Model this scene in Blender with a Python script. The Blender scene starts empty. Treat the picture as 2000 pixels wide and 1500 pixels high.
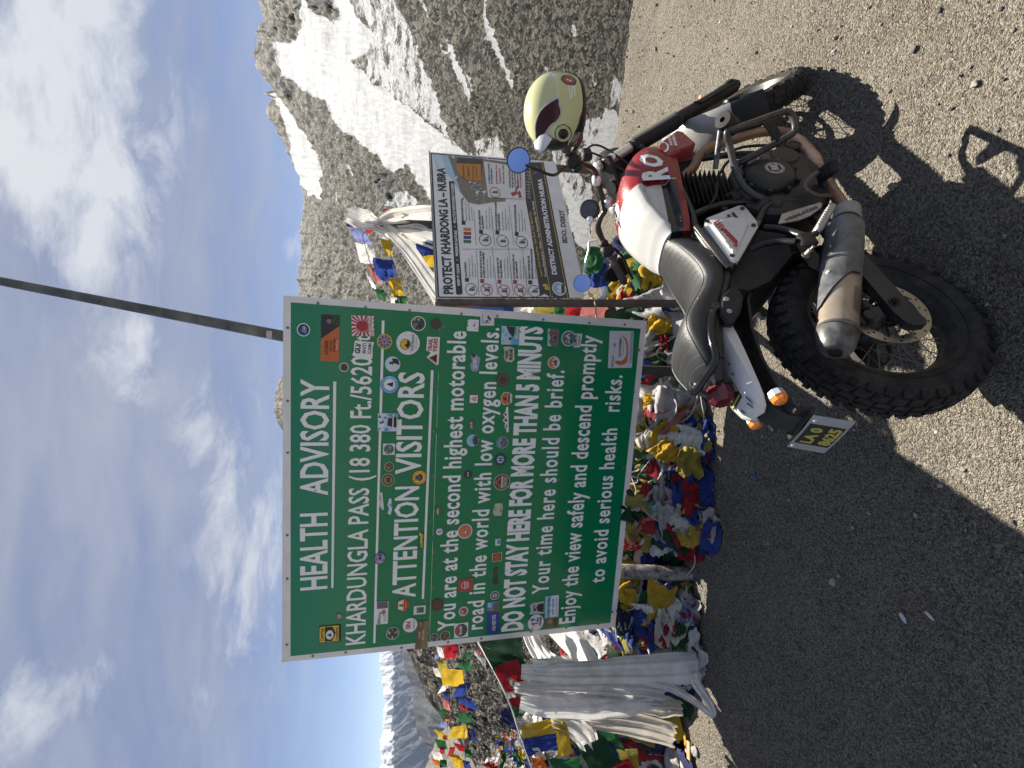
import bpy, math, random
import numpy as np
from mathutils import Vector, Matrix, noise

SC = bpy.context.scene
COL = SC.collection
rng = random.Random(7)
PI = math.pi

# ------------------------------------------------------------------ camera (portrait picture stored on its side)
FPX, PITCH, ROLL, EYE = 970.0, 0.1875, 0.030, 1.82
_cp, _sp = math.cos(PITCH), math.sin(PITCH)
_cr, _sr = math.cos(ROLL), math.sin(ROLL)
FWD = Vector((0, _cp, -_sp)); UP0 = Vector((0, _sp, _cp)); RT0 = Vector((1, 0, 0))
RU = RT0 * _cr + UP0 * _sr
UU = UP0 * _cr - RT0 * _sr
cam_d = bpy.data.cameras.new("camera")
cam = bpy.data.objects.new("camera", cam_d); COL.objects.link(cam)
cam_d.sensor_width = 36; cam_d.sensor_fit = 'HORIZONTAL'; cam_d.lens = FPX / 2000 * 36
cam_d.clip_start = 0.05; cam_d.clip_end = 40000
mw = Matrix.Identity(4)
for i in range(3):
    mw[i][0] = -UU[i]; mw[i][1] = RU[i]; mw[i][2] = -FWD[i]
mw[2][3] = EYE
cam.matrix_world = mw
SC.camera = cam

# ------------------------------------------------------------------ light
SUN_AZ, SUN_EL = math.radians(28), math.radians(52)
SC.view_settings.view_transform = 'Standard'
SC.view_settings.look = 'None'
SC.view_settings.exposure = 1.5
SC.view_settings.gamma = 1
sd = bpy.data.lights.new("sun", 'SUN'); sd.energy = 5.0; sd.angle = math.radians(0.5); sd.color = (1, .935, .81)
sun = bpy.data.objects.new("sun", sd); COL.objects.link(sun)
sv = Vector((math.sin(SUN_AZ) * math.cos(SUN_EL), math.cos(SUN_AZ) * math.cos(SUN_EL), math.sin(SUN_EL)))
sun.rotation_euler = sv.to_track_quat('Z', 'Y').to_euler()
sun.location = (4, 6, 12)
SC.cycles.max_bounces = 6; SC.cycles.diffuse_bounces = 4; SC.cycles.glossy_bounces = 3
SC.cycles.transparent_max_bounces = 6; SC.cycles.volume_bounces = 0
SC.cycles.use_denoising = True
SC.cycles.caustics_reflective = False; SC.cycles.caustics_refractive = False

W = bpy.data.worlds.new("World"); SC.world = W; W.use_nodes = True


class NT:
    """small helper to write node trees briefly"""
    def __init__(s, tree):
        s.t = tree; s.t.nodes.clear()
    def n(s, kind, ins=None, **kw):
        nd = s.t.nodes.new(kind)
        for k, v in kw.items(): setattr(nd, k, v)
        for k, v in (ins or {}).items():
            sk = nd.inputs[k]
            if isinstance(v, bpy.types.NodeSocket): s.t.links.new(v, sk)
            else: sk.default_value = v
        return nd
    def math(s, op, a, b=None, c=None, clamp=False):
        nd = s.t.nodes.new('ShaderNodeMath'); nd.operation = op; nd.use_clamp = clamp
        for i, v in enumerate((a, b, c)):
            if v is None: continue
            if isinstance(v, bpy.types.NodeSocket): s.t.links.new(v, nd.inputs[i])
            else: nd.inputs[i].default_value = v
        return nd.outputs[0]
    def mix(s, f, a, b, mode='MIX'):
        nd = s.t.nodes.new('ShaderNodeMix'); nd.data_type = 'RGBA'; nd.blend_type = mode
        for i, v in ((0, f), (6, a), (7, b)):
            if isinstance(v, bpy.types.NodeSocket): s.t.links.new(v, nd.inputs[i])
            elif i == 0: nd.inputs[0].default_value = v
            else: nd.inputs[i].default_value = (*v[:3], 1)
        return nd.outputs[2]
    def ramp(s, f, stops, interp='LINEAR'):
        nd = s.t.nodes.new('ShaderNodeValToRGB'); cr = nd.color_ramp; cr.interpolation = interp
        while len(cr.elements) < len(stops): cr.elements.new(.5)
        for e, (p, c) in zip(cr.elements, stops):
            e.position = p; e.color = (*c, 1) if isinstance(c, tuple) else (c, c, c, 1)
        s.t.links.new(f, nd.inputs[0])
        return nd.outputs[0]
    def noise(s, vec, scale, detail=4, rough=.55, dist=0.0):
        nd = s.n('ShaderNodeTexNoise', {'Scale': scale, 'Detail': detail, 'Roughness': rough, 'Distortion': dist})
        if vec is not None: s.t.links.new(vec, nd.inputs['Vector'])
        return nd.outputs[0]


def build_world():
    t = NT(W.node_tree)
    sky = t.n('ShaderNodeTexSky', sky_type='NISHITA', sun_disc=False, sun_elevation=SUN_EL, sun_rotation=SUN_AZ,
              altitude=3500, air_density=1.0, dust_density=.6, ozone_density=1.6)
    d = t.n('ShaderNodeTexCoord').outputs['Generated']
    sep = t.n('ShaderNodeSeparateXYZ', {0: d})
    X, Y, Z = sep.outputs
    zz = t.math('ADD', t.math('MAXIMUM', Z, 0.0), .16)
    px = t.math('DIVIDE', X, zz); py = t.math('DIVIDE', Y, zz)
    pl = t.n('ShaderNodeCombineXYZ', {0: px, 1: py, 2: 0.0}).outputs[0]
    # high thin veil of cirrus, streaked and warped
    wob = t.n('ShaderNodeTexNoise', {'Vector': pl, 'Scale': 1.1, 'Detail': 3.0, 'Roughness': .5}).outputs['Color']
    wp = t.n('ShaderNodeVectorMath', {0: wob, 1: (.5, .5, 0)}, operation='MULTIPLY').outputs[0]
    pw = t.n('ShaderNodeVectorMath', {0: pl, 1: wp}, operation='ADD').outputs[0]
    mp = t.n('ShaderNodeMapping', {'Vector': pw, 'Rotation': (0, 0, .75), 'Scale': (.45, 1.6, 1)}).outputs[0]
    streak = t.noise(mp, 1.6, 9, .60, .1)
    soft = t.noise(pw, .8, 5, .55, .2)
    fine = t.noise(t.n('ShaderNodeMapping', {'Vector': pw, 'Rotation': (0, 0, .5), 'Scale': (.8, 1.7, 1)}).outputs[0], 4.0, 9, .64, .1)
    sd_ = t.n('ShaderNodeVectorMath', {0: d, 1: (sv.x, sv.y, sv.z)}, operation='DOT_PRODUCT').outputs['Value']
    up = t.math('MULTIPLY_ADD', Z, 2.6, .16, clamp=True)
    v = t.math('ADD', t.math('MULTIPLY_ADD', streak, 1.7, -.62), t.math('MULTIPLY_ADD', soft, 1.5, -.60))
    v = t.math('ADD', v, t.math('MULTIPLY_ADD', fine, .5, -.25))
    veil = t.math('MULTIPLY', t.math('MULTIPLY_ADD', v, .6, .72, clamp=True), up, clamp=True)
    bright = t.math('MULTIPLY_ADD', v, 1.15, .22, clamp=True)
    # denser clouds: spots in the sky broken up by warped noise
    puff = t.noise(t.n('ShaderNodeMapping', {'Vector': pw, 'Rotation': (0, 0, .6), 'Scale': (.95, 1.15, 1)}).outputs[0], 3.4, 12, .66, .15)
    tot = None
    for az, el, wa, we, st in CLOUDS:
        c = Vector((math.sin(az) * math.cos(el), math.cos(az) * math.cos(el), math.sin(el)))
        ha = Vector((math.cos(az), -math.sin(az), 0)); va = ha.cross(c) * -1
        a = t.n('ShaderNodeVectorMath', {0: d, 1: ha}, operation='DOT_PRODUCT').outputs['Value']
        b = t.n('ShaderNodeVectorMath', {0: d, 1: va}, operation='DOT_PRODUCT').outputs['Value']
        a = t.math('SUBTRACT', a, c.dot(ha)); b = t.math('SUBTRACT', b, c.dot(va))
        fr = t.n('ShaderNodeVectorMath', {0: d, 1: c}, operation='DOT_PRODUCT').outputs['Value']
        q = t.math('ADD', t.math('POWER', t.math('DIVIDE', a, wa), 2.0), t.math('POWER', t.math('DIVIDE', b, we), 2.0))
        g = t.math('MULTIPLY', t.math('EXPONENT', t.math('MULTIPLY', q, -.8)), st)
        g = t.math('MULTIPLY', g, t.math('GREATER_THAN', fr, 0.0))
        tot = g if tot is None else t.math('ADD', tot, t.math('MULTIPLY', g, t.math('SUBTRACT', 1.0, t.math('MULTIPLY', tot, .6))))
    lump = t.math('ADD', t.math('MULTIPLY', tot, .85), t.math('MULTIPLY_ADD', puff, 5.2, -2.95))
    lump = t.math('MULTIPLY', t.math('MULTIPLY', lump, .95, clamp=True), t.math('MULTIPLY', tot, 1.7, clamp=True))
    lump = t.math('SMOOTH_MIN', lump, 1.0, .3)
    glow = t.math('POWER', t.math('MAXIMUM', sd_, 0.0), 6.0)
    sk = t.n('ShaderNodeMix', data_type='RGBA', blend_type='MULTIPLY', ins={0: 1.0})
    t.t.links.new(sky.outputs[0], sk.inputs[6]); sk.inputs[7].default_value = (SKY_S * 1.0, SKY_S, SKY_S * 1.05, 1)
    veil_c = t.mix(bright, t.mix(glow, (.062, .077, .138), (.096, .106, .138)), t.mix(glow, (.132, .148, .192), (.178, .188, .210)))
    c1 = t.mix(t.math('MULTIPLY', veil, .95), sk.outputs[2], veil_c)
    c2 = t.mix(lump, c1, t.mix(glow, (.215, .228, .255), (.29, .297, .305)))
    bg = t.n('ShaderNodeBackground', {'Color': c2, 'Strength': 1.0})
    o = t.n('ShaderNodeOutputWorld', {0: bg.outputs[0]})


SKY_S = 0.050
R_ = math.radians


# ------------------------------------------------------------------ picture <-> space
def ray(x, y):
    """direction through a point of the (sideways) photograph, in its 2000x1500 pixels"""
    a, b = (1500 - y) - 750.0, x - 1000.0
    return RU * (a / FPX) - UU * (b / FPX) + FWD

def at(x, y, Y):
    d = ray(x, y); return Vector((0, 0, EYE)) + d * (Y / d.y)

def on_ground(x, y, z=0.0):
    d = ray(x, y); return Vector((0, 0, EYE)) + d * ((z - EYE) / d.z)

def azT(x, y):
    d = ray(x, y); return math.atan2(d.x, d.y), d.z / math.hypot(d.x, d.y)

def azel(x, y):
    a, T = azT(x, y); return a, math.atan(T)

CLOUDS = []
for (x, y, w, h, s) in ((30, 60, .16, .10, .8), (100, 40, .14, .08, .8), (70, 150, .14, .08, .9), (120, 230, .13, .08, 1.0), (110, 310, .13, .08, 1.0), (150, 350, .07, .04, .9), (200, 180, .07, .05, .7), (240, 210, .05, .04, .6), (165, 290, .06, .05, .8),
                        (578, 478, .024, .016, 1.1), (585, 545, .03, .012, .8), (165, 500, .05, .04, .5), (260, 670, .05, .04, .75), (225, 750, .05, .04, .75), (400, 820, .10, .05, .5),
                        (170, 1330, .045, .03, .8), (60, 1400, .04, .03, .75), (30, 1320, .06, .02, .5), (545, 1060, .14, .05, .55), (480, 1160, .12, .05, .55), (440, 960, .14, .05, .5), (430, 1240, .10, .03, .5)):
    a, e = azel(x, y); CLOUDS.append((a, e, w, h, s))
build_world()


# ------------------------------------------------------------------ numpy noise
def _hash(ix, iy, iz, seed):
    h = (ix.astype(np.int64) * 374761393 + iy.astype(np.int64) * 668265263 + iz.astype(np.int64) * 2147483647 // 7 + seed * 974634777) & 0x7fffffff
    h = (h ^ (h >> 13)) * 1274126177 & 0x7fffffff
    h = h ^ (h >> 16)
    return (h & 0xffff) / 65535.0

def vnoise(x, y, z=None, seed=0):
    x = np.asarray(x, float); y = np.asarray(y, float)
    z = np.zeros_like(x) if z is None else np.asarray(z, float)
    ix, iy, iz = np.floor(x), np.floor(y), np.floor(z)
    fx, fy, fz = x - ix, y - iy, z - iz
    fx, fy, fz = [f * f * f * (f * (f * 6 - 15) + 10) for f in (fx, fy, fz)]
    r = 0
    for a in (0, 1):
        for b in (0, 1):
            for c in (0, 1):
                w = (fx if a else 1 - fx) * (fy if b else 1 - fy) * (fz if c else 1 - fz)
                r = r + w * _hash(ix + a, iy + b, iz + c, seed)
    return r * 2 - 1

def fbm(x, y, z=None, o=5, seed=0, gain=.5, ridged=False):
    s = 0; a = 1.0; t = 0
    z = np.zeros_like(np.asarray(x, float)) if z is None else np.asarray(z, float)
    for i in range(o):
        n = vnoise(x, y, z, seed + i * 17)
        if ridged: n = 1 - 2 * np.abs(n)
        s = s + a * n; t += a; a *= gain
        x = x * 2.03 + 5.1; y = y * 2.03 + 1.7; z = z * 2.03 + 3.3
    return s / t

def worley(x, y, seed=0):
    """distance to nearest cell point and a random value of that cell"""
    ix, iy = np.floor(x), np.floor(y)
    best = np.full(x.shape, 9.0); val = np.zeros(x.shape)
    z0 = np.zeros_like(ix)
    for a in (-1, 0, 1):
        for b in (-1, 0, 1):
            cx, cy = ix + a, iy + b
            px = cx + _hash(cx, cy, z0, seed); py = cy + _hash(cx, cy, z0 + 1, seed)
            d = (px - x) ** 2 + (py - y) ** 2
            m = d < best
            best = np.where(m, d, best); val = np.where(m, _hash(cx, cy, z0 + 2, seed), val)
    return np.sqrt(best), val

def inpoly(x, y, poly):
    r = np.zeros(x.shape, bool); n = len(poly)
    for i in range(n):
        x0, y0 = poly[i]; x1, y1 = poly[(i + 1) % n]
        if y0 == y1: continue
        c = ((y0 > y) != (y1 > y)) & (x < (x1 - x0) * (y - y0) / (y1 - y0) + x0)
        r ^= c
    return r

def sstep(a, b, x):
    t = np.clip((x - a) / (b - a), 0, 1); return t * t * (3 - 2 * t)


# ------------------------------------------------------------------ mesh and object helpers
class MB:
    def __init__(s):
        s.v = []; s.f = []; s.m = []; s.uv = {}
    def add(s, vs, fs, mi=0, uv=None):
        b = len(s.v); s.v += [tuple(v) for v in vs]
        for k, f in enumerate(fs):
            if uv is not None: s.uv[len(s.f)] = [uv[i] for i in f]
            s.f.append(tuple(b + i for i in f)); s.m.append(mi)
        return s
    def box(s, c, size, mi=0, R=None, bev=0.0):
        x, y, z = [q / 2 for q in size]; c = Vector(c)
        if bev > 0:
            bev = min(bev, x * .9, y * .9, z * .9)
            vs = []
            for sx in (-1, 1):
                for sy in (-1, 1):
                    for sz in (-1, 1):
                        vs += [(sx * (x - bev), sy * (y - bev), sz * z), (sx * (x - bev), sy * y, sz * (z - bev)), (sx * x, sy * (y - bev), sz * (z - bev))]
            def I(a, b_, c_, k): return ((a > 0) * 4 + (b_ > 0) * 2 + (c_ > 0)) * 3 + k
            fs = []
            for g in (-1, 1):
                fs.append([I(-1, -1, g, 0), I(1, -1, g, 0), I(1, 1, g, 0), I(-1, 1, g, 0)][::g])
                fs.append([I(-1, g, -1, 1), I(1, g, -1, 1), I(1, g, 1, 1), I(-1, g, 1, 1)][::-g])
                fs.append([I(g, -1, -1, 2), I(g, 1, -1, 2), I(g, 1, 1, 2), I(g, -1, 1, 2)][::g])
                for h in (-1, 1):
                    q = g * h
                    fs.append([I(-1, g, h, 0), I(1, g, h, 0), I(1, g, h, 1), I(-1, g, h, 1)][::-q])
                    fs.append([I(g, -1, h, 0), I(g, 1, h, 0), I(g, 1, h, 2), I(g, -1, h, 2)][::q])
                    fs.append([I(g, h, -1, 1), I(g, h, 1, 1), I(g, h, 1, 2), I(g, h, -1, 2)][::-q])
                    for k in (-1, 1):
                        fs.append([I(g, h, k, 0), I(g, h, k, 1), I(g, h, k, 2)][::(1 if g * h * k > 0 else -1)])
        else:
            vs = [(a * x, b * y, d * z) for a in (-1, 1) for b in (-1, 1) for d in (-1, 1)]
            fs = [(0, 1, 3, 2), (4, 6, 7, 5), (0, 4, 5, 1), (2, 3, 7, 6), (0, 2, 6, 4), (1, 5, 7, 3)]
        vs = [Vector(v) for v in vs]
        if R is not None: vs = [R @ v for v in vs]
        return s.add([v + c for v in vs], fs, mi)
    def tube(s, pts, r, seg=10, mi=0, cap=True, closed=False, squash=None):
        """tube along points; r a number or a list; squash=(axis vector, factor) flattens"""
        P = [Vector(p) for p in pts]; n = len(P)
        rs = list(r) if hasattr(r, '__len__') else [r] * n
        T = []
        for i in range(n):
            a = P[(i - 1) % n] if (closed or i > 0) else P[i]
            b = P[(i + 1) % n] if (closed or i < n - 1) else P[i]
            d = b - a
            T.append(d.normalized() if d.length > 1e-9 else Vector((0, 0, 1)))
        up = Vector((0, 0, 1)) if abs(T[0].z) < .9 else Vector((1, 0, 0))
        N = (up - T[0] * up.dot(T[0])).normalized()
        vs = []; 
        for i in range(n):
            N = N - T[i] * N.dot(T[i])
            if N.length < 1e-6: N = T[i].orthogonal()
            N.normalize(); B = T[i].cross(N)
            for k in range(seg):
                a = 2 * PI * k / seg
                o = (N * math.cos(a) + B * math.sin(a)) * rs[i]
                if squash: o = o - squash[0] * (o.dot(squash[0]) * (1 - squash[1]))
                vs.append(P[i] + o)
        fs = []
        for i in range(n - 1 + closed):
            for k in range(seg):
                j = (i + 1) % n; l = (k + 1) % seg
                fs.append((i * seg + k, i * seg + l, j * seg + l, j * seg + k))
        if cap and not closed:
            fs.append(tuple(range(seg))[::-1]); fs.append(tuple((n - 1) * seg + k for k in range(seg)))
        return s.add(vs, fs, mi)
    def lathe(s, o, axis, prof, seg=24, mi=0, cap=True):
        """prof: list of (distance along axis, radius)"""
        o = Vector(o); A = Vector(axis).normalized(); N = A.orthogonal().normalized(); B = A.cross(N)
        vs = []; fs = []
        for (h, r) in prof:
            for k in range(seg):
                a = 2 * PI * k / seg
                vs.append(o + A * h + (N * math.cos(a) + B * math.sin(a)) * max(r, 1e-5))
        m = len(prof)
        for i in range(m - 1):
            for k in range(seg):
                l = (k + 1) % seg
                fs.append((i * seg + k, i * seg + l, (i + 1) * seg + l, (i + 1) * seg + k))
        if cap:
            fs.append(tuple(range(seg))[::-1]); fs.append(tuple((m - 1) * seg + k for k in range(seg)))
        return s.add(vs, fs, mi)
    def prism(s, poly, d, mi=0, fr=None):
        """flat polygon (list of 3d points) thickened by vector d"""
        P = [Vector(p) for p in poly]; d = Vector(d); n = len(P)
        vs = P + [p + d for p in P]
        fs = [tuple(range(n))[::-1], tuple(range(n, 2 * n))] + [(i, (i + 1) % n, n + (i + 1) % n, n + i) for i in range(n)]
        return s.add(vs, fs, mi)
    def loft(s, secs, mi=0, closed=True, cap=True):
        """secs: list of rings with equal point count"""
        n = len(secs[0]); vs = [Vector(p) for r in secs for p in r]; fs = []
        for i in range(len(secs) - 1):
            for k in range(n if closed else n - 1):
                l = (k + 1) % n
                fs.append((i * n + k, i * n + l, (i + 1) * n + l, (i + 1) * n + k))
        if cap and closed:
            fs.append(tuple(range(n))[::-1]); fs.append(tuple((len(secs) - 1) * n + k for k in range(n)))
        return s.add(vs, fs, mi)
    def ball(s, c, r, seg=12, rings=8, mi=0, R=None):
        r = r if hasattr(r, '__len__') else (r, r, r); c = Vector(c)
        vs = []; fs = []
        for i in range(rings + 1):
            t = PI * i / rings
            for k in range(seg):
                a = 2 * PI * k / seg
                v = Vector((r[0] * math.sin(t) * math.cos(a), r[1] * math.sin(t) * math.sin(a), r[2] * math.cos(t)))
                if R is not None: v = R @ v
                vs.append(c + v)
        for i in range(rings):
            for k in range(seg):
                l = (k + 1) % seg
                fs.append((i * seg + k, (i + 1) * seg + k, (i + 1) * seg + l, i * seg + l))
        return s.add(vs, fs, mi)
    def grid(s, P, nu, nv, mi=0, uv=True):
        """P(i,j)->point list row-major nu x nv"""
        fs = []; U = []
        for i in range(nu):
            for j in range(nv): U.append((i / (nu - 1), j / (nv - 1)))
        for i in range(nu - 1):
            for j in range(nv - 1):
                fs.append((i * nv + j, i * nv + j + 1, (i + 1) * nv + j + 1, (i + 1) * nv + j))
        return s.add(P, fs, mi, U if uv else None)
    def build(s, name, mats, parent=None, smooth=40, M=None):
        me = bpy.data.meshes.new(name)
        vs = s.v if M is None else [tuple(M @ Vector(v)) for v in s.v]
        me.from_pydata(vs, [], s.f)
        mats = mats if isinstance(mats, (list, tuple)) else [mats]
        for m in mats: me.materials.append(m)
        if len(mats) > 1: me.polygons.foreach_set('material_index', s.m)
        if s.uv:
            ul = me.uv_layers.new(name="uv")
            for fi, u in s.uv.items():
                p = me.polygons[fi]
                for k, li in enumerate(p.loop_indices): ul.data[li].uv = u[k]
        me.validate()
        if smooth:
            me.polygons.foreach_set('use_smooth', [True] * len(me.polygons))
            if smooth < 180: me.set_sharp_from_angle(angle=math.radians(smooth))
        me.update()
        o = bpy.data.objects.new(name, me); COL.objects.link(o)
        if parent is not None: o.parent = parent
        return o

def tag(o, label=None, cat=None, group=None, kind=None):
    if label: o['label'] = label
    if cat: o['category'] = cat
    if group: o['group'] = group
    if kind: o['kind'] = kind
    return o

def thing(name, label, cat, M=None, group=None):
    o = bpy.data.objects.new(name, None); COL.objects.link(o)
    o.empty_display_size = .1
    if M is not None: o.matrix_world = M if isinstance(M, Matrix) else Matrix.Translation(M)
    return tag(o, label, cat, group)

def catmull(P, n=6, closed=False):
    P = [Vector(p) for p in P]; m = len(P); out = []
    for i in range(m if closed else m - 1):
        a = P[(i - 1) % m] if (closed or i > 0) else P[0] * 2 - P[1]
        b = P[i]; c = P[(i + 1) % m]; d = P[(i + 2) % m] if (closed or i < m - 2) else P[-1] * 2 - P[-2]
        for k in range(n):
            t = k / n
            out.append(.5 * ((2 * b) + (c - a) * t + (2 * a - 5 * b + 4 * c - d) * t * t + (3 * b - a - 3 * c + d) * t ** 3))
    if not closed: out.append(P[-1])
    return out

_tc = {}
def glyphs(body, bold=0.0, gap=1.0):
    """lettering as flat polygons: cap height 1, starting at x=0"""
    k = (body, bold, gap)
    if k not in _tc:
        c = bpy.data.curves.new('t', 'FONT'); c.body = body; c.size = 1; c.resolution_u = 2; c.offset = bold; c.space_character = gap
        o = bpy.data.objects.new('t', c); m = bpy.data.meshes.new_from_object(o)
        vs = np.array([(v.co.x, v.co.y) for v in m.vertices]) if len(m.vertices) else np.zeros((0, 2))
        fs = [tuple(p.vertices) for p in m.polygons]
        bpy.data.objects.remove(o); bpy.data.curves.remove(c); bpy.data.meshes.remove(m)
        if len(vs):
            vs[:, 1] += bold * .6
            vs /= .686 + bold; vs[:, 0] -= vs[:, 0].min()
        _tc[k] = (vs, fs)
    return _tc[k]

def letter(mb, body, S, E, cap, up, nrm, mi=0, bold=0.0, gap=1.0, off=0.0):
    """put lettering on a surface from baseline start S to end E, cap height cap (up = unit vector)"""
    vs, fs = glyphs(body, bold, gap)
    if not len(vs): return
    S, E = Vector(S), Vector(E); w = vs[:, 0].max(); d = (E - S) / w
    o = Vector(nrm) * off
    mb.add([S + d * a + Vector(up) * (b * cap) + o for a, b in vs], fs, mi)


# ------------------------------------------------------------------ materials
def mat(name, col, rough=.5, metal=0.0, var=.12, scale=18.0, bump=0.0, bscale=60.0, dust=0.0, dcol=(.30, .26, .21), spec=.5, coat=0.0, trans=0.0, coord='Object', dscale=9.0):
    m = bpy.data.materials.new(name); m.use_nodes = True
    t = NT(m.node_tree)
    co = t.n('ShaderNodeTexCoord').outputs[coord]
    n1 = t.noise(co, scale, 5, .6)
    lo = tuple(max(c * (1 - var), 0) for c in col); hi = tuple(min(c * (1 + var), 1) for c in col)
    c = t.mix(t.math('MULTIPLY_ADD', n1, 2.0, -.5, clamp=True), lo, hi)
    rg = t.math('MULTIPLY_ADD', n1, .16, rough - .08, clamp=True)
    if dust > 0:
        n2 = t.noise(co, dscale, 6, .65, .4)
        dm = t.math('MULTIPLY', t.math('MULTIPLY_ADD', n2, 3.2, -1.1, clamp=True), dust, clamp=True)
        c = t.mix(dm, c, dcol)
        rg = t.math('MAXIMUM', rg, t.math('MULTIPLY_ADD', dm, .6, .1))
    b = t.n('ShaderNodeBsdfPrincipled', {'Base Color': c, 'Roughness': rg, 'Metallic': metal, 'Specular IOR Level': spec, 'Coat Weight': coat})
    if dust > 0 and metal > 0:
        t.t.links.new(t.math('MULTIPLY', t.math('SUBTRACT', 1.0, dm), metal), b.inputs['Metallic'])
    if bump > 0:
        nb = t.noise(co, bscale, 4, .6)
        bp = t.n('ShaderNodeBump', {'Height': nb, 'Strength': bump, 'Distance': .01})
        t.t.links.new(bp.outputs[0], b.inputs['Normal'])
    sh = b.outputs[0]
    if trans > 0:
        tr = t.n('ShaderNodeBsdfTranslucent', {'Color': c})
        sh = t.n('ShaderNodeMixShader', {0: trans, 1: sh, 2: tr.outputs[0]}).outputs[0]
    t.n('ShaderNodeOutputMaterial', {0: sh})
    return m

def cloth_mat(name, col, prints=.55, trans=.35):
    """thin printed prayer-flag cotton; rows of block-printed script follow the cloth"""
    m = bpy.data.materials.new(name); m.use_nodes = True
    t = NT(m.node_tree)
    tc = t.n('ShaderNodeTexCoord'); uv = tc.outputs['UV']; ob = tc.outputs['Object']
    s = t.n('ShaderNodeSeparateXYZ', {0: uv})
    rows = t.math('SINE', t.math('MULTIPLY', s.outputs[1], 95.0))
    rows = t.math('GREATER_THAN', rows, .0)
    st = t.n('ShaderNodeMapping', {'Vector': uv, 'Scale': (70, 15, 1)}).outputs[0]
    chars = t.math('GREATER_THAN', t.noise(st, 1.0, 3, .6), .52)
    edge = t.math('MULTIPLY', t.math('LESS_THAN', t.math('ABSOLUTE', t.math('SUBTRACT', s.outputs[0], .5)), .40),
                  t.math('LESS_THAN', t.math('ABSOLUTE', t.math('SUBTRACT', s.outputs[1], .5)), .42))
    pm = t.math('MULTIPLY', t.math('MULTIPLY', rows, chars), t.math('MULTIPLY', edge, prints))
    n = t.noise(ob, 9.0, 5, .65)
    lo = tuple(c * .72 for c in col); hi = tuple(min(c * 1.15 + .015, 1) for c in col)
    c = t.mix(t.math('MULTIPLY_ADD', n, 2.2, -.6, clamp=True), lo, hi)
    c = t.mix(pm, c, tuple(q * .25 for q in col))
    wv = t.noise(t.n('ShaderNodeMapping', {'Vector': uv, 'Scale': (160, 160, 1)}).outputs[0], 1.0, 2, .5)
    bp = t.n('ShaderNodeBump', {'Height': wv, 'Strength': .25, 'Distance': .002})
    b = t.n('ShaderNodeBsdfPrincipled', {'Base Color': c, 'Roughness': .85, 'Specular IOR Level': .2, 'Normal': bp.outputs[0]})
    tr = t.n('ShaderNodeBsdfTranslucent', {'Color': c})
    t.n('ShaderNodeOutputMaterial', {0: t.n('ShaderNodeMixShader', {0: trans, 1: b.outputs[0], 2: tr.outputs[0]}).outputs[0]})
    return m
# ------------------------------------------------------------------ ground and mountains
def rock_mat(name, dark, light, warm, snowy=True, cell=110.0, haze_free=True, contrast=1.0):
    m = bpy.data.materials.new(name); m.use_nodes = True
    t = NT(m.node_tree)
    uv = t.n('ShaderNodeTexCoord').outputs['UV']
    v1 = t.n('ShaderNodeTexVoronoi', {'Vector': uv, 'Scale': cell, 'Randomness': 1.0})
    v2 = t.n('ShaderNodeTexVoronoi', {'Vector': uv, 'Scale': cell * 2.6, 'Randomness': 1.0})
    big = t.noise(uv, 9.0, 5, .6)
    r1 = t.n('ShaderNodeSeparateColor', {0: v1.outputs['Color']}).outputs[0]
    r2 = t.n('ShaderNodeSeparateColor', {0: v2.outputs['Color']}).outputs[1]
    f = t.math('ADD', t.math('MULTIPLY', r1, .55), t.math('MULTIPLY', r2, .45))
    f = t.math('MULTIPLY_ADD', t.math('POWER', f, 3.0), .40 * contrast, -.03, clamp=True)
    f = t.math('MAXIMUM', f, t.math('MULTIPLY', t.math('MULTIPLY_ADD', r1, 5.0, -3.2, clamp=True), .8))
    f = t.math('MAXIMUM', f, t.math('MULTIPLY', t.math('MULTIPLY_ADD', r2, 5.0, -3.6, clamp=True), 1.0))
    c = t.mix(f, dark, light)
    c = t.mix(t.math('MULTIPLY', t.math('MULTIPLY_ADD', big, 2.4, -.75, clamp=True), .55), c, warm)
    at_ = t.n('ShaderNodeAttribute', attribute_name='slab')
    c = t.mix(at_.outputs['Fac'], c, t.mix(t.math('MULTIPLY_ADD', t.noise(uv, 60, 6, .7), 2.2, -.6, clamp=True), (.022, .022, .025), (.095, .095, .095)))
    cr = t.math('MULTIPLY_ADD', v1.outputs['Distance'], -1.5, 1.0)
    rough = .85
    if snowy:
        sn = t.n('ShaderNodeAttribute', attribute_name='snow').outputs['Fac']
        nz = t.noise(t.n('ShaderNodeMapping', {'Vector': uv, 'Rotation': (0, 0, .5), 'Scale': (1, 2.2, 1)}).outputs[0], 130.0, 7, .72)
        k = t.math('MULTIPLY', t.math('SUBTRACT', t.math('ADD', sn, t.math('MULTIPLY_ADD', nz, 1.0, -.5)), .5), 14.0)
        k = t.math('ADD', k, .5, clamp=True)
        st = t.noise(t.n('ShaderNodeMapping', {'Vector': uv, 'Rotation': (0, 0, .75), 'Scale': (170, 14, 1)}).outputs[0], 1.0, 5, .6)
        sc = t.mix(t.math('MULTIPLY_ADD', st, 2.0, -.55, clamp=True), (.24, .252, .275), (.42, .425, .43))
        c = t.mix(k, c, sc)
    bp = t.n('ShaderNodeBump', {'Height': t.math('ADD', r1, t.noise(uv, cell * 3, 4, .6)), 'Strength': .9, 'Distance': .35})
    b = t.n('ShaderNodeBsdfPrincipled', {'Base Color': c, 'Roughness': rough, 'Specular IOR Level': .2, 'Normal': bp.outputs[0]})
    t.n('ShaderNodeOutputMaterial', {0: b.outputs[0]})
    return m

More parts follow.
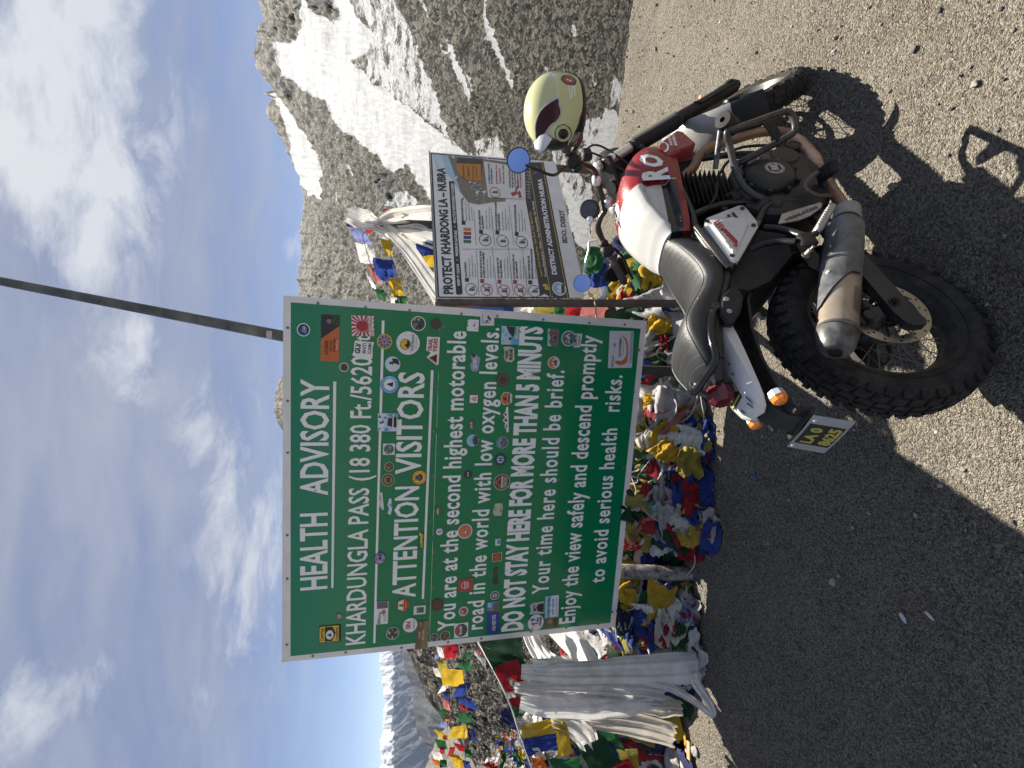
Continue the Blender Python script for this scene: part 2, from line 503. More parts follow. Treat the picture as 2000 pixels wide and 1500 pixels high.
def sheet(name, P, nu, nv, m, attrs=None, uv=None, smooth=True):
    """one big grid of points (nu*nv,3) as a mesh"""
    me = bpy.data.meshes.new(name)
    i, j = np.meshgrid(np.arange(nu - 1), np.arange(nv - 1), indexing='ij')
    a = (i * nv + j).ravel()
    F = np.stack([a, a + 1, a + nv + 1, a + nv], 1)
    me.vertices.add(nu * nv); me.vertices.foreach_set('co', P.astype(np.float32).ravel())
    nf = len(F); me.loops.add(nf * 4); me.polygons.add(nf)
    me.loops.foreach_set('vertex_index', F.astype(np.int32).ravel())
    me.polygons.foreach_set('loop_start', np.arange(0, nf * 4, 4, dtype=np.int32))
    me.polygons.foreach_set('loop_total', np.full(nf, 4, np.int32))
    me.update(calc_edges=True)
    if uv is not None:
        ul = me.uv_layers.new(name='uv'); ul.data.foreach_set('uv', uv[F.ravel()].astype(np.float32).ravel())
    for k, v in (attrs or {}).items():
        at_ = me.attributes.new(k, 'FLOAT', 'POINT'); at_.data.foreach_set('value', v.astype(np.float32).ravel())
    me.polygons.foreach_set('use_smooth', np.full(nf, smooth))
    me.materials.append(m); me.update()
    o = bpy.data.objects.new(name, me); COL.objects.link(o)
    return o

def skyline(pts):
    q = sorted(azT(x, y) for x, y in pts)
    return np.array([a for a, _ in q]), np.array([T for _, T in q])

def dir_px(az, T):
    """picture point of a direction (vectorised), to look up where the snow lies"""
    dx, dy, dz = np.sin(az), np.cos(az), T
    f = dy * FWD.y + dz * FWD.z + dx * FWD.x
    a = (dx * RU.x + dy * RU.y + dz * RU.z) / f * FPX; b = -(dx * UU.x + dy * UU.y + dz * UU.z) / f * FPX
    return 1000 + b, 750 - a

def C(pts, ox, oy, s): return [(ox + a / s, oy + b / s) for a, b in pts]

SNOW_FULL = [
    C([(215,330),(240,420),(300,560),(400,640),(480,700),(590,760),(690,930),(830,1040),(960,1150),(1040,1230),(1130,1290),(1230,1240),(1330,1400),(1400,1500),(1500,1800),(2100,1800),(1700,1180),(1560,1060),(1400,950),(1230,800),(1090,700),(960,640),(900,540),(800,470),(900,380),(940,250),(860,150),(760,-60),(600,-60),(700,110),(640,170),(560,110),(480,40),(430,-60),(390,-60),(460,150),(430,250),(330,340),(280,310)], 480, 0, 3.846),
    C([(140,570),(200,650),(280,760),(350,850),(430,950),(500,1080),(550,1230),(590,1500),(560,1500),(480,1450),(420,1380),(370,1290),(340,1180),(330,1000),(290,880),(230,740)], 480, 0, 3.846),
    C([(150,0),(250,130),(300,330),(310,470),(255,500),(240,440),(215,520),(190,440),(130,350),(60,250),(30,100)], 560, 270, 4.41),
    C([(1300,-60),(1330,-60),(1380,60),(1440,210),(1400,130)], 480, 0, 3.846),
    C([(1510,290),(1560,350),(1640,500),(1690,680),(1700,780),(1660,700),(1580,500),(1530,370)], 480, 0, 3.846),
    C([(1475,330),(1500,350),(1525,420),(1500,410)], 480, 0, 3.846), C([(1655,500),(1700,600),(1745,720),(1715,690)], 480, 0, 3.846),
    C([(280,-60),(320,-60),(380,200),(450,370),(520,530),(550,640),(580,780),(530,650),(450,480),(390,350),(330,180)], 860, 0, 3.846),
    C([(970,110),(1000,160),(1030,250),(1010,280)], 860, 0, 3.846), C([(1150,470),(1180,560),(1210,670),(1180,640),(1155,560)], 860, 0, 3.846),
    C([(800,450),(830,560),(810,545)], 860, 0, 3.846),
    C([(1240,820),(1290,830),(1350,840),(1370,960),(1350,1090),(1310,1200),(1230,1270),(1130,1220),(1050,1120),(1150,1090),(1200,1000)], 860, 0, 3.846),
    C([(580,1090),(640,1180),(720,1300),(760,1370),(840,1560),(740,1560),(640,1250)], 980, 120, 5),
    C([(80,520),(200,700),(260,850),(350,1000),(430,1150),(380,1300),(300,1330),(180,1050),(90,680)], 1080, 240, 5.357),
    C([(690,1180),(740,1160),(760,1290),(700,1400),(670,1350)], 1080, 240, 5.357),
    [(1245,455), (1262, 452), (1268, 470), (1250, 478)]]
SNOW_HALF = [
    C([(760,-60),(1150,-60),(1230,130),(1290,300),(1420,600),(1470,800),(1560,1000),(1760,1250),(1560,1060),(1230,800),(1090,700),(960,640),(900,540),(800,470),(940,250)], 480, 0, 3.846),
    C([(1120,880),(1160,870),(1260,900),(1200,1060),(1110,1120),(1060,1000)], 860, 0, 3.846),
    C([(1300,560),(1360,600),(1390,740),(1340,830),(1270,800)], 860, 0, 3.846),
    C([(240,1060),(440,1010),(500,1200),(520,1500),(420,1500)], 860, 0, 3.846),
    C([(30,60),(140,180),(260,420),(420,690),(470,900),(560,1230),(500,1330),(330,1320),(150,1000),(20,500)], 1080, 240, 5.357),
    C([(400,270),(440,360),(390,370)], 560, 270, 4.41), C([(545,220),(590,230),(610,330),(570,320)], 560, 270, 4.41), C([(410,440),(460,470),(490,610),(460,590)], 560, 270, 4.41),
    C([(880,570),(1060,430),(1200,560),(1100,620),(960,610)], 560, 270, 4.41), C([(200,720),(290,740),(360,830),(300,900)], 480, 0, 3.846),
    C([(130,150),(230,300),(300,330),(330,450),(440,640),(400,650),(280,420),(200,330)], 480, 0, 3.846)]
SLAB = [C([(740,330),(800,280),(900,260),(960,330),(1000,440),(1060,560),(960,610),(880,600),(800,450)], 560, 270, 4.41),
        C([(200,440),(260,450),(340,600),(380,700),(300,720),(220,560)], 480, 0, 3.846), C([(130,100),(230,150),(330,320),(300,340),(200,230)], 480, 0, 3.846),
        C([(470,0),(620,0),(640,150),(590,160)], 480, 0, 3.846)]
ROCKY = [C([(90,0),(420,0),(450,150),(420,250),(330,340),(280,310),(215,330),(240,420),(300,560),(380,700),(330,760),(260,640),(140,570),(60,400)], 480, 0, 3.846),
         C([(150,800),(250,790),(290,880),(300,1000),(250,1020)], 480, 0, 3.846), C([(440,0),(640,0),(640,150),(560,110)], 480, 0, 3.846), SLAB[0]]

def build_slope():
    sk = [(640,-2600),(560,-1500),(520,-900),(508,-560),(512,-400),(498,-260),(500,-140),(503,-60),(506,0),(514,39),(512,58),(503,64),(511,72),(496,104),(496,117),(506,135),(516,148),(535,176),(520,181),(519,184),(536,191),(522,208),(519,222),(535,244),(545,265),(566,304),(584,346),(594,390),(596,400),(594,410),(588,433),(592,497),(586,520),(579,543),(584,550),(583,574),(572,640),(560,700),(550,736),(540,770),(535,790),(541,822),(552,840),(600,930),(670,1060),(740,1180),(800,1275),(820,1324),(840,1370),(860,1394),(886,1426),(915,1470),(940,1510),(985,1580),(1030,1660)]
    A, T = skyline(sk)
    na, nr = 1150, 560
    az = np.linspace(A[0], A[-1], na); Tr = np.interp(az, A, T)
    Tr = Tr + .0045 * fbm(az * 130, az * 0, o=4, seed=3) * sstep(-.05, .1, Tr)
    s = np.concatenate([np.linspace(-.12, 0, 30, endpoint=False), np.linspace(0, 1, nr - 30)])
    k_ = np.ones(61) / 61; Ts = np.convolve(np.pad(Tr, 30, 'edge'), k_, 'valid')
    R = 70 + 560 * np.clip(Ts, 0.02, 1)
    R = np.interp(az, az, R)
    AZ = np.repeat(az[:, None], nr, 1); S = np.repeat(s[None, :], na, 0)
    R0 = 6.3
    r = R0 * (R[:, None] / R0) ** S
    r[:, :30] = R0 * (1 + S[:, :30] * 3.2)
    Tn = -.385
    Tt = Tn + (Tr[:, None] - Tn) * np.clip(S, 0, 1) ** .96
    k_ = np.ones(61) / 61; Ts = np.convolve(np.pad(Tr, 30, 'edge'), k_, 'valid')
    Tt = Tt + (Ts - Tr)[:, None] * np.clip(S, 0, 1) * sstep(1.0, .93, S)
    z = EYE + r * Tt
    z[:, :30] = z[:, 30:31] + (S[:, :30]) * 6
    u, v = AZ, np.log(r)
    px, py = dir_px(AZ, (z - EYE) / r)
    snow = np.zeros_like(r); half = np.zeros_like(r); slab = np.zeros_like(r); rocky = np.zeros_like(r)
    wx = px + 7 * fbm(u * 60, v * 60, o=4, seed=5); wy = py + 7 * fbm(u * 60, v * 60, o=4, seed=9)
    for p in SNOW_HALF: half = np.maximum(half, inpoly(wx, wy, p))
    for p in SNOW_FULL: snow = np.maximum(snow, inpoly(wx, wy, p))
    for p in SLAB: slab = np.maximum(slab, inpoly(wx, wy, p))
    for p in ROCKY: rocky = np.maximum(rocky, inpoly(wx, wy, p))
    def soft(a, k=2):
        for _ in range(k):
            a = (a + np.roll(a, 1, 0) + np.roll(a, -1, 0) + np.roll(a, 1, 1) + np.roll(a, -1, 1)) / 5
        return a
    snow, slab, rocky, half = soft(snow), soft(slab), soft(rocky, 5), soft(half)
    val = np.maximum(snow * 1.25, half * (.56 + .35 * fbm(u * 45 + v * 10, v * 45, o=4, seed=21)))
    d1, c1 = worley(u * 75 + .3 * fbm(u * 90, v * 90, o=2, seed=1), v * 75, seed=4)
    d2, c2 = worley(u * 190, v * 190, seed=14)
    bump = .0125 * c1 * (1 - d1) + .0060 * c2 * (1 - d2)
    ridge = fbm(u * 55 + v * 12, v * 30, o=5, seed=31, ridged=True)
    rel = bump * (1 - .85 * np.clip(val, 0, 1)) + rocky * .016 * (ridge - .2) + .012 * fbm(u * 12, v * 7, o=3, seed=41)
    rel = rel * np.clip((1 - np.clip(S, 0, 1)) * 12 + .25, 0, 1)
    z = z + r * rel * .9
    P = np.stack([r * np.sin(AZ), r * np.cos(AZ), z], 2)
    # back side of the ridge
    back = P[:, -1:].copy(); bk = []
    for k in (1.08, 1.25, 1.6):
        q = back.copy(); q[:, :, :2] *= k; q[:, :, 2] -= (k - 1) * R[:, None] * .55 + (k - 1) * 10; bk.append(q)
    P = np.concatenate([P] + bk, 1)
    ext = lambda a, w=None: np.concatenate([a] + [a[:, -1:]] * 3, 1)
    uv = np.stack([ext(u), ext(v)], 2).reshape(-1, 2)
    o = sheet('mountain_slope', P.reshape(-1, 3), na, nr + 3, rock_mat('scree', (.002, .002, .0024), (.155, .143, .118), (.012, .011, .010), cell=95),
              {'snow': ext(val), 'slab': ext(slab) * .8}, uv)
    tag(o, 'steep dark scree slope with snowfields and a rocky ridge', kind='structure')

def build_far():
    sk = [(748,1180),(746,1240),(746,1280),(743,1312),(748,1328),(750,1344),(754,1372),(748,1390),(748,1406),(751,1425),(743,1450),(748,1470),(748,1484),(742,1500),(750,1540),(742,1600),(752,1680),(740,1800),(752,1950),(744,2150),(756,2400),(750,3000)]
    A, T = skyline(sk)
    na, nr = 620, 160
    az = np.linspace(A[0], A[-1], na); Tr = np.interp(az, A, T) + .004 * fbm(az * 110, az * 0, o=5, seed=8)
    AZ = np.repeat(az[:, None], nr, 1); S = np.repeat(np.linspace(0, 1, nr)[None], na, 0)
    r = 3600 + 3400 * S
    Tt = -.105 + (Tr[:, None] + .105) * S
    u, v = AZ * 60, S * 5
    rid = fbm(u * .55 + v * .55, v * .5, o=6, seed=2, ridged=True, gain=.55)
    z = EYE + r * Tt + r * .030 * (rid - .1) * np.clip((1 - S) * 5 + .12, 0, 1)
    px, py = dir_px(AZ, (z - EYE) / r)
    snow = sstep(776, 756, px + 12 * fbm(u * 2, v * 4, o=4, seed=6))
    P = np.stack([r * np.sin(AZ), r * np.cos(AZ), z], 2)
    q = P[:, -1:].copy(); q[:, :, 2] -= 900; q[:, :, :2] *= 1.2
    P = np.concatenate([P, q], 1)
    ext = lambda a: np.concatenate([a, a[:, -1:]], 1)
    o = sheet('far_mountains', P.reshape(-1, 3), na, nr + 1, rock_mat('far_rock', (.014, .015, .020), (.048, .048, .052), (.03, .03, .034), cell=30),
              {'snow': ext(snow * 1.2), 'slab': ext(snow * 0)}, np.stack([ext(u) / 10, ext(v) / 2], 2).reshape(-1, 2))
    tag(o, 'snow-capped mountain range far away in blue haze', kind='structure')
    # nearer bluish spur below it
    sk = [(790,1180),(786,1276),(791,1312),(800,1330),(806,1344),(808,1372),(810,1400),(815,1425),(822,1440),(830,1456),(838,1472),(850,1500),(840,1560),(822,1640),(812,1760),(800,1950),(790,2200),(800,2600)]
    A, T = skyline(sk)
    na, nr = 300, 110
    az = np.linspace(A[0], A[-1], na); Tr = np.interp(az, A, T) + .003 * fbm(az * 120, az * 0, o=4, seed=18)
    AZ = np.repeat(az[:, None], nr, 1); S = np.repeat(np.linspace(0, 1, nr)[None], na, 0)
    r = 1500 + 1100 * S
    u, v = AZ * 60, S * 5
    z = EYE + r * (-.16 + (Tr[:, None] + .16) * S) + r * .014 * (fbm(u * .8 - v * .5, v * .6, o=5, seed=12, ridged=True) - .1) * np.clip((1 - S) * 5 + .1, 0, 1)
    P = np.stack([r * np.sin(AZ), r * np.cos(AZ), z], 2)
    q = P[:, -1:].copy(); q[:, :, 2] -= 400; q[:, :, :2] *= 1.2
    P = np.concatenate([P, q], 1)
    o = sheet('mountain_spur', P.reshape(-1, 3), na, nr + 1, rock_mat('spur_rock', (.018, .0185, .021), (.06, .058, .056), (.037, .036, .035), cell=40, snowy=False),
              {'slab': ext(S * 0)}, np.stack([ext(u) / 10, ext(v) / 2], 2).reshape(-1, 2))
    tag(o, 'hazy brown mountain spur below the snow peaks', kind='structure')
    # pale hillside rising to the left edge
    sk = [(600,2900),(640,2300),(690,1950),(725,1760),(760,1640),(800,1560),(832,1500),(838,1480),(846,1460),(858,1436),(872,1419),(895,1400),(920,1385),(980,1370)]
    A, T = skyline(sk)
    na, nr = 420, 200
    az = np.linspace(A[0], A[-1], na); Tr = np.interp(az, A, T) + .002 * fbm(az * 150, az * 0, o=4, seed=28)
    AZ = np.repeat(az[:, None], nr, 1); S = np.repeat(np.linspace(0, 1, nr)[None], na, 0)
    r = 60 * (320 / 60.) ** S
    u, v = AZ, np.log(r)
    d1, c1 = worley(u * 160, v * 160, seed=54)
    z = EYE + r * (-.24 + (Tr[:, None] + .24) * S) + r * (.004 * fbm(u * 40, v * 40, o=4, seed=5) + .0015 * c1 * (1 - d1)) * np.clip((1 - S) * 6 + .2, 0, 1)
    P = np.stack([r * np.sin(AZ), r * np.cos(AZ), z], 2)
    q = P[:, -1:].copy(); q[:, :, 2] -= 90; q[:, :, :2] *= 1.2
    P = np.concatenate([P, q], 1)
    o = sheet('valley_hillside', P.reshape(-1, 3), na, nr + 1, rock_mat('pale_scree', (.07, .064, .058), (.16, .146, .128), (.12, .107, .09), cell=220, snowy=False),
              {'slab': ext(S * 0)}, np.stack([ext(u), ext(v)], 2).reshape(-1, 2))
    tag(o, 'pale brown hillside across the valley', kind='structure')

def edge_y(x):
    return np.interp(x, [-9, -5, -3, -1.5, .3, 1.4, 2.0, 2.45, 2.9, 3.41, 4.2, 6, 20], [4.6, 4.7, 4.4, 4.7, 5.3, 5.2, 4.75, 4.42, 4.25, 4.1, 3.7, 3.2, 2.0])

def ground_h(x, y):
    d = y - edge_y(x)
    h = .012 * fbm(x * 1.3, y * 1.3, o=3, seed=1)
    h = h + .05 * sstep(-.5, 0, d + .1 * fbm(x * 2, y * 2, o=2, seed=4)) * sstep(.3, 0, d)
    h = h + .12 * sstep(2.9, 4.2, y) * sstep(-.2, -1.6, x)
    h = h + .04 * np.exp(-((x - 1.6) ** 2 + (y - 2.15) ** 2) / .16)
    return h - 1.5 * sstep(0.0, 1.5, d) - .9 * sstep(1.2, 5, d)

def ground_mat():
    m = bpy.data.materials.new('gravel_ground'); m.use_nodes = True
    t = NT(m.node_tree)
    co = t.n('ShaderNodeTexCoord').outputs['Object']
    n1 = t.noise(co, 1.6, 6, .65, .5); n2 = t.noise(co, 70, 4, .7); n3 = t.noise(co, 260, 3, .7)
    vo = t.n('ShaderNodeTexVoronoi', {'Vector': co, 'Scale': 190.0}); vb = t.n('ShaderNodeTexVoronoi', {'Vector': co, 'Scale': 75.0})
    rv = t.n('ShaderNodeSeparateColor', {0: vo.outputs['Color']}).outputs[0]
    rb = t.n('ShaderNodeSeparateColor', {0: vb.outputs['Color']}).outputs[1]
    c = t.mix(t.math('MULTIPLY_ADD', n1, 2.6, -.8, clamp=True), (.163, .141, .108), (.250, .223, .178))
    c = t.mix(t.math('MULTIPLY_ADD', n3, 1.8, -.4, clamp=True), t.mix(.45, c, (.065, .056, .047)), c)
    c = t.mix(t.math('MULTIPLY', t.math('GREATER_THAN', rv, .72), .7), c, (.31, .285, .24))
    c = t.mix(t.math('MULTIPLY', t.math('LESS_THAN', rv, .20), .7), c, (.05, .046, .043))
    c = t.mix(t.math('MULTIPLY', t.math('GREATER_THAN', rb, .93), .6), c, (.08, .077, .077))
    h = t.math('ADD', t.math('MULTIPLY', t.math('SUBTRACT', 1.0, vo.outputs['Distance']), .7), t.math('ADD', t.math('MULTIPLY', n2, .9), t.math('MULTIPLY', n3, .4)))
    h = t.math('ADD', h, t.math('MULTIPLY', t.math('SUBTRACT', 1.0, vb.outputs['Distance']), .7))
    bp = t.n('ShaderNodeBump', {'Height': h, 'Strength': 1.0, 'Distance': .013})
    b = t.n('ShaderNodeBsdfPrincipled', {'Base Color': c, 'Roughness': .9, 'Specular IOR Level': .15, 'Normal': bp.outputs[0]})
    t.n('ShaderNodeOutputMaterial', {0: b.outputs[0]})
    return m

def build_ground():
    def axis(a, b, st, lo, hi):
        mid = np.arange(a, b, st); out = [mid]
        d = st; x = a; L = []
        while x > lo: d *= 1.25; x -= d; L.append(x)
        d = st; x = mid[-1]; H = []
        while x < hi: d *= 1.25; x += d; H.append(x)
        return np.array(L[::-1] + list(mid) + H)
    xs = axis(-3.0, 4.4, .016, -60, 60); ys = axis(.9, 5.6, .016, -80, 7.5)
    X, Y = np.meshgrid(xs, ys, indexing='ij')
    Z = ground_h(X, Y)
    d1, c1 = worley(X * 44, Y * 44, seed=3); d2, c2 = worley(X * 13, Y * 13, seed=5)
    fine = sstep(9, 5, np.hypot(X, Y))
    Z = Z + fine * (.006 * (c1 > .62) * sstep(.42, .1, d1) + .013 * (c2 > .93) * sstep(.25, .05, d2) + .011 * fbm(X * 7, Y * 7, o=3, seed=2) + .006 * np.sin(9 * (X * .8 + Y * .6) + 3 * fbm(X * 2, Y * 2, o=2, seed=8)) * sstep(.1, .5, fbm(X * .9, Y * .9, o=2, seed=9)) + .004 * fbm(X * 34, Y * 34, o=2, seed=6))
    o = sheet('ground', np.stack([X, Y, Z], 2).reshape(-1, 3), len(xs), len(ys), ground_mat(), None, np.stack([X, Y], 2).reshape(-1, 2))
    tag(o, 'sandy gravel ground of the mountain pass', kind='structure')

def stone_mesh(r, seed, sub=2):
    bm_ = []
    import bmesh
    b = bmesh.new(); bmesh.ops.create_icosphere(b, subdivisions=sub, radius=1)
    rr = random.Random(seed); off = Vector((rr.random() * 50, rr.random() * 50, rr.random() * 50))
    sx, sy, sz = rr.uniform(.7, 1.2), rr.uniform(.6, 1.1), rr.uniform(.4, .8)
    vs = []
    for v in b.verts:
        q = v.co.copy(); k = 1 + .35 * noise.noise(q * 1.3 + off) + .18 * noise.noise(q * 3 + off)
        q = Vector((q.x * sx, q.y * sy, q.z * sz)) * k * r; vs.append(q)
    fs = [[v.index for v in f.verts] for f in b.faces]; b.free()
    return vs, fs

def build_gravel():
    mb = MB(); rr = random.Random(3)
    st = [stone_mesh(1, k, 1) for k in range(14)]
    for i in range(5200):
        x = rr.uniform(-2.6, 4.2); y = rr.uniform(1.05, 5.2)
        if y > edge_y(np.array([x]))[0] + .1: continue
        if x < .6 and y > 3.3: continue
        s = .0032 + .0085 * rr.random() ** 4
        if rr.random() < .006: s = rr.uniform(.012, .026)
        if y > edge_y(np.array([x]))[0] - .7 and rr.random() < .3: s *= 1.7
        z = float(ground_h(np.array([x]), np.array([y]))[0])
        vs, fs = st[rr.randrange(14)]; a = rr.random() * 6.28; ca, sa = math.cos(a), math.sin(a)
        mb.add([(x + s * (v.x * ca - v.y * sa), y + s * (v.x * sa + v.y * ca), z + .004 + s * (v.z + .25)) for v in vs], fs, rr.choice((0, 0, 0, 1, 1, 2)))
    o = mb.build('gravel', [mat('pebble_tan', (.19, .165, .13), .9, var=.3, scale=40), mat('pebble_grey', (.10, .095, .09), .9, var=.3, scale=40), mat('pebble_pale', (.30, .285, .26), .9, var=.2, scale=40)], smooth=35)
    tag(o, 'loose pebbles scattered over the sandy ground', kind='stuff')
    # a few single stones and scraps
    def stone(x, y, r, col, label, Y=None, z=0):
        p = on_ground(x, y) if Y is None else at(x, y, Y)
        vs, fs = stone_mesh(r, int(x + y), 3)
        m_ = MB().add([(v.x, v.y, v.z + r * .3) for v in vs], fs)
        q = m_.build('rock', mat('stone', col, .9, var=.35, scale=14 / r * .15, bump=.6, bscale=9 / r), smooth=30)
        q.location = (p.x, p.y, float(ground_h(np.array([p.x]), np.array([p.y]))[0]) if Y is None else p.z)
        tag(q, label, 'rock')
    p = on_ground(1300, 480)
    stone(1288, 463, .30, (.06, .057, .055), 'dark boulder in shade on the ground behind the motorcycle seat')
    stone(1262, 395, .16, (.10, .095, .09), 'grey rock behind the motorcycle tank, smaller than the dark boulder')
    stone(1293, 173, .014, (.40, .39, .37), 'white pebble on the sunlit ground beside the slope')
    stone(1640, 105, .013, (.42, .40, .36), 'pale chip of stone on sunlit ground beyond the front wheel shadow')
    stone(1905, 165, .013, (.33, .30, .26), 'pale stone on sunlit ground nearest the bottom of the view')
    stone(1955, 18, .008, (.08, .08, .085), 'small black stone on sunlit ground at the edge of the view')
    stone(1835, 20, .008, (.07, .07, .075), 'small black stone on sunlit ground, second from the edge of the view')
    stone(1368, 853, .022, (.20, .20, .21), 'blue-grey stone in shade between the flags and the motorcycle tail')
    stone(1362, 1467, .035, (.30, .29, .28), 'smooth grey stone by the hanging white scarves')
    # scraps of litter
    s = MB(); pts = [Vector((math.cos(a) * q, math.sin(a) * q, .003 * math.sin(3 * a))) for a, q in zip(np.linspace(0, 6.28, 9)[:-1], (.02, .014, .018, .01, .019, .013, .016, .012))]
    s.prism(pts, (0, 0, .002)); o = s.build('paper_scrap', mat('orange_scrap', (.75, .16, .05), .6)); p = on_ground(1373, 192); o.location = (p.x, p.y, .022)
    tag(o, 'scrap of orange paper lying on sunlit ground by the fork', 'litter')
    s = MB().lathe((0, 0, 0), (0, 0, 1), [(0, .014), (.010, .014), (.011, .013), (.0112, .0)], 20); o = s.build('bottle_cap', mat('blue_plastic', (.02, .10, .22), .4)); p = on_ground(1478, 926); o.location = (p.x, p.y, .010)
    tag(o, 'small blue bottle cap in the shade of the green sign', 'litter')
    s = MB().box((0, 0, 0), (.105, .032, .012), bev=.002); o = s.build('wood_offcut', mat('pale_wood', (.42, .24, .12), .8, var=.3, scale=60)); p = on_ground(1362, 1470); o.location = (p.x - .02, p.y + .05, .03); o.rotation_euler = (.1, .05, .2)
    tag(o, 'short offcut of pale wood on the ground near the scarves', 'litter')
    # red charging cable
    t = thing('charging_cable', 'short red charging cable with white plugs lying on the shaded ground', 'cable', on_ground(1775, 1182))
    b = t.location
    pts = [on_ground(x, y) - b + Vector((0, 0, .016)) for x, y in ((1764, 1196), (1761, 1186), (1762, 1177), (1768, 1172), (1778, 1172), (1790, 1176), (1800, 1183), (1814, 1194))]
    cp = catmull(pts, 5)
    MB().tube(cp, .0017, 8).build('cord', mat('red_cord', (.22, .02, .022), .5), t)
    for a, c, w in ((pts[0], on_ground(1776, 1217) - b + Vector((0, 0, .014)), .0085), (pts[-1], on_ground(1831, 1212) - b + Vector((0, 0, .014)), .0058)):
        d = (c - a); L = d.length; d.normalize()
        q = MB().tube([a, a + d * L * .12, a + d * L * .15, a + d * L * .8], [w * .5, w * .6, w, w], 8, squash=(Vector((0, 0, 1)), .55)).tube([a + d * L * .8, a + d * L], w * .7, 6, 1, squash=(Vector((0, 0, 1)), .5))
        q.build('plug', [mat('white_plug', (.50, .50, .50), .4), mat('plug_tip', (.5, .5, .52), .3, 1)], t)

def build_haze():
    a, b = Vector((-8000, -300, -900)), Vector((8000, 9000, 420))
    o = MB().box((a + b) / 2, b - a).build('haze', [], smooth=0)
    m = bpy.data.materials.new('thin_air'); m.use_nodes = True; t = NT(m.node_tree)
    v = t.n('ShaderNodeVolumePrincipled', {'Color': (.55, .70, 1.0, 1), 'Density': .000032, 'Anisotropy': .2})
    oo = t.n('ShaderNodeOutputMaterial'); t.t.links.new(v.outputs[0], oo.inputs['Volume'])
    o.data.materials.append(m); tag(o, 'thin blue mountain haze', kind='stuff')

build_haze()
build_ground(); build_slope(); build_far(); build_gravel()
# ------------------------------------------------------------------ the two notice boards
def plane_frame(q):
    x, y, z, yaw, tilt, rl, w, h = q
    r = Vector((math.cos(yaw), math.sin(yaw), 0)); n = Vector((math.sin(yaw), -math.cos(yaw), 0))
    u = Vector((0, 0, 1)) * math.cos(tilt) + n * math.sin(tilt)
    X = r * math.cos(rl) + u * math.sin(rl); Z = u * math.cos(rl) - r * math.sin(rl); Y = Z.cross(X)
    o = Vector((x, y, z)) - Z * h / 2
    M = Matrix.Identity(4)
    for i in range(3): M[i][0], M[i][1], M[i][2], M[i][3] = X[i], Y[i], Z[i], o[i]
    return M

class Board:
    """flat board: turns points of the photograph into points of its own face"""
    def __init__(s, M): s.M = M; s.I = M.inverted()
    def p(s, x, y, off=0.0):
        o = s.I @ Vector((0, 0, EYE)); d = s.I.to_3x3() @ ray(x, y)
        k = -o.y / d.y; q = o + d * k
        return Vector((q.x, -off, q.z))
    def quad(s, mb, pts, off, mi=0):
        P = [s.p(x, y, off) for x, y in pts]; mb.add(P, [tuple(range(len(P)))], mi)
    def text(s, mb, body, a, b, capa, capb=None, mi=0, bold=0.0, gap=1.0, off=.003):
        S, E = s.p(*a), s.p(*b); d = (E - S).normalized(); up = Vector((-d.z, 0, d.x))
        k = (s.p(a[0] - 10, a[1]) - S).length / 10
        cap = k * (capa if capb is None else (capa + capb) / 2)
        letter(mb, body, S, E, cap, up, (0, -1, 0), mi, bold, gap, off)
    def scale(s, x, y): return (s.p(x, y - 5) - s.p(x, y + 5)).length / 10, (s.p(x - 5, y) - s.p(x + 5, y)).length / 10
    def disc(s, mb, x, y, r, off, mi=0, n=22, ry=None):
        c = s.p(x, y, off); kx, kz = s.scale(x, y); ry = r if ry is None else ry
        mb.add([(c.x + r * kx * math.cos(2 * PI * i / n), -off, c.z + ry * kz * math.sin(2 * PI * i / n)) for i in range(n)], [tuple(range(n))], mi)
    def ring(s, mb, x, y, r0, r1, off, mi=0, n=24):
        c = s.p(x, y); kx, kz = s.scale(x, y)
        vs = [(c.x + r * kx * math.cos(2 * PI * i / n), -off, c.z + r * kz * math.sin(2 * PI * i / n)) for r in (r0, r1) for i in range(n)]
        mb.add(vs, [(i, (i + 1) % n, n + (i + 1) % n, n + i) for i in range(n)], mi)

_vin = {}
def vinyl(c, rough=.45):
    k = tuple(round(q, 3) for q in c)
    if k not in _vin: _vin[k] = mat('print_%s' % ('dark' if sum(c) < .3 else 'pale' if sum(c) > 1.8 else 'tint'), c, rough, var=.06, scale=25)
    return _vin[k]

WHT, BLK, NAVY, RED, ORG, YEL, SKYB, BRN, GRY, CRM, TEAL, PINK, DKG = (.80,.79,.78), (.012,.012,.014), (.02,.035,.11), (.42,.025,.03), (.55,.13,.03), (.72,.45,.03), (.22,.48,.72), (.09,.045,.025), (.25,.25,.26), (.60,.54,.40), (.08,.30,.30), (.62,.30,.32), (.03,.07,.05)

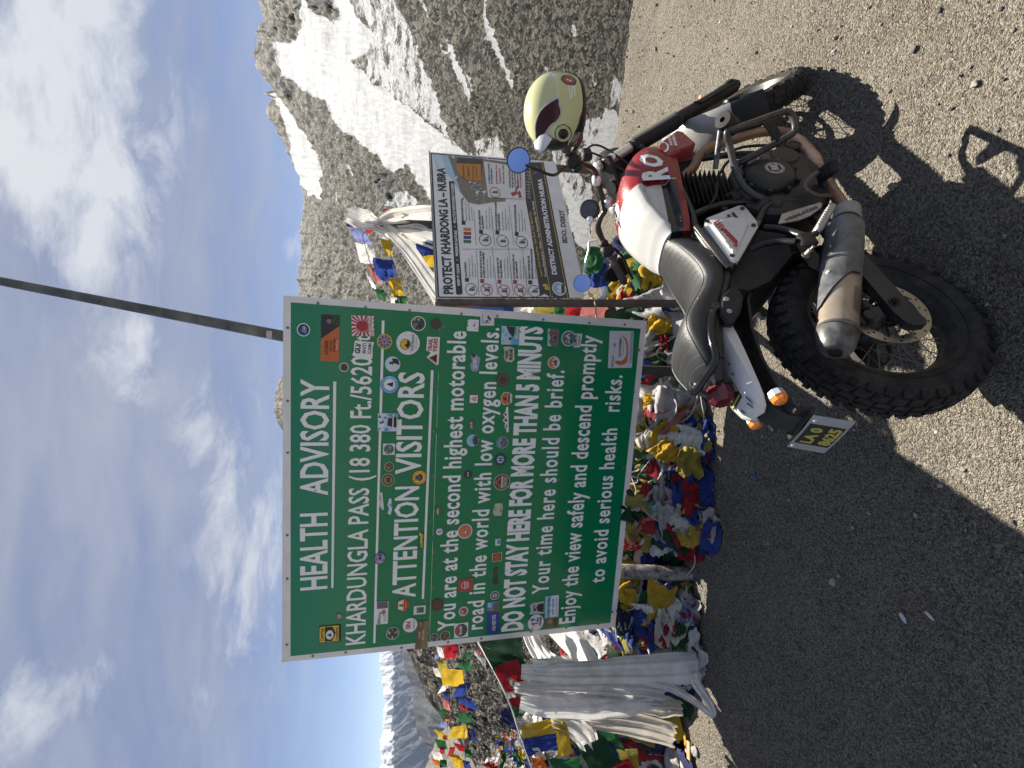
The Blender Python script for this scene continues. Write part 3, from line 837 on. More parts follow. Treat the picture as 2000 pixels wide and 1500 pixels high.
class Stk:
    def __init__(s, B, x, y, w, h, rot=0.0, off=.0042):
        s.B = B; kx, kz = B.scale(x, y); s.c = B.p(x, y); s.sx = kx * w / 2; s.sz = kz * h / 2; s.rot = rot; s.off = off
        s.mb = MB(); s.mats = []; s.l = 0
    def mi(s, col):
        m = vinyl(col)
        if m not in s.mats: s.mats.append(m)
        return s.mats.index(m)
    def pt(s, a, b, o):
        a *= s.sx; b *= s.sz; c_, s_ = math.cos(s.rot), math.sin(s.rot)
        return (s.c.x + a * c_ - b * s_, -o, s.c.z + a * s_ + b * c_)
    def lay(s):
        s.l += 1; return s.off + s.l * .00045
    def poly(s, pts, col):
        o = s.lay(); s.mb.add([s.pt(a, b, o) for a, b in pts], [tuple(range(len(pts)))], s.mi(col)); return s
    def disc(s, col, a=0, b=0, r=1, ry=None, n=24, wob=0):
        ry = r if ry is None else ry
        return s.poly([(a + r * math.cos(2 * PI * i / n) * (1 + wob * math.sin(i * 2.3)), b + ry * math.sin(2 * PI * i / n) * (1 + wob * math.sin(i * 1.7))) for i in range(n)], col)
    def rect(s, col, a=0, b=0, w=1, h=1): return s.poly([(a - w, b - h), (a + w, b - h), (a + w, b + h), (a - w, b + h)], col)
    def rrect(s, col, a=0, b=0, w=1, h=1, r=.18):
        P = []
        for cx, cy, t in ((1, 1, 0), (-1, 1, 1), (-1, -1, 2), (1, -1, 3)):
            for k in range(4):
                q = PI / 2 * (t + k / 3); P.append((a + cx * (w - r) + r * math.cos(q), b + cy * (h - r) + r * math.sin(q)))
        return s.poly(P, col)
    def blobs(s, cols, n, r=.8, seed=1, sz=.3, box=False):
        g = random.Random(seed)
        for i in range(n):
            a, q = g.random() * 6.28, r * math.sqrt(g.random())
            ca, cb = (g.uniform(-r, r), g.uniform(-r, r)) if box else (q * math.cos(a), q * math.sin(a))
            k = g.randint(4, 7); z = sz * g.uniform(.4, 1)
            P = [(max(-r, min(r, ca + z * g.uniform(.5, 1.2) * math.cos(6.28 * j / k))), max(-r, min(r, cb + z * g.uniform(.5, 1.2) * math.sin(6.28 * j / k)))) for j in range(k)]
            s.poly(P, cols[i % len(cols)])
        return s
    def text(s, body, a, b, w, cap, col, bold=.02):
        o = s.lay(); vs, fs = glyphs(body, bold)
        if len(vs):
            k = 2 * w / vs[:, 0].max(); s.mb.add([s.pt(a - w + q * k, b + z * cap, o) for q, z in vs], fs, s.mi(col))
        return s
    def done(s, parent, label=None):
        o = s.mb.build('sticker', s.mats, parent, smooth=0)
        if label: o['label'] = label
        return o

GREEN = mat('sign_green', (.0006, .190, .075), .20, var=.10, scale=2.2, spec=.4, coat=.10, bump=.35, bscale=2.2)
WHITE_SHEET = mat('sign_white', (.80, .78, .77), .38, var=.05, scale=6, dust=.25, dcol=(.40, .37, .33), dscale=5)
LETTER = mat('sign_letter', (.84, .825, .81), .42, var=.03)
STEEL = mat('dark_steel', (.028, .026, .026), .55, var=.3, scale=30, dust=.3, dcol=(.12, .10, .085))
RUST = mat('brown_paint', (.055, .035, .026), .6, var=.3, scale=30, dust=.25)
BOLT = mat('bolt_grey', (.18, .17, .17), .45, .6)

def build_sign():
    M = plane_frame((-0.6053, 2.95, 1.4831, -.1439, .0728, -.0114, 2.0688, 2.0854))
    B = Board(M)
    T = thing('advisory_sign', 'large green health advisory sign with white lettering, covered in travel stickers', 'sign', M)
    W_, H_ = 2.0688, 2.0854
    seamL, seamR = B.p(838, 1265), B.p(862, 575)
    def panel(name, top):
        mb = MB()
        o = .0006
        if top: P = [(-W_ / 2, seamL.z + o), (W_ / 2, seamR.z + o), (W_ / 2, H_), (-W_ / 2, H_)]
        else: P = [(-W_ / 2, 0), (W_ / 2, 0), (W_ / 2, seamR.z - o), (-W_ / 2, seamL.z - o)]
        # bevel-cornered thin sheet
        mb.prism([(x, 0, z) for x, z in P], (0, .004, 0))
        q = B.p; g0, g1, g2, g3 = q(567.5, 1281.5), q(568, 590.5), q(1251, 642), q(1192, 1216)
        def on_left(z): k = (z - g3.z) / (g0.z - g3.z); return g3.x + (g0.x - g3.x) * k
        def on_right(z): k = (z - g2.z) / (g1.z - g2.z); return g2.x + (g1.x - g2.x) * k
        zl, zr = seamL.z, seamR.z
        if top: G = [(on_left(zl), zl + o), (on_right(zr), zr + o), (g1.x, g1.z), (g0.x, g0.z)]
        else: G = [(g3.x, g3.z), (g2.x, g2.z), (on_right(zr), zr - o), (on_left(zl), zl - o)]
        mb.prism([(x, -.0012, z) for x, z in G], (0, .0010, 0), 1)
        return mb.build(name, [WHITE_SHEET, GREEN], T, smooth=0)
    panel('upper_panel', True); panel('lower_panel', False)
    # frame of square tube behind
    fr = MB()
    for x in (-.98, -.33, .33, .98): fr.box((x, .024, H_ / 2), (.04, .036, H_ - .06), bev=.003)
    for z in (.05, 1.02, H_ - .05): fr.box((0, .06, z), (W_ - .06, .03, .04), bev=.003)
    fr.build('back_frame', STEEL, T)
    # legs: a square black post and a peeling round pole
    gi = M.inverted()
    def to_ground(x, y, yl):
        a = Vector((B.p(x, y).x, yl, 0)); w = M @ a; z = float(ground_h(np.array([w.x]), np.array([w.y]))[0])
        return a, Vector((a.x, a.y, 0)) - Vector((0, 0, (w.z - z) / M[2][2] + .05))
    a, b = to_ground(1300, 727, .045)
    MB().box(((a.x + b.x) / 2, .062, (1.6 + b.z) / 2), (.062, .062, 1.6 - b.z), bev=.004).build('leg', STEEL, T)
    w0 = gi @ on_ground(1348, 1121); w1 = B.p(1205, 1131); 
    d = Vector((w1.x, .11, w1.z)); dv = (d - w0).normalized()
    lp = MB().tube([w0 - dv * .12, w0, w0.lerp(d, .3), w0.lerp(d, .7), d, d + dv * .75], [.042, .045, .05, .05, .048, .045], 12)
    pl = lp.build('leg', mat('peeled_pole', (.016, .014, .014), .6, var=.4, scale=25, dust=.9, dcol=(.36, .32, .29), dscale=16, bump=.5, bscale=50), T)
    pl['label'] = 'round black pole leg with peeling pale paint'
    # fixings
    for (x, y) in ((562, 640), (562, 783), (562, 884), (561, 1045), (561, 1130), (560, 1259), (621, 592), (714, 600), (800, 606), (901, 613), (971, 617), (1061, 624), (1151, 631), (1220, 634),
                   (611, 1281), (675, 1274), (784, 1265), (875, 1254), (940, 1247), (1037, 1234), (1106, 1226), (1168, 1219), (1196, 1195), (1207, 1063), (1213, 988), (1219, 913), (1228, 842), (1238, 765), (1248, 684),
                   (616, 958), (703, 956), (797, 955), (846, 931), (859, 646), (868, 639), (865, 721), (851, 754), (860, 795), (847, 843), (855, 889), (852, 981), (840, 1018), (848, 1078), (837, 1101), (845, 1149), (831, 1173), (840, 1231), (1093, 937)):
        c = B.p(x, y); MB().lathe((c.x, .0, c.z), (0, -1, 0), [(0, .0075), (.0022, .0075), (.0036, .004), (.0037, 0)], 8).build('bolt', BOLT, T)
    # lettering
    def line(body, a, b, ca, cb, bold=.012, gap=1.0, name='lettering'):
        mb = MB(); B.text(mb, body, a, b, ca, cb, 0, bold, gap, off=.0032); mb.build(name, LETTER, T, smooth=0)
    def words(parts, **k):
        for body, a, b, ca, cb in parts:
            mb = MB(); B.text(mb, body, a, b, ca, cb, 0, k.get('bold', .02), k.get('gap', 1.0), off=.0032)
            mb.build('lettering', LETTER, T, smooth=0)
    words([('HEALTH', (639, 1149), (639.5, 1000.5), 51, 51), ('ADVISORY', (640, 966.5), (643, 741.5), 51, 54)], bold=.022)
    words([('KHARDUNGLA PASS', (713, 1256), (721, 952), 36, 38), ('(18 380 Ft./5620', (721.5, 938), (727, 697), 38, 40), ('t', (722.5, 667), (723, 656), 32, 32)], bold=.016)
    words([('ATTENTION', (811, 1165), (818.5, 949), 43, 45), ('VISITORS', (821, 925), (829, 727.5), 47, 49)], bold=.022)
    words([('You are at the second highest motorable', (888, 1229), (910.5, 647), 31, 34)], bold=.024, gap=1.08)
    words([('road in the world with low oxygen levels.', (942.5, 1227.5), (975, 640.5), 28, 34)], bold=.024, gap=1.12)
    words([('DO NOT STAY HERE FOR MORE THAN 5 MINUTS', (1020.5, 1229), (1060, 638.5), 37, 42)], bold=.05, gap=1.0)
    words([('Your time here should be brief.', (1070.5, 1157.5), (1102, 723.5), 29, 33)], bold=.024, gap=1.16)
    words([('Enjoy the view safely and descend promptly', (1122, 1215), (1166.5, 655.5), 27, 33)], bold=.024, gap=1.08)
    words([('to avoid serious health', (1179.5, 1136.5), (1205.5, 836.5), 26, 29), ('risks.', (1209, 804), (1215.5, 733), 30, 31)], bold=.024, gap=1.12)
    for P in ([(647, 1148), (651.3, 1148), (657, 745), (651, 745)], [(729, 1255.6), (733.2, 1255.6), (751, 626), (745.8, 626)], [(823.6, 1169), (828, 1169), (846.7, 723), (841.6, 723)]):
        ru = MB(); B.quad(ru, P, .0032); ru.build('underline', LETTER, T, smooth=0)
    # ---------------- stickers
    S = lambda x, y, w, h=None, rot=0: Stk(B, x, y, w, h or w, rot)
    S(593, 644, 26).disc(WHT).disc((.015, .05, .12), r=.86).poly([(-.6, -.4), (-.1, .5), (.2, -.5)], (.12, .3, .4)).disc(WHT, .3, -.1, .22).disc(NAVY, .3, -.1, .12).done(T, 'round navy sticker with white edge')
    s = S(645, 660.5, 91, 36).rect(ORG).poly([(-.05, 1), (1, 1), (1, -1), (.55, -1)], (.02, .022, .022)).disc((.25, .16, .11), .72, .15, .1, .26).poly([(.55, -1), (1, -1), (1, -.2), (.7, -.05), (.6, -.4)], (.035, .045, .03)).rect(NAVY, .7, .5, .09, .12)
    s.text('בעז ובטחון', -.42, .2, .30, .42, BLK).text('לאור דרכו', -.35, -.2, .22, .2, BLK).text('של סמל ראשון', -.3, -.55, .28, .2, BLK).text('ידי אהבה ועוז', -.28, -.85, .22, .16, WHT)
    s.done(T, 'orange and black rectangular sticker with Hebrew lettering')
    s = S(709, 636.5, 40, 44, .05).rect(WHT)
    for i in range(18):
        a = 6.283 * i / 18; R1 = 1.32; f = lambda t: (max(-1, min(1, R1 * math.cos(t))), max(-1, min(1, R1 * math.sin(t))))
        s.poly([(0, 0), f(a), f(a + .175)], RED)
    s.disc(RED, 0, .08, .5).rect(WHT, 0, -.72, .9, .2).text('LEVITRAS', 0, -.84, .84, .26, RED, .03); s.done(T, 'white sticker with red sunburst rays')
    S(709, 683, 34, 40, -.06).poly([(-1, -.9), (-.8, -1), (.2, -.92), (1, -1), (.95, .1), (1, .8), (.6, .9), (-.2, .85), (-.75, 1), (-1, .5)], WHT).text('GU/', .1, .25, .6, .5, BLK, .05).text('ANTI', .15, -.3, .6, .36, BLK).text('CABI', .2, -.8, .6, .32, BLK).done(T, 'torn white sticker with black capitals')
    s = S(751, 667, 30).disc(YEL).disc((.10, .12, .35), r=.86).disc(YEL, r=.36).disc((.12, .14, .4), r=.26)
    for i in range(9):
        a = 6.283 * i / 9; s.poly([(.4 * math.cos(a), .4 * math.sin(a)), (.82 * math.cos(a), .82 * math.sin(a)), (.82 * math.cos(a + .25), .82 * math.sin(a + .25))], YEL)
    s.done(T, 'round yellow and violet medallion sticker')
    S(767, 711, 30).disc((.55, .68, .80)).poly([(-.9, -.3), (.9, -.3), (.6, .2), (-.6, .2)], (.7, .66, .45)).poly([(-.1, -.9), (.7, -.7), (.75, .1), (.2, .0)], BLK).disc(BLK, .15, .3, .16).poly([(-.05, -.1), (.3, -.1), (.25, .3), (.02, .3)], BLK).done(T, 'round pale blue sticker with a dark standing figure')
    S(797, 670, 46).disc((.74, .73, .71)).disc(BLK, -.12, .22, .46).disc(YEL, -.12, .22, .42).poly([(-.45, 0), (-.2, .3), (-.02, .1), (.2, .12), (.25, -.05), (-.1, -.19)], BLK).text('Thrill Blazers', .02, -.5, .72, .26, GRY).rect(GRY, 0, -.68, .5, .02).done(T, 'large round white sticker with yellow sun disc')
    S(817, 632, 29).disc(WHT).disc((.05, .06, .05), r=.88).blobs([(.35, .2, .06), (.14, .2, .2), (.4, .35, .2), (.03, .03, .03)], 14, .75, 4, .3).done(T)
    S(851, 632, 21).disc((.05, .03, .025)).disc((.075, .045, .04), r=.8).text('. ..', 0, 0, .4, .4, (.12, .08, .06)).done(T, 'small round dark brown sticker at the panel seam')
    S(845, 685, 54, 25).poly([(-1, -1), (1, -1), (1, .95), (.0, 1), (-.15, .3), (-.5, .9), (-1, -.6)], WHT).poly([(-.93, -.75), (-.18, -.75), (-.52, .66)], ORG).poly([(-.83, -.62), (-.28, -.62), (-.5, .3)], BLK).text('TRAIL', .42, .1, .48, .62, (.42, .06, .04), .04).text('TIDES', .42, -.7, .5, .62, (.42, .06, .04), .04).done(T, 'white sticker with orange and black mountain triangle')
    S(672, 717, 18).disc(WHT).disc(BRN, r=.85).blobs([(.35, .22, .1), BLK], 5, .6, 3, .3).done(T)
    s = S(761, 751, 36).disc(BLK).disc((.24, .52, .76), r=.95).disc((.76, .78, .78), r=.60).poly([(-.25, -.35), (.3, -.4), (.15, .1), (.05, .35), (-.08, .1)], BLK)
    for i in range(14):
        a = .5 + i * .35; s.rect((.04, .12, .25), .78 * math.cos(a), .78 * math.sin(a), .05, .07)
    s.done(T, 'round light blue sticker with white centre and dark statue')
    S(757, 824.5, 35, 38).rect((.62, .72, .80)).blobs([(.06, .14, .3), (.15, .3, .5), (.8, .82, .84), (.1, .2, .4)], 22, .95, 5, .32, True).poly([(-.5, -.9), (.7, -.9), (.5, -.4), (.55, -.05), (-.3, .05), (-.45, -.4)], BLK).rect(WHT, 0, -.55, .9, .05).done(T, 'square blue and white photo sticker of a rider')
    S(923, 635.5, 23, 23).poly([(-1, -1), (1, -1), (1, .6), (.7, 1), (.5, .7), (.2, 1), (0, .7), (-.4, 1), (-1, .9)], WHT).blobs([GRY, (.45, .45, .45)], 6, .7, 2, .2, True).done(T, 'torn white paper sticker')
    S(927, 709, 34, 21).poly([(-.9, -.7), (.6, -1), (1, -.2), (.9, .9), (.2, .5), (-.3, .9), (-1, .4)], (.30, .33, .40)).text('נקודה', -.05, -.35, .6, .7, WHT).poly([(.6, .2), (1, .9), (.95, -.1)], BLK).done(T)
    S(925, 779, 18, 18).rect(BRN).rect(WHT, w=.86, h=.86).poly([(-.5, -.6), (.55, -.6), (.5, .0), (.1, .65), (-.35, .1)], PINK).done(T, 'small white sticker with pink motif')
    S(920, 831, 21, 15, .1).poly([(-1, -.6), (-.3, -.3), (.9, -1), (1, .1), (.2, .3), (.0, 1), (-.4, .2)], (.12, .05, .05)).text('DANTES', .1, -.3, .6, .5, WHT).done(T)
    S(923, 860, 26).disc((.05, .08, .1)).disc((.30, .55, .68), r=.93).poly([(-.85, -.3), (.88, -.25), (.5, -.78), (-.4, -.84)], (.03, .05, .05)).poly([(-.5, -.3), (-.3, .2), (-.1, -.3)], DKG).poly([(-.15, -.3), (.1, .35), (.3, -.3)], DKG).poly([(.2, -.3), (.45, .1), (.65, -.3)], DKG).done(T, 'round blue sticker with dark pine trees')
    S(759.5, 877, 22, 23).rect((.70, .70, .72)).disc((.10, .14, .12), r=.85).blobs([(.25, .32, .6), (.4, .38, .12), (.05, .1, .08)], 8, .7, 7, .3).done(T, 'square white sticker with a round picture')
    S(760, 911, 19).disc(CRM).disc((.12, .09, .06), r=.9).blobs([CRM, BLK, (.4, .3, .15)], 8, .65, 8, .25).done(T)
    S(758, 937, 25).disc(CRM).disc((.10, .06, .03), r=.92).disc((.38, .25, .12), r=.62).poly([(-.5, -.3), (.5, -.35), (.3, .3), (-.3, .25)], (.04, .04, .03)).done(T, 'round brown sticker with a cream rim')
    S(819, 932, 30).disc(BLK).disc((.62, .33, .03), r=.93).disc((.75, .5, .1), r=.66).disc(BLK, 0, -.05, .45, .4).disc((.10, .09, .09), 0, .1, .33).disc(RED, 0, -.1, .08).rect(BLK, 0, .45, .3, .07).done(T, 'round orange sticker with a dark bear head')
    S(761, 989, 33, 10).poly([(-1, -.5), (-.2, -1), (1, -.5), (.9, .4), (.2, .9), (-.1, .2), (-.8, .7)], (.62, .72, .80)).poly([(-.2, -.8), (.4, -.7), (.3, .2)], (.12, .25, .45)).done(T, 'torn scrap of blue and white sticker')
    S(746, 978, 34, 4.5, .12).rect((.70, .70, .68)).done(T); S(743, 983, 14, 4, .1).rect((.6, .6, .6)).done(T)
    S(914, 926, 16).disc((.03, .03, .032)).text('HCLPE', 0, -.15, .6, .36, WHT).done(T, 'small round charcoal sticker with white word')
    S(856, 998, 15).disc((.02, .12, .12)).rect(YEL, 0, .1, .8, .22).disc((.55, .4, .1), 0, .3, .3).done(T)
    S(823, 1055, 31, 10).rect((.05, .06, .04)).text('LUPPER', 0, -.5, .85, .95, (.75, .66, .05), .04).rect((.6, .55, .05), .8, .6, .2, .35).done(T, 'black strip sticker with yellow lettering')
    S(858, 1038, 13).disc((.72, .73, .75)).blobs([(.06, .06, .09)], 5, .6, 2, .3).done(T)
    S(908, 1037, 29).disc((.70, .62, .56)).disc((.55, .13, .06), r=.84).disc((.60, .18, .09), r=.7).blobs([(.2, .08, .08), (.7, .6, .55)], 6, .42, 9, .22).done(T, 'round orange sticker with white rim')
    S(742, 1090, 24, 24).disc((.06, .05, .06), wob=.08).disc((.30, .34, .6), r=.85, n=12).blobs([PINK, BLK, (.5, .5, .5), (.25, .1, .1), BLK], 16, .75, 12, .3).done(T, 'round dark sticker with pink flowers')
    S(644.5, 1237, 33, 43).rrect(BLK).rrect(YEL, w=.92, h=.93).text('Смотри', 0, .58, .72, .26, BLK, .02).poly([(-.85, .45), (.85, .45), (.85, -.2), (.1, -.52), (-.85, -.2)], BLK).disc((.72, .72, .7), -.1, .02, .55, .34).poly([(-.35, -.15), (.1, -.1), (-.1, .28)], BLK).text('в зеркала', 0, -.72, .7, .2, BLK, .01).rect(BLK, 0, -.88, .9, .07).done(T, 'yellow and black Russian sticker near the top corner')
    S(663, 1203, 13, 15).poly([(-.8, .8), (0, 1), (.8, .8), (1, .2), (.5, -.6), (0, -1), (-.5, -.6), (-1, .2)], (.16, .16, .18)).text('52', 0, -.3, .5, .6, WHT).done(T)
    S(746.5, 1196, 44, 23).rrect(WHT, r=.1).rect((.13, .11, .14), .68, 0, .3, .92).blobs([BLK, (.3, .3, .34)], 5, .3, 3, .14).text('GO', -.72, .25, .24, .5, (.08, .3, .12), .05).text('Riders', -.2, .3, .28, .34, RED).disc((.4, .1, .15), .1, -.25, .18, .3).rect(GRY, -.4, -.35, .4, .04).rect(GRY, -.4, -.65, .4, .04).done(T, 'white card sticker with red and green lettering')
    S(767, 1236, 25, 25).disc((.6, .6, .58)).disc((.04, .06, .05), r=.9).blobs([(.3, .33, .3), (.1, .14, .1), BLK, (.5, .5, .45)], 12, .75, 6, .3).done(T)
    S(787, 1181, 24).disc((.42, .06, .02)).poly([(-.9, -.2), (.9, -.2), (.6, .75), (-.6, .75)], (.75, .72, .66)).disc((.75, .55, .08), 0, -.2, .92, .3).rect((.5, .05, .02), 0, -.25, .8, .16).poly([(-.2, 0), (.2, 0), (.1, .6), (-.15, .6)], BRN).done(T, 'round red and yellow sticker')
    S(801, 1220, 29).disc(GRY).disc((.74, .74, .74), r=.95).text('SN', 0, -.05, .48, .62, (.45, .05, .07), .05).rect(GRY, .05, -.5, .6, .06).done(T, 'round white sticker with red initials')
    S(819.5, 1190.5, 17, 23).rect((.66, .67, .66)).rect((.08, .09, .09), 0, -.1, .62, .6).blobs([(.5, .5, .5)], 5, .5, 4, .14).done(T)
    S(824, 1239, 54, 24).rect((.13, .095, .05)).poly([(-1, -1), (1, -1), (1, -.3), (-1, .2)], (.22, .16, .08)).disc((.36, .22, .12), .72, .45, .2, .35).rect(BLK, .7, .55, .16, .1).text('LIVE', .0, .25, .25, .3, (.62, .55, .4)).text('RIDE FAR', .0, -.35, .35, .34, (.62, .55, .4)).done(T, 'brown rectangular photo sticker overlapping the border')
    S(854, 1180, 24).disc((.07, .025, .018)).disc((.10, .04, .025), r=.8).text('...', 0, -.1, .5, .5, (.2, .1, .06)).done(T, 'round chestnut brown sticker')
    S(905, 1193, 19).disc((.6, .5, .48)).disc((.32, .07, .07), 0, 0, .72).blobs([(.65, .6, .58)], 5, .6, 4, .3).done(T)
    S(848, 1244, 17).disc((.45, .42, .36)).disc((.06, .07, .055), r=.86).blobs([(.4, .4, .32)], 5, .6, 3, .18).done(T)
    S(869, 1241, 20).disc((.5, .45, .36)).disc((.09, .06, .045), r=.88).blobs([(.4, .15, .05), (.02, .02, .02), (.5, .35, .25)], 9, .7, 5, .26).done(T)
    S(900.5, 1230, 28, 27, .04).rect((.70, .70, .69)).disc(BLK, r=.88).disc((.5, .08, .06), 0, .15, .75, .6).disc((.06, .06, .065), 0, -.15, .7, .6).text('RACER', .05, -.1, .6, .34, (.75, .7, .68), .04).done(T, 'white square sticker with black and red disc')
    S(909, 1142, 24, 26, .06).rect((.46, .045, .045)).disc((.66, .5, .48), 0, .05, .6).disc((.46, .045, .045), 0, .05, .5).rect((.66, .5, .48), 0, .1, .55, .1).rect((.66, .5, .48), 0, -.25, .5, .09).done(T, 'red square sticker with white emblem')
    S(963, 1205.5, 63, 24, .055).rect((.02, .05, .24)).poly([(.35, -1), (1, -1), (1, 1), (.45, 1)], (.10, .22, .45)).text('✡', .8, .2, .14, .55, (.3, .55, .8)).poly([(.3, -1), (.95, -1), (.85, -.1), (.6, .1), (.4, -.2)], (.12, .13, .08)).disc((.35, .2, .13), .58, .3, .11, .32).text('עוצו שם טוב', -.32, -.35, .5, .6, WHT).done(T, 'blue rectangular sticker with Hebrew lettering')
    S(966, 1162, 17).disc((.62, .62, .6)).disc((.05, .05, .05), r=.84).disc((.6, .6, .58), r=.5).rect((.06, .06, .06), 0, 0, .4, .12).done(T)
    S(968, 1125, 34, 13, .03).poly([(-1, 0), (-.85, .75), (-.5, 1), (-.25, .5), (1, .6), (1, -.55), (-.25, -.5), (-.5, -1), (-.85, -.75)], (.028, .028, .028)).rect((.3, .3, .3), .4, 0, .4, .05).done(T, 'black guitar-shaped sticker')
    S(970.5, 1087.5, 17, 19, .05).rect((.62, .48, .32)).rect((.28, .05, .025), w=.85, h=.85).disc((.55, .25, .08), r=.5).disc((.2, .04, .02), r=.35).disc((.6, .35, .1), r=.14).done(T, 'small red and gold square sticker')
    S(972, 1058.5, 13, 10, .05).rect((.62, .68, .72)).poly([(-.6, -.8), (.7, -.8), (.5, .4), (.1, -.1), (-.3, .5)], (.06, .2, .4)).done(T)
    S(1046, 1215, 32).disc(GRY).disc((.70, .70, .72), r=.95).poly([(-.5, .0), (-.15, .55), (0, .55), (-.05, -.3), (-.2, -.3), (-.2, .2)], RED).poly([(.05, .5), (.5, .6), (.55, .3), (.2, -.1), (.6, -.1), (.6, -.3), (.0, -.3), (.35, .25)], (.03, .08, .3)).text('ONE', .1, -.68, .55, .28, BLK, .04).text('25', -.7, .25, .14, .2, BLK).text('YEARS', .5, .7, .2, .12, BLK).done(T, 'large round white sticker with red and blue numeral')
    S(1048.5, 1187, 24, 29, .04).poly([(-1, -1), (1, -.95), (.95, .6), (.6, 1), (-.2, .85), (-.9, 1)], (.42, .42, .43)).poly([(-.8, -.9), (.7, -.9), (.6, -.1), (.1, .1), (-.5, -.1)], BLK).disc(BLK, -.2, .3, .2).rect(BLK, .3, .4, .3, .06).done(T)
    S(1077, 1194, 62, 26, .055).rect((.30, .55, .72)).poly([(-.35, -1), (1, -1), (1, .1), (-.3, .5)], (.66, .74, .8)).rect((.12, .11, .07), -.68, 0, .32, 1).disc((.34, .2, .13), -.6, .25, .13, .35).rect((.05, .05, .03), -.7, -.6, .25, .3).text('חייו ממני עיקר דברו', .3, .25, .62, .4, BLK).text('בכל מקום', .3, -.3, .5, .3, (.05, .15, .3)).rect(GRY, .3, -.72, .55, .05).done(T, 'pale blue sticker with Hebrew lettering and a photo')
    S(980, 941, 32).disc(CRM).disc((.06, .05, .045), r=.92).poly([(-.7, .15), (0, .85), (.7, .15), (.5, .15), (0, .6), (-.5, .15)], ORG).rect(CRM, 0, .0, .75, .1).rect((.3, .28, .2), 0, -.25, .7, .1).text('OVERLAND', 0, -.62, .6, .26, CRM, .03).done(T, 'round dark sticker with orange roof line')
    S(977, 897, 23).disc((.02, .04, .08)).disc((.45, .62, .7), r=.62).rect((.02, .05, .09), -.2, 0, .08, .5).rect((.02, .05, .09), .2, 0, .08, .5).rect((.02, .05, .09), 0, .0, .45, .07).done(T, 'round navy ring sticker')
    S(981, 864, 23).disc((.45, .44, .42)).disc((.10, .14, .16), r=.9).poly([(-.8, .1), (-.3, .75), (.4, .7), (.8, .1)], (.20, .34, .55)).blobs([(.03, .05, .04), (.3, .3, .26)], 8, .6, 5, .3).done(T)
    S(972, 995, 25, 19, .04).poly([(-1, -.8), (-.9, .6), (-.5, 1), (.6, .8), (1, .5), (.95, -.9), (.2, -1)], (.50, .50, .38)).blobs([(.08, .1, .06), (.2, .2, .14)], 9, .8, 5, .22, True).done(T)
    S(987.5, 819, 50, 14, .05).poly([(-1, -.9), (1, -.6), (.95, -.1), (.6, .1), (.4, .8), (.15, .2), (-.05, .9), (-.3, .1), (-.5, .4), (-.8, -.2), (-1, -.3)], WHT).poly([(.2, -.2), (.4, .5), (.55, -.1)], BLK).poly([(-.2, -.3), (-.05, .6), (.1, -.3)], BLK).poly([(-.7, -.4), (-.5, .2), (-.35, -.4)], (.1, .2, .2)).done(T, 'white sticker cut to a mountain skyline')
    S(989, 778, 26, 22, .04).poly([(-.9, -.3), (-.6, -1), (.6, -1), (.95, -.3), (1, .5), (.3, 1), (-.3, 1), (-1, .5)], (.66, .58, .48)).poly([(-.8, -.2), (.85, -.2), (.85, .45), (.25, .85), (-.25, .85), (-.85, .45)], ORG).rect(BLK, 0, -.42, .75, .14).poly([(-.35, -.1), (.1, .1), (.2, .6), (0, .6), (-.2, .3)], BLK).done(T, 'orange badge-shaped sticker')
    S(982, 742, 25).disc((.06, .04, .028)).disc((.16, .10, .06), r=.88).disc((.05, .035, .03), r=.6).blobs([(.2, .14, .09)], 5, .45, 5, .2).done(T)
    S(993.5, 692, 31, 22, .04).poly([(-1, -.5), (-.9, .5), (-.4, .9), (.3, .75), (.9, 1), (1, .0), (.8, -.9), (-.7, -1)], (.56, .53, .40)).text('TREK', 0, .1, .6, .5, (.07, .06, .04), .06).text('RIDE', 0, -.65, .7, .55, (.07, .06, .04), .06).done(T)
    S(996.5, 655, 36, 35, .03).rect((.45, .62, .72)).poly([(-1, -1), (1, -1), (1, -.2), (-1, -.1)], (.10, .42, .60)).blobs([(.30, .38, .5), (.5, .6, .68)], 8, .9, 5, .3, True).poly([(-.2, -.3), (.9, -.5), (1, .5), (.3, .2)], (.02, .03, .06)).rect((.72, .55, .05), .3, -.72, .7, .09).disc(BLK, -.35, .05, .16).done(T, 'square blue sticker with dark silhouette and yellow bar')
    S(951.5, 622.5, 27, 27, .05).rect((.68, .68, .69)).blobs([(.04, .04, .045)], 4, .55, 9, .35).rect(GRY, -.55, .2, .06, .5).rect(GRY, .1, .7, .6, .05).done(T, 'white square sticker with black drawing, on the border')
    S(1080, 659, 34, 22, .05).rrect((.16, .14, .12)).poly([(-1, .2), (-.5, .8), (0, .4), (.5, .9), (1, .5), (1, 1), (-1, 1)], (.42, .5, .55)).disc((.10, .07, .055), 0, -.1, .55, .6).disc((.25, .17, .12), 0, -.1, .4, .42).poly([(-.25, -.4), (0, .1), (.25, -.4)], BLK).done(T)
    S(1110, 661, 31, 28, .04).disc((.66, .64, .58)).disc((.08, .15, .17), r=.88).poly([(-.7, -.2), (-.3, .5), (0, .1), (.3, .6), (.7, -.2)], (.4, .5, .52)).disc(ORG, -.35, .5, .16).blobs([BLK, (.03, .06, .06)], 5, .5, 5, .3).done(T)
    S(1127, 665, 27, 19, .04).poly([(-1, -.6), (1, -1), (1, .8), (.2, 1), (-1, .7)], (.60, .61, .58)).text('ZOMSTIE', 0, .1, .8, .5, DKG, .04).rect((.1, .12, .11), 0, -.35, .7, .1).done(T)
    S(1081, 708, 24).disc((.66, .64, .60)).disc((.55, .17, .04), 0, .1, .85, .75).disc((.62, .6, .56), 0, -.25, .7, .5).poly([(-.55, -.5), (-.3, .1), (-.1, -.3), (.15, .3), (.5, -.5)], DKG).done(T, 'round white sticker with orange sky and green hills')
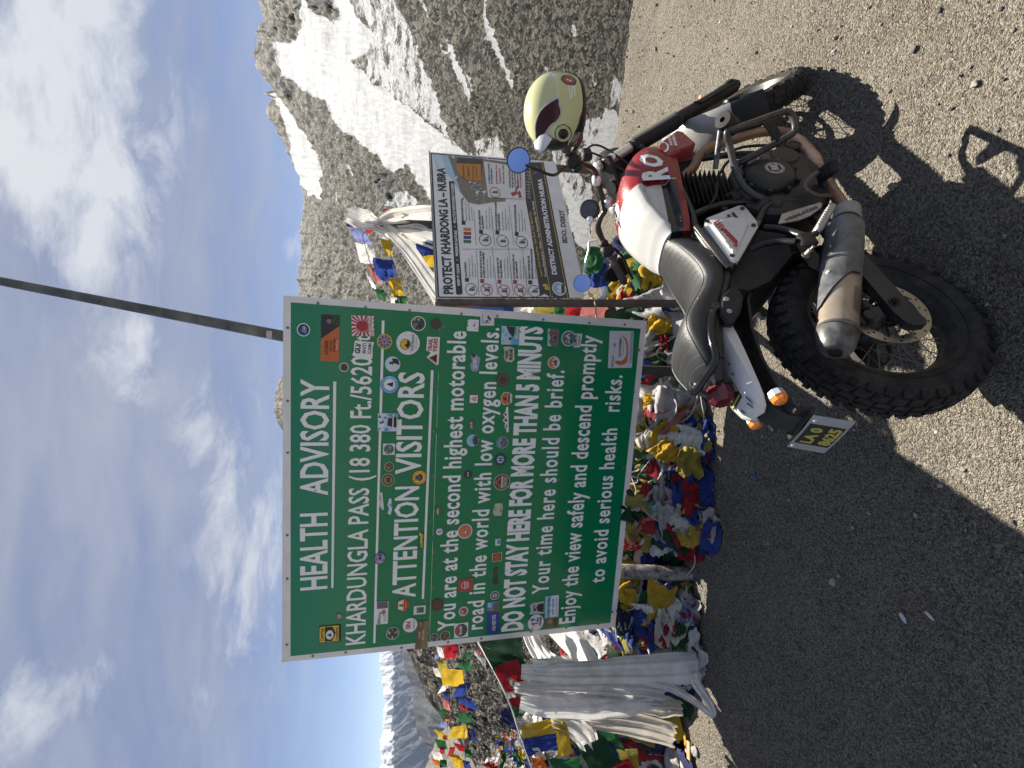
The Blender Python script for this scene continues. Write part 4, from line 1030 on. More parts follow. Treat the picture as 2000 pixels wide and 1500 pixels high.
    s = S(1212, 682.5, 72, 47, .05).rect((.60, .60, .63))
    arc = [(-.55 + .30 * math.cos(t) * 1.0, -.05 + .55 * math.sin(t)) for t in np.linspace(1.9, 4.4, 9)] + [(-.2, -.62), (.2, -.60), (.55, -.45), (.85, .1), (.52, -.30), (.2, -.45), (-.2, -.48), (-.45, -.38), (-.62, -.1), (-.6, .3)]
    s.poly(arc, (.50, .14, .05)).text('SADDHAMMA', .12, -.02, .52, .2, (.02, .08, .04), .02).text('Milade', -.62, .55, .3, .2, GRY).disc(GRY, .25, .55, .1).rect(GRY, .1, -.18, .4, .015).rect((.1, .12, .3), .1, -.78, .85, .018).rect((.1, .12, .3), .1, -.88, .85, .018).done(T, 'white rectangular sticker with orange swoosh in the lower corner')
    return B

def build_board():
    M = plane_frame((1.0012, 3.05, 1.3328, .4624, -.0296, .0491, 1.155, .855))
    B = Board(M)
    T = thing('notice_board', 'white printed environmental notice board on brown posts behind the motorcycle', 'notice board', M)
    b = lambda x, y: (820 + x / 4.545, 270 + y / 4.545)
    q = lambda *p: [b(*t) for t in p]
    mb = MB()
    P = [B.p(*t) for t in ((840.5, 297), (853, 583), (1141, 581), (1143, 576), (1138, 568), (1136, 540), (1085, 318), (1083, 316))]
    mb.prism([(p.x, 0, p.z) for p in P], (0, .003, 0))
    mb.build('panel', mat('board_white', (.78, .78, .79), .5, var=.06, scale=5, dust=.25, dcol=(.45, .42, .38)), T, smooth=0)
    # frame and posts (brown angle iron)
    fr = MB(); p0 = B.p(853, 588); p1 = B.p(1140, 583); p2 = B.p(840, 297); p3 = B.p(1084, 319)
    fr.box((0, .02, .42), (1.1, .03, .03), bev=.003); fr.box((0, .02, .80), (1.1, .03, .03), bev=.003)
    fr.build('rail', RUST, T)
    def post(x, dz, name='post'):
        wz = M @ Vector((x, .02, 0)); g = float(ground_h(np.array([wz.x]), np.array([wz.y]))[0])
        lo = -(wz.z - g) - .06
        MB().box((x, .024, (lo + dz) / 2), (.036, .036, dz - lo), bev=.003).build(name, RUST, T)
    post(p0.x + .004, p0.z + .01); post(p3.x - .02, .83)
    edge = MB(); a, c = B.p(838.5, 295), B.p(852.5, 589)
    edge.box(((a.x + c.x) / 2, .008, (a.z + c.z) / 2), ((a - c).length, .020, .010), R=Matrix.Rotation(-math.atan2(a.z - c.z, a.x - c.x), 3, 'Y'))
    edge.build('top_edge', mat('edge_grey', (.22, .23, .22), .5), T)
    # printed border and title
    ink = (.025, .028, .04)
    inkm = vinyl(ink); m2 = [inkm, vinyl((.70, .70, .70)), vinyl((.50, .36, .04)), vinyl((.34, .05, .05)), vinyl((.10, .10, .11)), vinyl((.05, .05, .065))]
    def lines(mb, pts, w, off, mi):
        for (x0, y0), (x1, y1) in zip(pts[:-1], pts[1:]):
            A, D = B.p(x0, y0), B.p(x1, y1); d = (D - A).normalized(); n = Vector((-d.z, 0, d.x)) * w / 2
            mb.add([(A - n) + Vector((0, -off, 0)), (D - n) + Vector((0, -off, 0)), (D + n) + Vector((0, -off, 0)), (A + n) + Vector((0, -off, 0))], [(0, 1, 2, 3)], mi)
    ti = MB()
    lines(ti, q((100, 130), (165, 1412), (1185, 1415)), .009, .001, 0); lines(ti, q((97, 135), (980, 210)), .009, .001, 0)
    B.text(ti, 'PROTECT KHARDONG LA – NUBRA', b(297, 1384), b(223, 264), 21, 16, 0, .04, off=.0016)
    ti.build('title', m2, T, smooth=0)
    ba = MB(); B.quad(ba, q((322, 1385), (350, 1392), (380, 1382), (304, 386), (290, 380), (258, 384)), .001, 0)
    B.text(ba, 'KEEP IT CLEAN', b(357, 1312), b(346, 1122), 5, 5, 1, .04); B.text(ba, 'PRESERVE NATURE', b(341, 1050), b(328, 822), 5, 5, 1, .04); B.text(ba, 'PRACTICE RESPONSIBLE TOURISM', b(322, 756), b(298, 406), 5, 5, 1, .04)
    B.disc(ba, *b(333, 1083), 1.6, .002, 2); B.disc(ba, *b(310, 786), 1.6, .002, 2)
    ba.build('slogan_bar', m2, T, smooth=0)
    # photograph print: sky, peaks, milestone
    ph = MB()
    pm = [vinyl((.38, .55, .68)), vinyl((.55, .66, .74)), vinyl((.12, .18, .26)), vinyl((.62, .66, .68)), vinyl((.20, .18, .15)), vinyl((.50, .20, .03)), vinyl((.06, .05, .045)), vinyl((.30, .28, .24)), vinyl((.25, .04, .03)), vinyl((.45, .30, .05))]
    B.quad(ph, q((118, 140), (330, 165), (330, 440), (420, 560), (300, 380), (250, 330), (150, 260)), .0009, 0)
    B.quad(ph, q((120, 142), (190, 150), (240, 300), (180, 290)), .0012, 1)
    B.quad(ph, q((250, 158), (560, 185), (800, 215), (760, 560), (640, 570), (520, 590), (430, 570), (360, 480), (330, 380)), .0013, 4)
    g = random.Random(5)
    for i in range(46):
        x = g.uniform(230, 640); y = g.uniform(170, 560)
        if x < 250 + (y - 170) * .3 or x > 640: continue
        B.quad(ph, q((x, y), (x + g.uniform(8, 30), y + g.uniform(10, 40)), (x + g.uniform(10, 40), y - g.uniform(0, 25))), .0016 + i * 2e-5, g.choice((2, 3, 3, 7, 2)))
    for i in range(26):
        t = i / 25; x, y = 425 + 75 * t + 25 * math.sin(t * 3), 380 + 185 * t
        for k in (0, 1): B.quad(ph, q((x + k * 62, y), (x + k * 62 + 9, y), (x + k * 62 + 9, y + 7), (x + k * 62, y + 7)), .0028, (8, 9, 3, 2)[(i + k) % 4])
    B.quad(ph, q((330, 195), (345, 175), (555, 185), (560, 235), (545, 380), (330, 230)), .0030, 6)
    B.quad(ph, q((322, 250), (335, 225), (542, 235), (545, 383), (400, 370), (365, 340), (335, 300)), .0033, 5)
    for body, x, y0, y1, c in (('KHARDUNG LA', 398, 362, 240, 4), ('18380 FT.', 442, 350, 250, 4), ('HIGHEST MOTORABLE', 480, 368, 246, 2.6), ('IN THE WORLD', 510, 350, 258, 2.6)): B.text(ph, body, b(x, y0), b(x - 4, y1), c, c, 6, .04, off=.0036)
    ph.build('printed_photo', pm, T, smooth=0)
    # items with icons
    it = MB(); im = m2 + [vinyl((.05, .16, .07)), vinyl((.04, .06, .20)), vinyl((.30, .42, .52)), vinyl((.50, .22, .03))]
    L = [((457, 1342), 0, (418, 1258), ('NO LITTERING.',), 1232, 1098), ((593, 1345), 3, (553, 1268), ('SINGLE-USE PLASTIC (SUP)', 'IS STRICTLY PROHIBITED.'), 1240, 1000), ((748, 1355), 3, (706, 1275), ('NO VEHICLES ON THE', 'FRAGILE TERRAIN.'), 1245, 1062), ((890, 1352), 3, (845, 1277), ('DO NOT BURN PLASTIC OR', 'ANY OTHER WASTE.'), 1250, 1032), ((1017, 1358), 0, (980, 1280), ('RESPECT WILDLIFE AND THE', 'FRAGILE HIGH-ALTITUDE ECOSYSTEM'), 1250, 985),
         (None, 0, (388, 752), ('SEGREGATE WASTE AT SOURCE.',), 735, 540), ((580, 903), 0, (543, 832), ('NO OPEN DEFECATION', 'OR URINATION.'), 808, 640), ((735, 912), 0, (688, 838), ('DO NOT POLLUTE SNOW OR GLACIER', 'FED WATER SOURCES.'), 820, 570), ((905, 922), 0, (860, 852), ('DO NOT POLLUTE WATER BODIES.',), 830, 590)]
    for ic, col, nb, head, y0, y1 in L:
        if ic:
            B.ring(it, *b(*ic), 10.6, 12.0, .0012, col or 4)
            B.quad(it, q((ic[0] - 28, ic[1] + 12), (ic[0] + 30, ic[1] + 14), (ic[0] + 30, ic[1] - 6), (ic[0] - 10, ic[1] - 10)), .0014, 4)
            B.quad(it, q((ic[0] - 8, ic[1] - 14), (ic[0] + 30, ic[1] - 12), (ic[0] + 28, ic[1] - 30)), .0014, 6 if ic[0] < 500 else 8 if ic[0] == 735 else 4)
            if col: lines(it, q((ic[0] - 34, ic[1] - 34), (ic[0] + 34, ic[1] + 34)), .006, .0018, 3)
        B.quad(it, q((nb[0] - 17, nb[1] + 16), (nb[0] + 17, nb[1] + 18), (nb[0] + 17, nb[1] - 18), (nb[0] - 17, nb[1] - 18)), .0012, 3 if col else 0)
        for k, h in enumerate(head):
            w = y0 - y1
            B.text(it, h, b(nb[0] + 2 + 26 * k, y0), b(nb[0] - 8 + 26 * k, y0 - w * min(1, len(h) / max(len(z) for z in head))), 3.6, 3.6, 0, .05, off=.0012)
        for k in range(3):
            x = nb[0] + 30 + 26 * (len(head) - 1) + 26 * k
            B.text(it, ('Dispose of all waste only in', 'designated waste bins and', 'carry it back with you.')[k], b(x, y0), b(x - 8, y0 - (170, 190, 120)[k]), 2.2, 2.2, 4, .02, off=.0012)
    for k, c in enumerate((6, 7, 3, 9)): B.quad(it, q((388, 930 - k * 36), (455, 932 - k * 36), (455, 905 - k * 36), (388, 903 - k * 36)), .0013, c)
    for P in (((525, 1395), (500, 980)), ((690, 1395), (640, 960)), ((830, 1395), (785, 960)), ((960, 1395), (910, 990)), ((500, 955), (480, 640)), ((665, 955), (630, 610)), ((835, 950), (790, 590)), ((378, 985), (985, 985))): lines(it, q(*P), .0025, .0011, 4)
    it.build('printed_rules', im, T, smooth=0)
    # card with penalties
    cd = MB(); cm = m2 + [vinyl((.66, .65, .64))]
    B.quad(cd, q((565, 207), (905, 262), (938, 545), (605, 528)), .0036, 6)
    B.ring(cd, *b(667, 485), 9, 10.4, .0042, 3); B.quad(cd, q((640, 490), (695, 495), (690, 470), (645, 475)), .0042, 4)
    for k, (s_, x, c) in enumerate((('LITTERING OF WASTE', 625, 0), ('IS PUNISHABLE.', 648, 0), ('Individuals: fine', 690, 3), ('Organisations:', 720, 3), ('fine as per rules', 750, 4))): B.text(cd, s_, b(x, 410), b(x - 8, 410 - 10 * len(s_)), 3, 3, c, .05, off=.0042)
    for k, s_ in enumerate(('VIOLATORS SHALL BE LIABLE', 'FOR FINES UNDER THE RULES', 'OF THE PLASTIC WASTE', 'MANAGEMENT ACT AND', 'FOR SW AMENDED')): B.text(cd, s_, b(808 + 24 * k, 445), b(800 + 24 * k, 285 if k < 2 else 310), 3, 3, 3 if k == 4 else 0, .05, off=.0042)
    B.quad(cd, q((820, 520), (870, 500), (860, 470), (805, 490)), .0042, 3); B.quad(cd, q((880, 535), (905, 530), (890, 470), (868, 480)), .0042, 3); lines(cd, q((850, 470), (875, 425)), .012, .0042, 3)
    cd.build('penalty_card', cm, T, smooth=0)
    # dark banner
    bn = MB(); bm_ = [vinyl((.040, .040, .055)), m2[1], m2[2], vinyl((.22, .22, .24)), vinyl((.30, .45, .55)), vinyl((.55, .40, .05))]
    B.quad(bn, q((1068, 1405), (1105, 1380), (1160, 1412), (1180, 1400), (975, 240), (930, 235), (940, 560), (985, 800), (1040, 1200)), .0012, 0)
    B.quad(bn, q((1158, 1275), (1185, 1420), (1330, 1422), (1098, 214), (965, 216), (1010, 560)), .0016, 0)
    for i in range(9):
        y = 300 + i * 28; B.quad(bn, q((925 + 8 * (i % 3), y), (985, y + 22), (975, y - 6)), .0019 + i * 2e-5, 3)
    lines(bn, q((1163, 1410), (968, 232)), .005, .0021, 2); lines(bn, q((1312, 1420), (1085, 222)), .005, .0021, 2)
    B.text(bn, 'Leave Only Footprints, Take Back Only Memories.', b(1090, 1228), b(985, 650), 5.5, 4.5, 5, .02, off=.0022); B.text(bn, 'Protect Khardong La – Nubra – Your Responsibility, Our Heritage', b(1128, 1228), b(1008, 560), 5, 4, 1, .02, off=.0022)
    B.text(bn, 'DISTRICT ADMINISTRATION NUBRA', b(1218, 1212), b(1084, 362), 10.5, 9, 1, .05, off=.0022)
    c = b(1235, 1338); B.disc(bn, *c, 13.5, .0022, 1); B.disc(bn, *c, 11.5, .0025, 4); B.quad(bn, q((1255, 1380), (1250, 1300), (1215, 1320), (1235, 1345), (1210, 1365)), .0028, 1); B.quad(bn, q((1285, 1375), (1280, 1300), (1255, 1300), (1258, 1378)), .0028, 0)
    B.disc(bn, *b(1112, 1308), 3.2, .0024, 5, ry=5); B.disc(bn, *b(1128, 1335), 3.2, .0024, 5, ry=5)
    for k in range(3): lines(bn, q((1000 + k * 22, 330 - 10 * k), (1040 + k * 14, 250 + 20 * k)), .004, .0024, 3)
    bn.build('banner', bm_, T, smooth=0)
    lo = MB(); B.text(lo, 'BDO, DISKIT', b(1310, 932), b(1280, 640), 10, 9, 0, .03, off=.0012); lo.build('lettering', m2, T, smooth=0)
    # twine hanging from the lower corner to the green sign
    tw = MB(); a = M @ B.p(1146, 572); w = [a, at(1157, 585, a.y - .02), at(1160, 600, a.y - .05), at(1162, 622, a.y - .06)]
    for k in range(4): tw.tube(catmull([p + Vector((.006 * k - .01, -.03, .004 * (k % 2))) for p in w], 4), .0028, 6)
    o = tw.build('twine', mat('twine', (.42, .36, .28), .9, var=.3, scale=60)); tag(o, 'pale twine tied between the notice board post and the green sign', 'twine')
    return B

def build_pole():
    a, c = at(0, 549, 3.05), at(545, 655, 3.22)
    d = (c - a).normalized(); top = a - d * 1.4
    base = c + d * ((c.z + .25) / -d.z if d.z < 0 else 1)
    T = thing('flag_pole', 'tall leaning grey metal pole rising behind the green sign', 'pole', base)
    pp = [base - base, c - base, a - base, top - base]
    MB().tube(pp, [.038, .0335, .0225, .019], 16).build('shaft', mat('weathered_pole', (.055, .062, .058), .5, .3, var=.3, scale=14, dust=.6, dcol=(.20, .20, .19)), T)
    s = at(530, 655, 3.15) - base
    MB().box(s + Vector((0, -.044, 0)), (.045, .002, .03), 0).build('sticker', vinyl((.35, .30, .30)), T)

BS = build_sign(); BB = build_board(); build_pole()
# ------------------------------------------------------------------ motorcycle (x forward, y left, z up from the rear contact point)
def bike_matrix():
    h, l = 0.9689, 0.252
    F = Vector((math.sin(h), math.cos(h), 0)); L = Vector((-math.cos(h), math.sin(h), 0)); Zu = Vector((0, 0, 1))
    Y = L * math.cos(l) - Zu * math.sin(l); Z = Zu * math.cos(l) + L * math.sin(l)
    M = Matrix.Identity(4)
    for i in range(3): M[i][0], M[i][1], M[i][2] = F[i], Y[i], Z[i]
    M[0][3], M[1][3], M[2][3] = .2696, 1.3488, .012
    return M

BM = bike_matrix(); BI = BM.inverted()
def bk(x, y, Y):
    """point of the motorcycle (its own axes) seen at a point of the photograph, at sideways distance Y from its middle plane"""
    o = BI @ Vector((0, 0, EYE)); d = BI.to_3x3() @ ray(x, y); k = (Y - o.y) / d.y
    return o + d * k

def wheel(parent, o, e1, e2, e3, R, w, rim, name, hubw, knob, tread_rows, disc=None, ntread=44, deep=.0125):
    """spoked wheel; e1 forward, e2 left (axle), e3 up"""
    Q = lambda u, l, t: o + e1 * u + e2 * l + e3 * t
    cyl = lambda a, r, l: Q(r * math.cos(a), l, r * math.sin(a))
    T = thing_part(name, parent)
    # tyre carcass
    prof = [(-w * .36, rim - .004), (-w * .46, rim + .012), (-w * .50, rim + (R - rim) * .45), (-w * .47, R - .030), (-w * .36, R - .016), (-w * .18, R - .009), (0, R - .007), (w * .18, R - .009), (w * .36, R - .016), (w * .47, R - .030), (w * .50, rim + (R - rim) * .45), (w * .46, rim + .012), (w * .36, rim - .004)]
    mb = MB(); n = 72
    vs = [cyl(2 * PI * i / n, r, l) for i in range(n) for l, r in prof]; m = len(prof)
    mb.add(vs, [(i * m + k, ((i + 1) % n) * m + k, ((i + 1) % n) * m + k + 1, i * m + k + 1) for i in range(n) for k in range(m - 1)])
    # bead ridge lines on the sidewall
    for s in (-1, 1):
        for rr in (rim + .020, rim + (R - rim) * .52):
            mb.tube([cyl(2 * PI * i / n, rr, s * w * .485) for i in range(n)], .0022, 5, closed=True)
    # tread blocks
    def block(a0, a1, l0, l1, sk, h):
        P = []
        for hh in (0, h):
            for (a, l) in ((a0, l0), (a1, l0), (a1, l1), (a0, l1)):
                rr = R - .012 - .55 * (abs(l) / (w / 2)) ** 2.6 * .030
                k = .94 if hh else 1
                ac = (a0 + a1) / 2; lc = (l0 + l1) / 2
                P.append(cyl(ac + (a - ac) * k + sk * l, rr + hh, lc + (l - lc) * k))
        mb.add(P, [(3, 2, 1, 0), (4, 5, 6, 7), (0, 1, 5, 4), (1, 2, 6, 5), (2, 3, 7, 6), (3, 0, 4, 7)], 1)
    st = 2 * PI / ntread
    for i in range(ntread):
        a = i * st
        for j, (l0, l1) in enumerate(tread_rows):
            for s in (-1, 1):
                sh = .5 * st * (j % 2)
                block(a + sh + .06 * st, a + sh + .86 * st, min(s * l0, s * l1), max(s * l0, s * l1), s * knob, deep)
    # shoulder knobs down the sidewall edge
    for i in range(ntread):
        for s in (-1, 1):
            a = i * st + .25 * st
            P = []
            for (aa, r_, l_) in ((a, R - .036, w * .485), (a + .45 * st, R - .036, w * .485), (a + .45 * st, R - .014, w * .42), (a, R - .014, w * .42)):
                P.append(cyl(aa, r_, s * l_)); 
            P += [p + e2 * s * .007 + (p - o).normalized() * .004 for p in P]
            mb.add(P, [(0, 1, 2, 3), (7, 6, 5, 4), (0, 4, 5, 1), (1, 5, 6, 2), (2, 6, 7, 3), (3, 7, 4, 0)], 1)
    mb.build('tyre', [TYRE, TREAD], T, smooth=35)
    # rim
    mb = MB(); rw = w * .36
    pr = [(-rw, rim + .006), (-rw - .004, rim - .006), (-rw + .010, rim - .012), (-rw + .02, rim - .020), (0, rim - .026), (rw - .02, rim - .020), (rw - .010, rim - .012), (rw + .004, rim - .006), (rw, rim + .006)]
    vs = [cyl(2 * PI * i / n, r, l) for i in range(n) for l, r in pr]; m = len(pr)
    mb.add(vs, [(i * m + k, i * m + k + 1, ((i + 1) % n) * m + k + 1, ((i + 1) % n) * m + k) for i in range(n) for k in range(m - 1)])
    mb.build('rim', RIMM, T)
    # spokes
    mb = MB(); ns = 36
    for i in range(ns):
        s = 1 if i % 2 else -1; a = 2 * PI * i / ns; b = a + (.55 if (i // 2) % 2 else -.55)
        mb.tube([cyl(b, .042, s * hubw * .8), cyl(a, rim - .024, s * .004)], .0019, 5)
    mb.build('spokes', SPOKE, T)
    mb = MB().lathe(Q(0, -hubw, 0), e2, [(0, .045), (.008, .048), (.014, .03), (hubw, .026), (2 * hubw - .014, .03), (2 * hubw - .008, .048), (2 * hubw, .045)], 20)
    mb.build('hub', BLKM, T)
    if disc:
        rd, l = disc; mb = MB(); nn = 64
        for r0, r1, th, mi in ((rd * .76, rd, .004, 0),):
            vs = [cyl(2 * PI * i / nn, r, l + h) for i in range(nn) for r, h in ((r0, 0), (r1, 0), (r1, th), (r0, th))]
            mb.add(vs, [(i * 4 + k, ((i + 1) % nn) * 4 + k, ((i + 1) % nn) * 4 + (k + 1) % 4, i * 4 + (k + 1) % 4) for i in range(nn) for k in range(4)])
        for i in range(nn // 2):
            for r, ph in ((rd * .83, 0), (rd * .93, .5)):
                if (i % 2 == 0) == (ph > 0): continue
                a = 2 * PI * (i + ph) / (nn / 2); c = cyl(a, r, l)
                mb.lathe(c + e2 * .0042 if l > 0 else c - e2 * .0003, e2 * (1 if l > 0 else -1), [(0, .0042), (.0002, .0)], 8, 1, cap=False)
        mb.build('brake_disc', [DISC, BLKM], T)
        mb = MB()
        for i in range(5):
            a = 2 * PI * i / 5 + .2; mb.tube([cyl(a - .3, .04, l), cyl(a, rd * .80, l)], .010, 6, squash=(e2, .35))
        nt = 40
        for i in range(nt):
            a = 2 * PI * i / nt; mb.box(cyl(a, .055, l - .004), (.0045, .004, .012), R=Matrix((e1 * math.cos(a + PI / 2) + e3 * math.sin(a + PI / 2), e2, e1 * math.cos(a) + e3 * math.sin(a))).transposed())
        mb.tube([cyl(2 * PI * i / 32, .05, l - .004) for i in range(32)], .004, 6, closed=True)
        mb.build('disc_carrier', BLKM, T)
    return T

def thing_part(name, parent):
    o = bpy.data.objects.new(name, None); COL.objects.link(o); o.empty_display_size = .05; o.parent = parent
    return o

def bike_mats():
    global TYRE, TREAD, RIMM, SPOKE, BLKM, DISC, BLKP, CHROME, ALU, LEATH, COPPER, MUFF, CASE, MIRR
    TYRE = mat('tyre_side', (.018, .017, .016), .85, spec=.25, var=.25, scale=20, dust=.7, dcol=(0.068, 0.059, 0.050), dscale=14, bump=.15, bscale=90)
    TREAD = mat('tyre_tread', (.011, .011, .012), .8, spec=.25, var=.2, scale=25, dust=.55, dcol=(0.062, 0.055, 0.046), dscale=22)
    RIMM = mat('rim_black', (.02, .02, .02), .45, .4, dust=.7, dcol=(0.062, 0.056, 0.046), dscale=18)
    SPOKE = mat('spoke_steel', (.22, .20, .18), .45, .7, dust=.4)
    BLKM = mat('black_metal', (.008, .008, .0085), .38, .2, var=.2, dust=.4, dcol=(0.043, 0.038, 0.034), dscale=16)
    DISC = mat('disc_steel', (.42, .38, .33), .35, .9, var=.15, scale=40)
    BLKP = mat('black_plastic', (.010, .010, .0105), .6, spec=.35, var=.2, dust=.45, dcol=(0.046, 0.042, 0.037), dscale=12, bump=.12, bscale=200)
    CHROME = mat('chrome', (.78, .78, .78), .28, .6, var=.03)
    ALU = mat('aluminium', (.42, .41, .40), .42, .9, var=.15, scale=30, dust=.5, dcol=(0.161, 0.143, 0.124), dscale=20)
    LEATH = mat('seat_leather', (.017, .017, .0185), .42, spec=.4, var=.2, scale=12, bump=.2, bscale=420, dust=.15, dcol=(0.087, 0.084, 0.081), dscale=7)
    COPPER = mat('heated_pipe', (.30, .17, .11), .42, .6, var=.35, scale=14, dust=.6, dcol=(0.124, 0.087, 0.062), dscale=18)
    MUFF = mat('muffler_steel', (.42, .35, .28), .40, .75, var=.2, scale=18, dust=.6, dcol=(0.186, 0.146, 0.108), dscale=10)
    CASE = mat('engine_case', (.010, .010, .0105), .48, .1, var=.2, dust=.55, dcol=(0.053, 0.046, 0.040), dscale=9, bump=.1, bscale=150)
    MIRR = mat('mirror_glass', (.30, .46, .85), .02, 1.0, var=0.0)  # blue of the reflected sky is put into the glass colour

def tank_mat(A_, B_, bx):
    m = bpy.data.materials.new('tank_paint'); m.use_nodes = True
    t = NT(m.node_tree)
    co = t.n('ShaderNodeTexCoord').outputs['Object']
    s = t.n('ShaderNodeSeparateXYZ', {0: co}); X, Y, Z = s.outputs
    def side(ax, az, bx, bz):
        """1 on the left of the line a->b seen from the right-hand side"""
        return t.math('GREATER_THAN', t.math('SUBTRACT', t.math('MULTIPLY', t.math('SUBTRACT', X, ax), (bz - az)), t.math('MULTIPLY', t.math('SUBTRACT', Z, az), (bx - ax))), 0.0)
    # red front: ahead of the slanted line; red skirt: under the band
    front = side(*A_, *B_)
    skirt = t.math('GREATER_THAN', t.math('MULTIPLY_ADD', X, .085, .852 - .45 * .085 - .033), Z)
    skirt = t.math('GREATER_THAN', t.math('MULTIPLY_ADD', X, -.115, .856 + .45 * .115), Z)
    band0 = t.math('GREATER_THAN', t.math('MULTIPLY_ADD', X, -.075, .902 + .45 * .075), Z)
    band = t.math('MULTIPLY', band0, t.math('MULTIPLY', t.math('GREATER_THAN', X, .452), t.math('SUBTRACT', 1.0, t.math('GREATER_THAN', X, bx))))
    n = t.noise(co, 30, 5, .6)
    white = t.mix(t.math('MULTIPLY_ADD', t.noise(co, 7, 5, .6), 2, -.7, clamp=True), (.50, .49, .475), (.43, .415, .39))
    red = t.mix(n, (.20, .009, .012), (.24, .013, .016))
    c = t.mix(band, white, (.012, .012, .013))
    c = t.mix(t.math('MAXIMUM', front, skirt), c, red)
    sc = t.noise(t.n('ShaderNodeMapping', {'Vector': co, 'Scale': (4, 30, 60)}).outputs[0], 8, 3, .7)
    c = t.mix(t.math('MULTIPLY', t.math('GREATER_THAN', sc, .74), .35), c, (.3, .28, .26))
    b = t.n('ShaderNodeBsdfPrincipled', {'Base Color': c, 'Roughness': t.math('MULTIPLY_ADD', n, .2, .18), 'Coat Weight': .35, 'Coat Roughness': .12})
    t.n('ShaderNodeOutputMaterial', {0: b.outputs[0]})
    return m

def interp_secs(keys, n):
    """keys: dict x->tuple; returns n stations, smooth"""
    xs = sorted(keys); out = []
    A = np.array([keys[x] for x in xs], float)
    for x in np.linspace(xs[0], xs[-1], n):
        i = max(0, min(len(xs) - 2, int(np.searchsorted(xs, x) - 1)))
        x0, x1 = xs[i], xs[i + 1]; t = (x - x0) / (x1 - x0)
        p0 = A[max(i - 1, 0)]; p1 = A[i]; p2 = A[i + 1]; p3 = A[min(i + 2, len(xs) - 1)]
        m1 = (p2 - p0) / 2; m2 = (p3 - p1) / 2
        t2, t3 = t * t, t ** 3
        out.append((x, (2 * t3 - 3 * t2 + 1) * p1 + (t3 - 2 * t2 + t) * m1 + (-2 * t3 + 3 * t2) * p2 + (t3 - t2) * m2))
    return out

def on_skin(bvh, x, z, side=-1):
    loc, nor, *_ = bvh.ray_cast(Vector((x, side * .6, z)), Vector((0, -side, 0)))
    return (loc, nor) if loc is not None else (None, None)

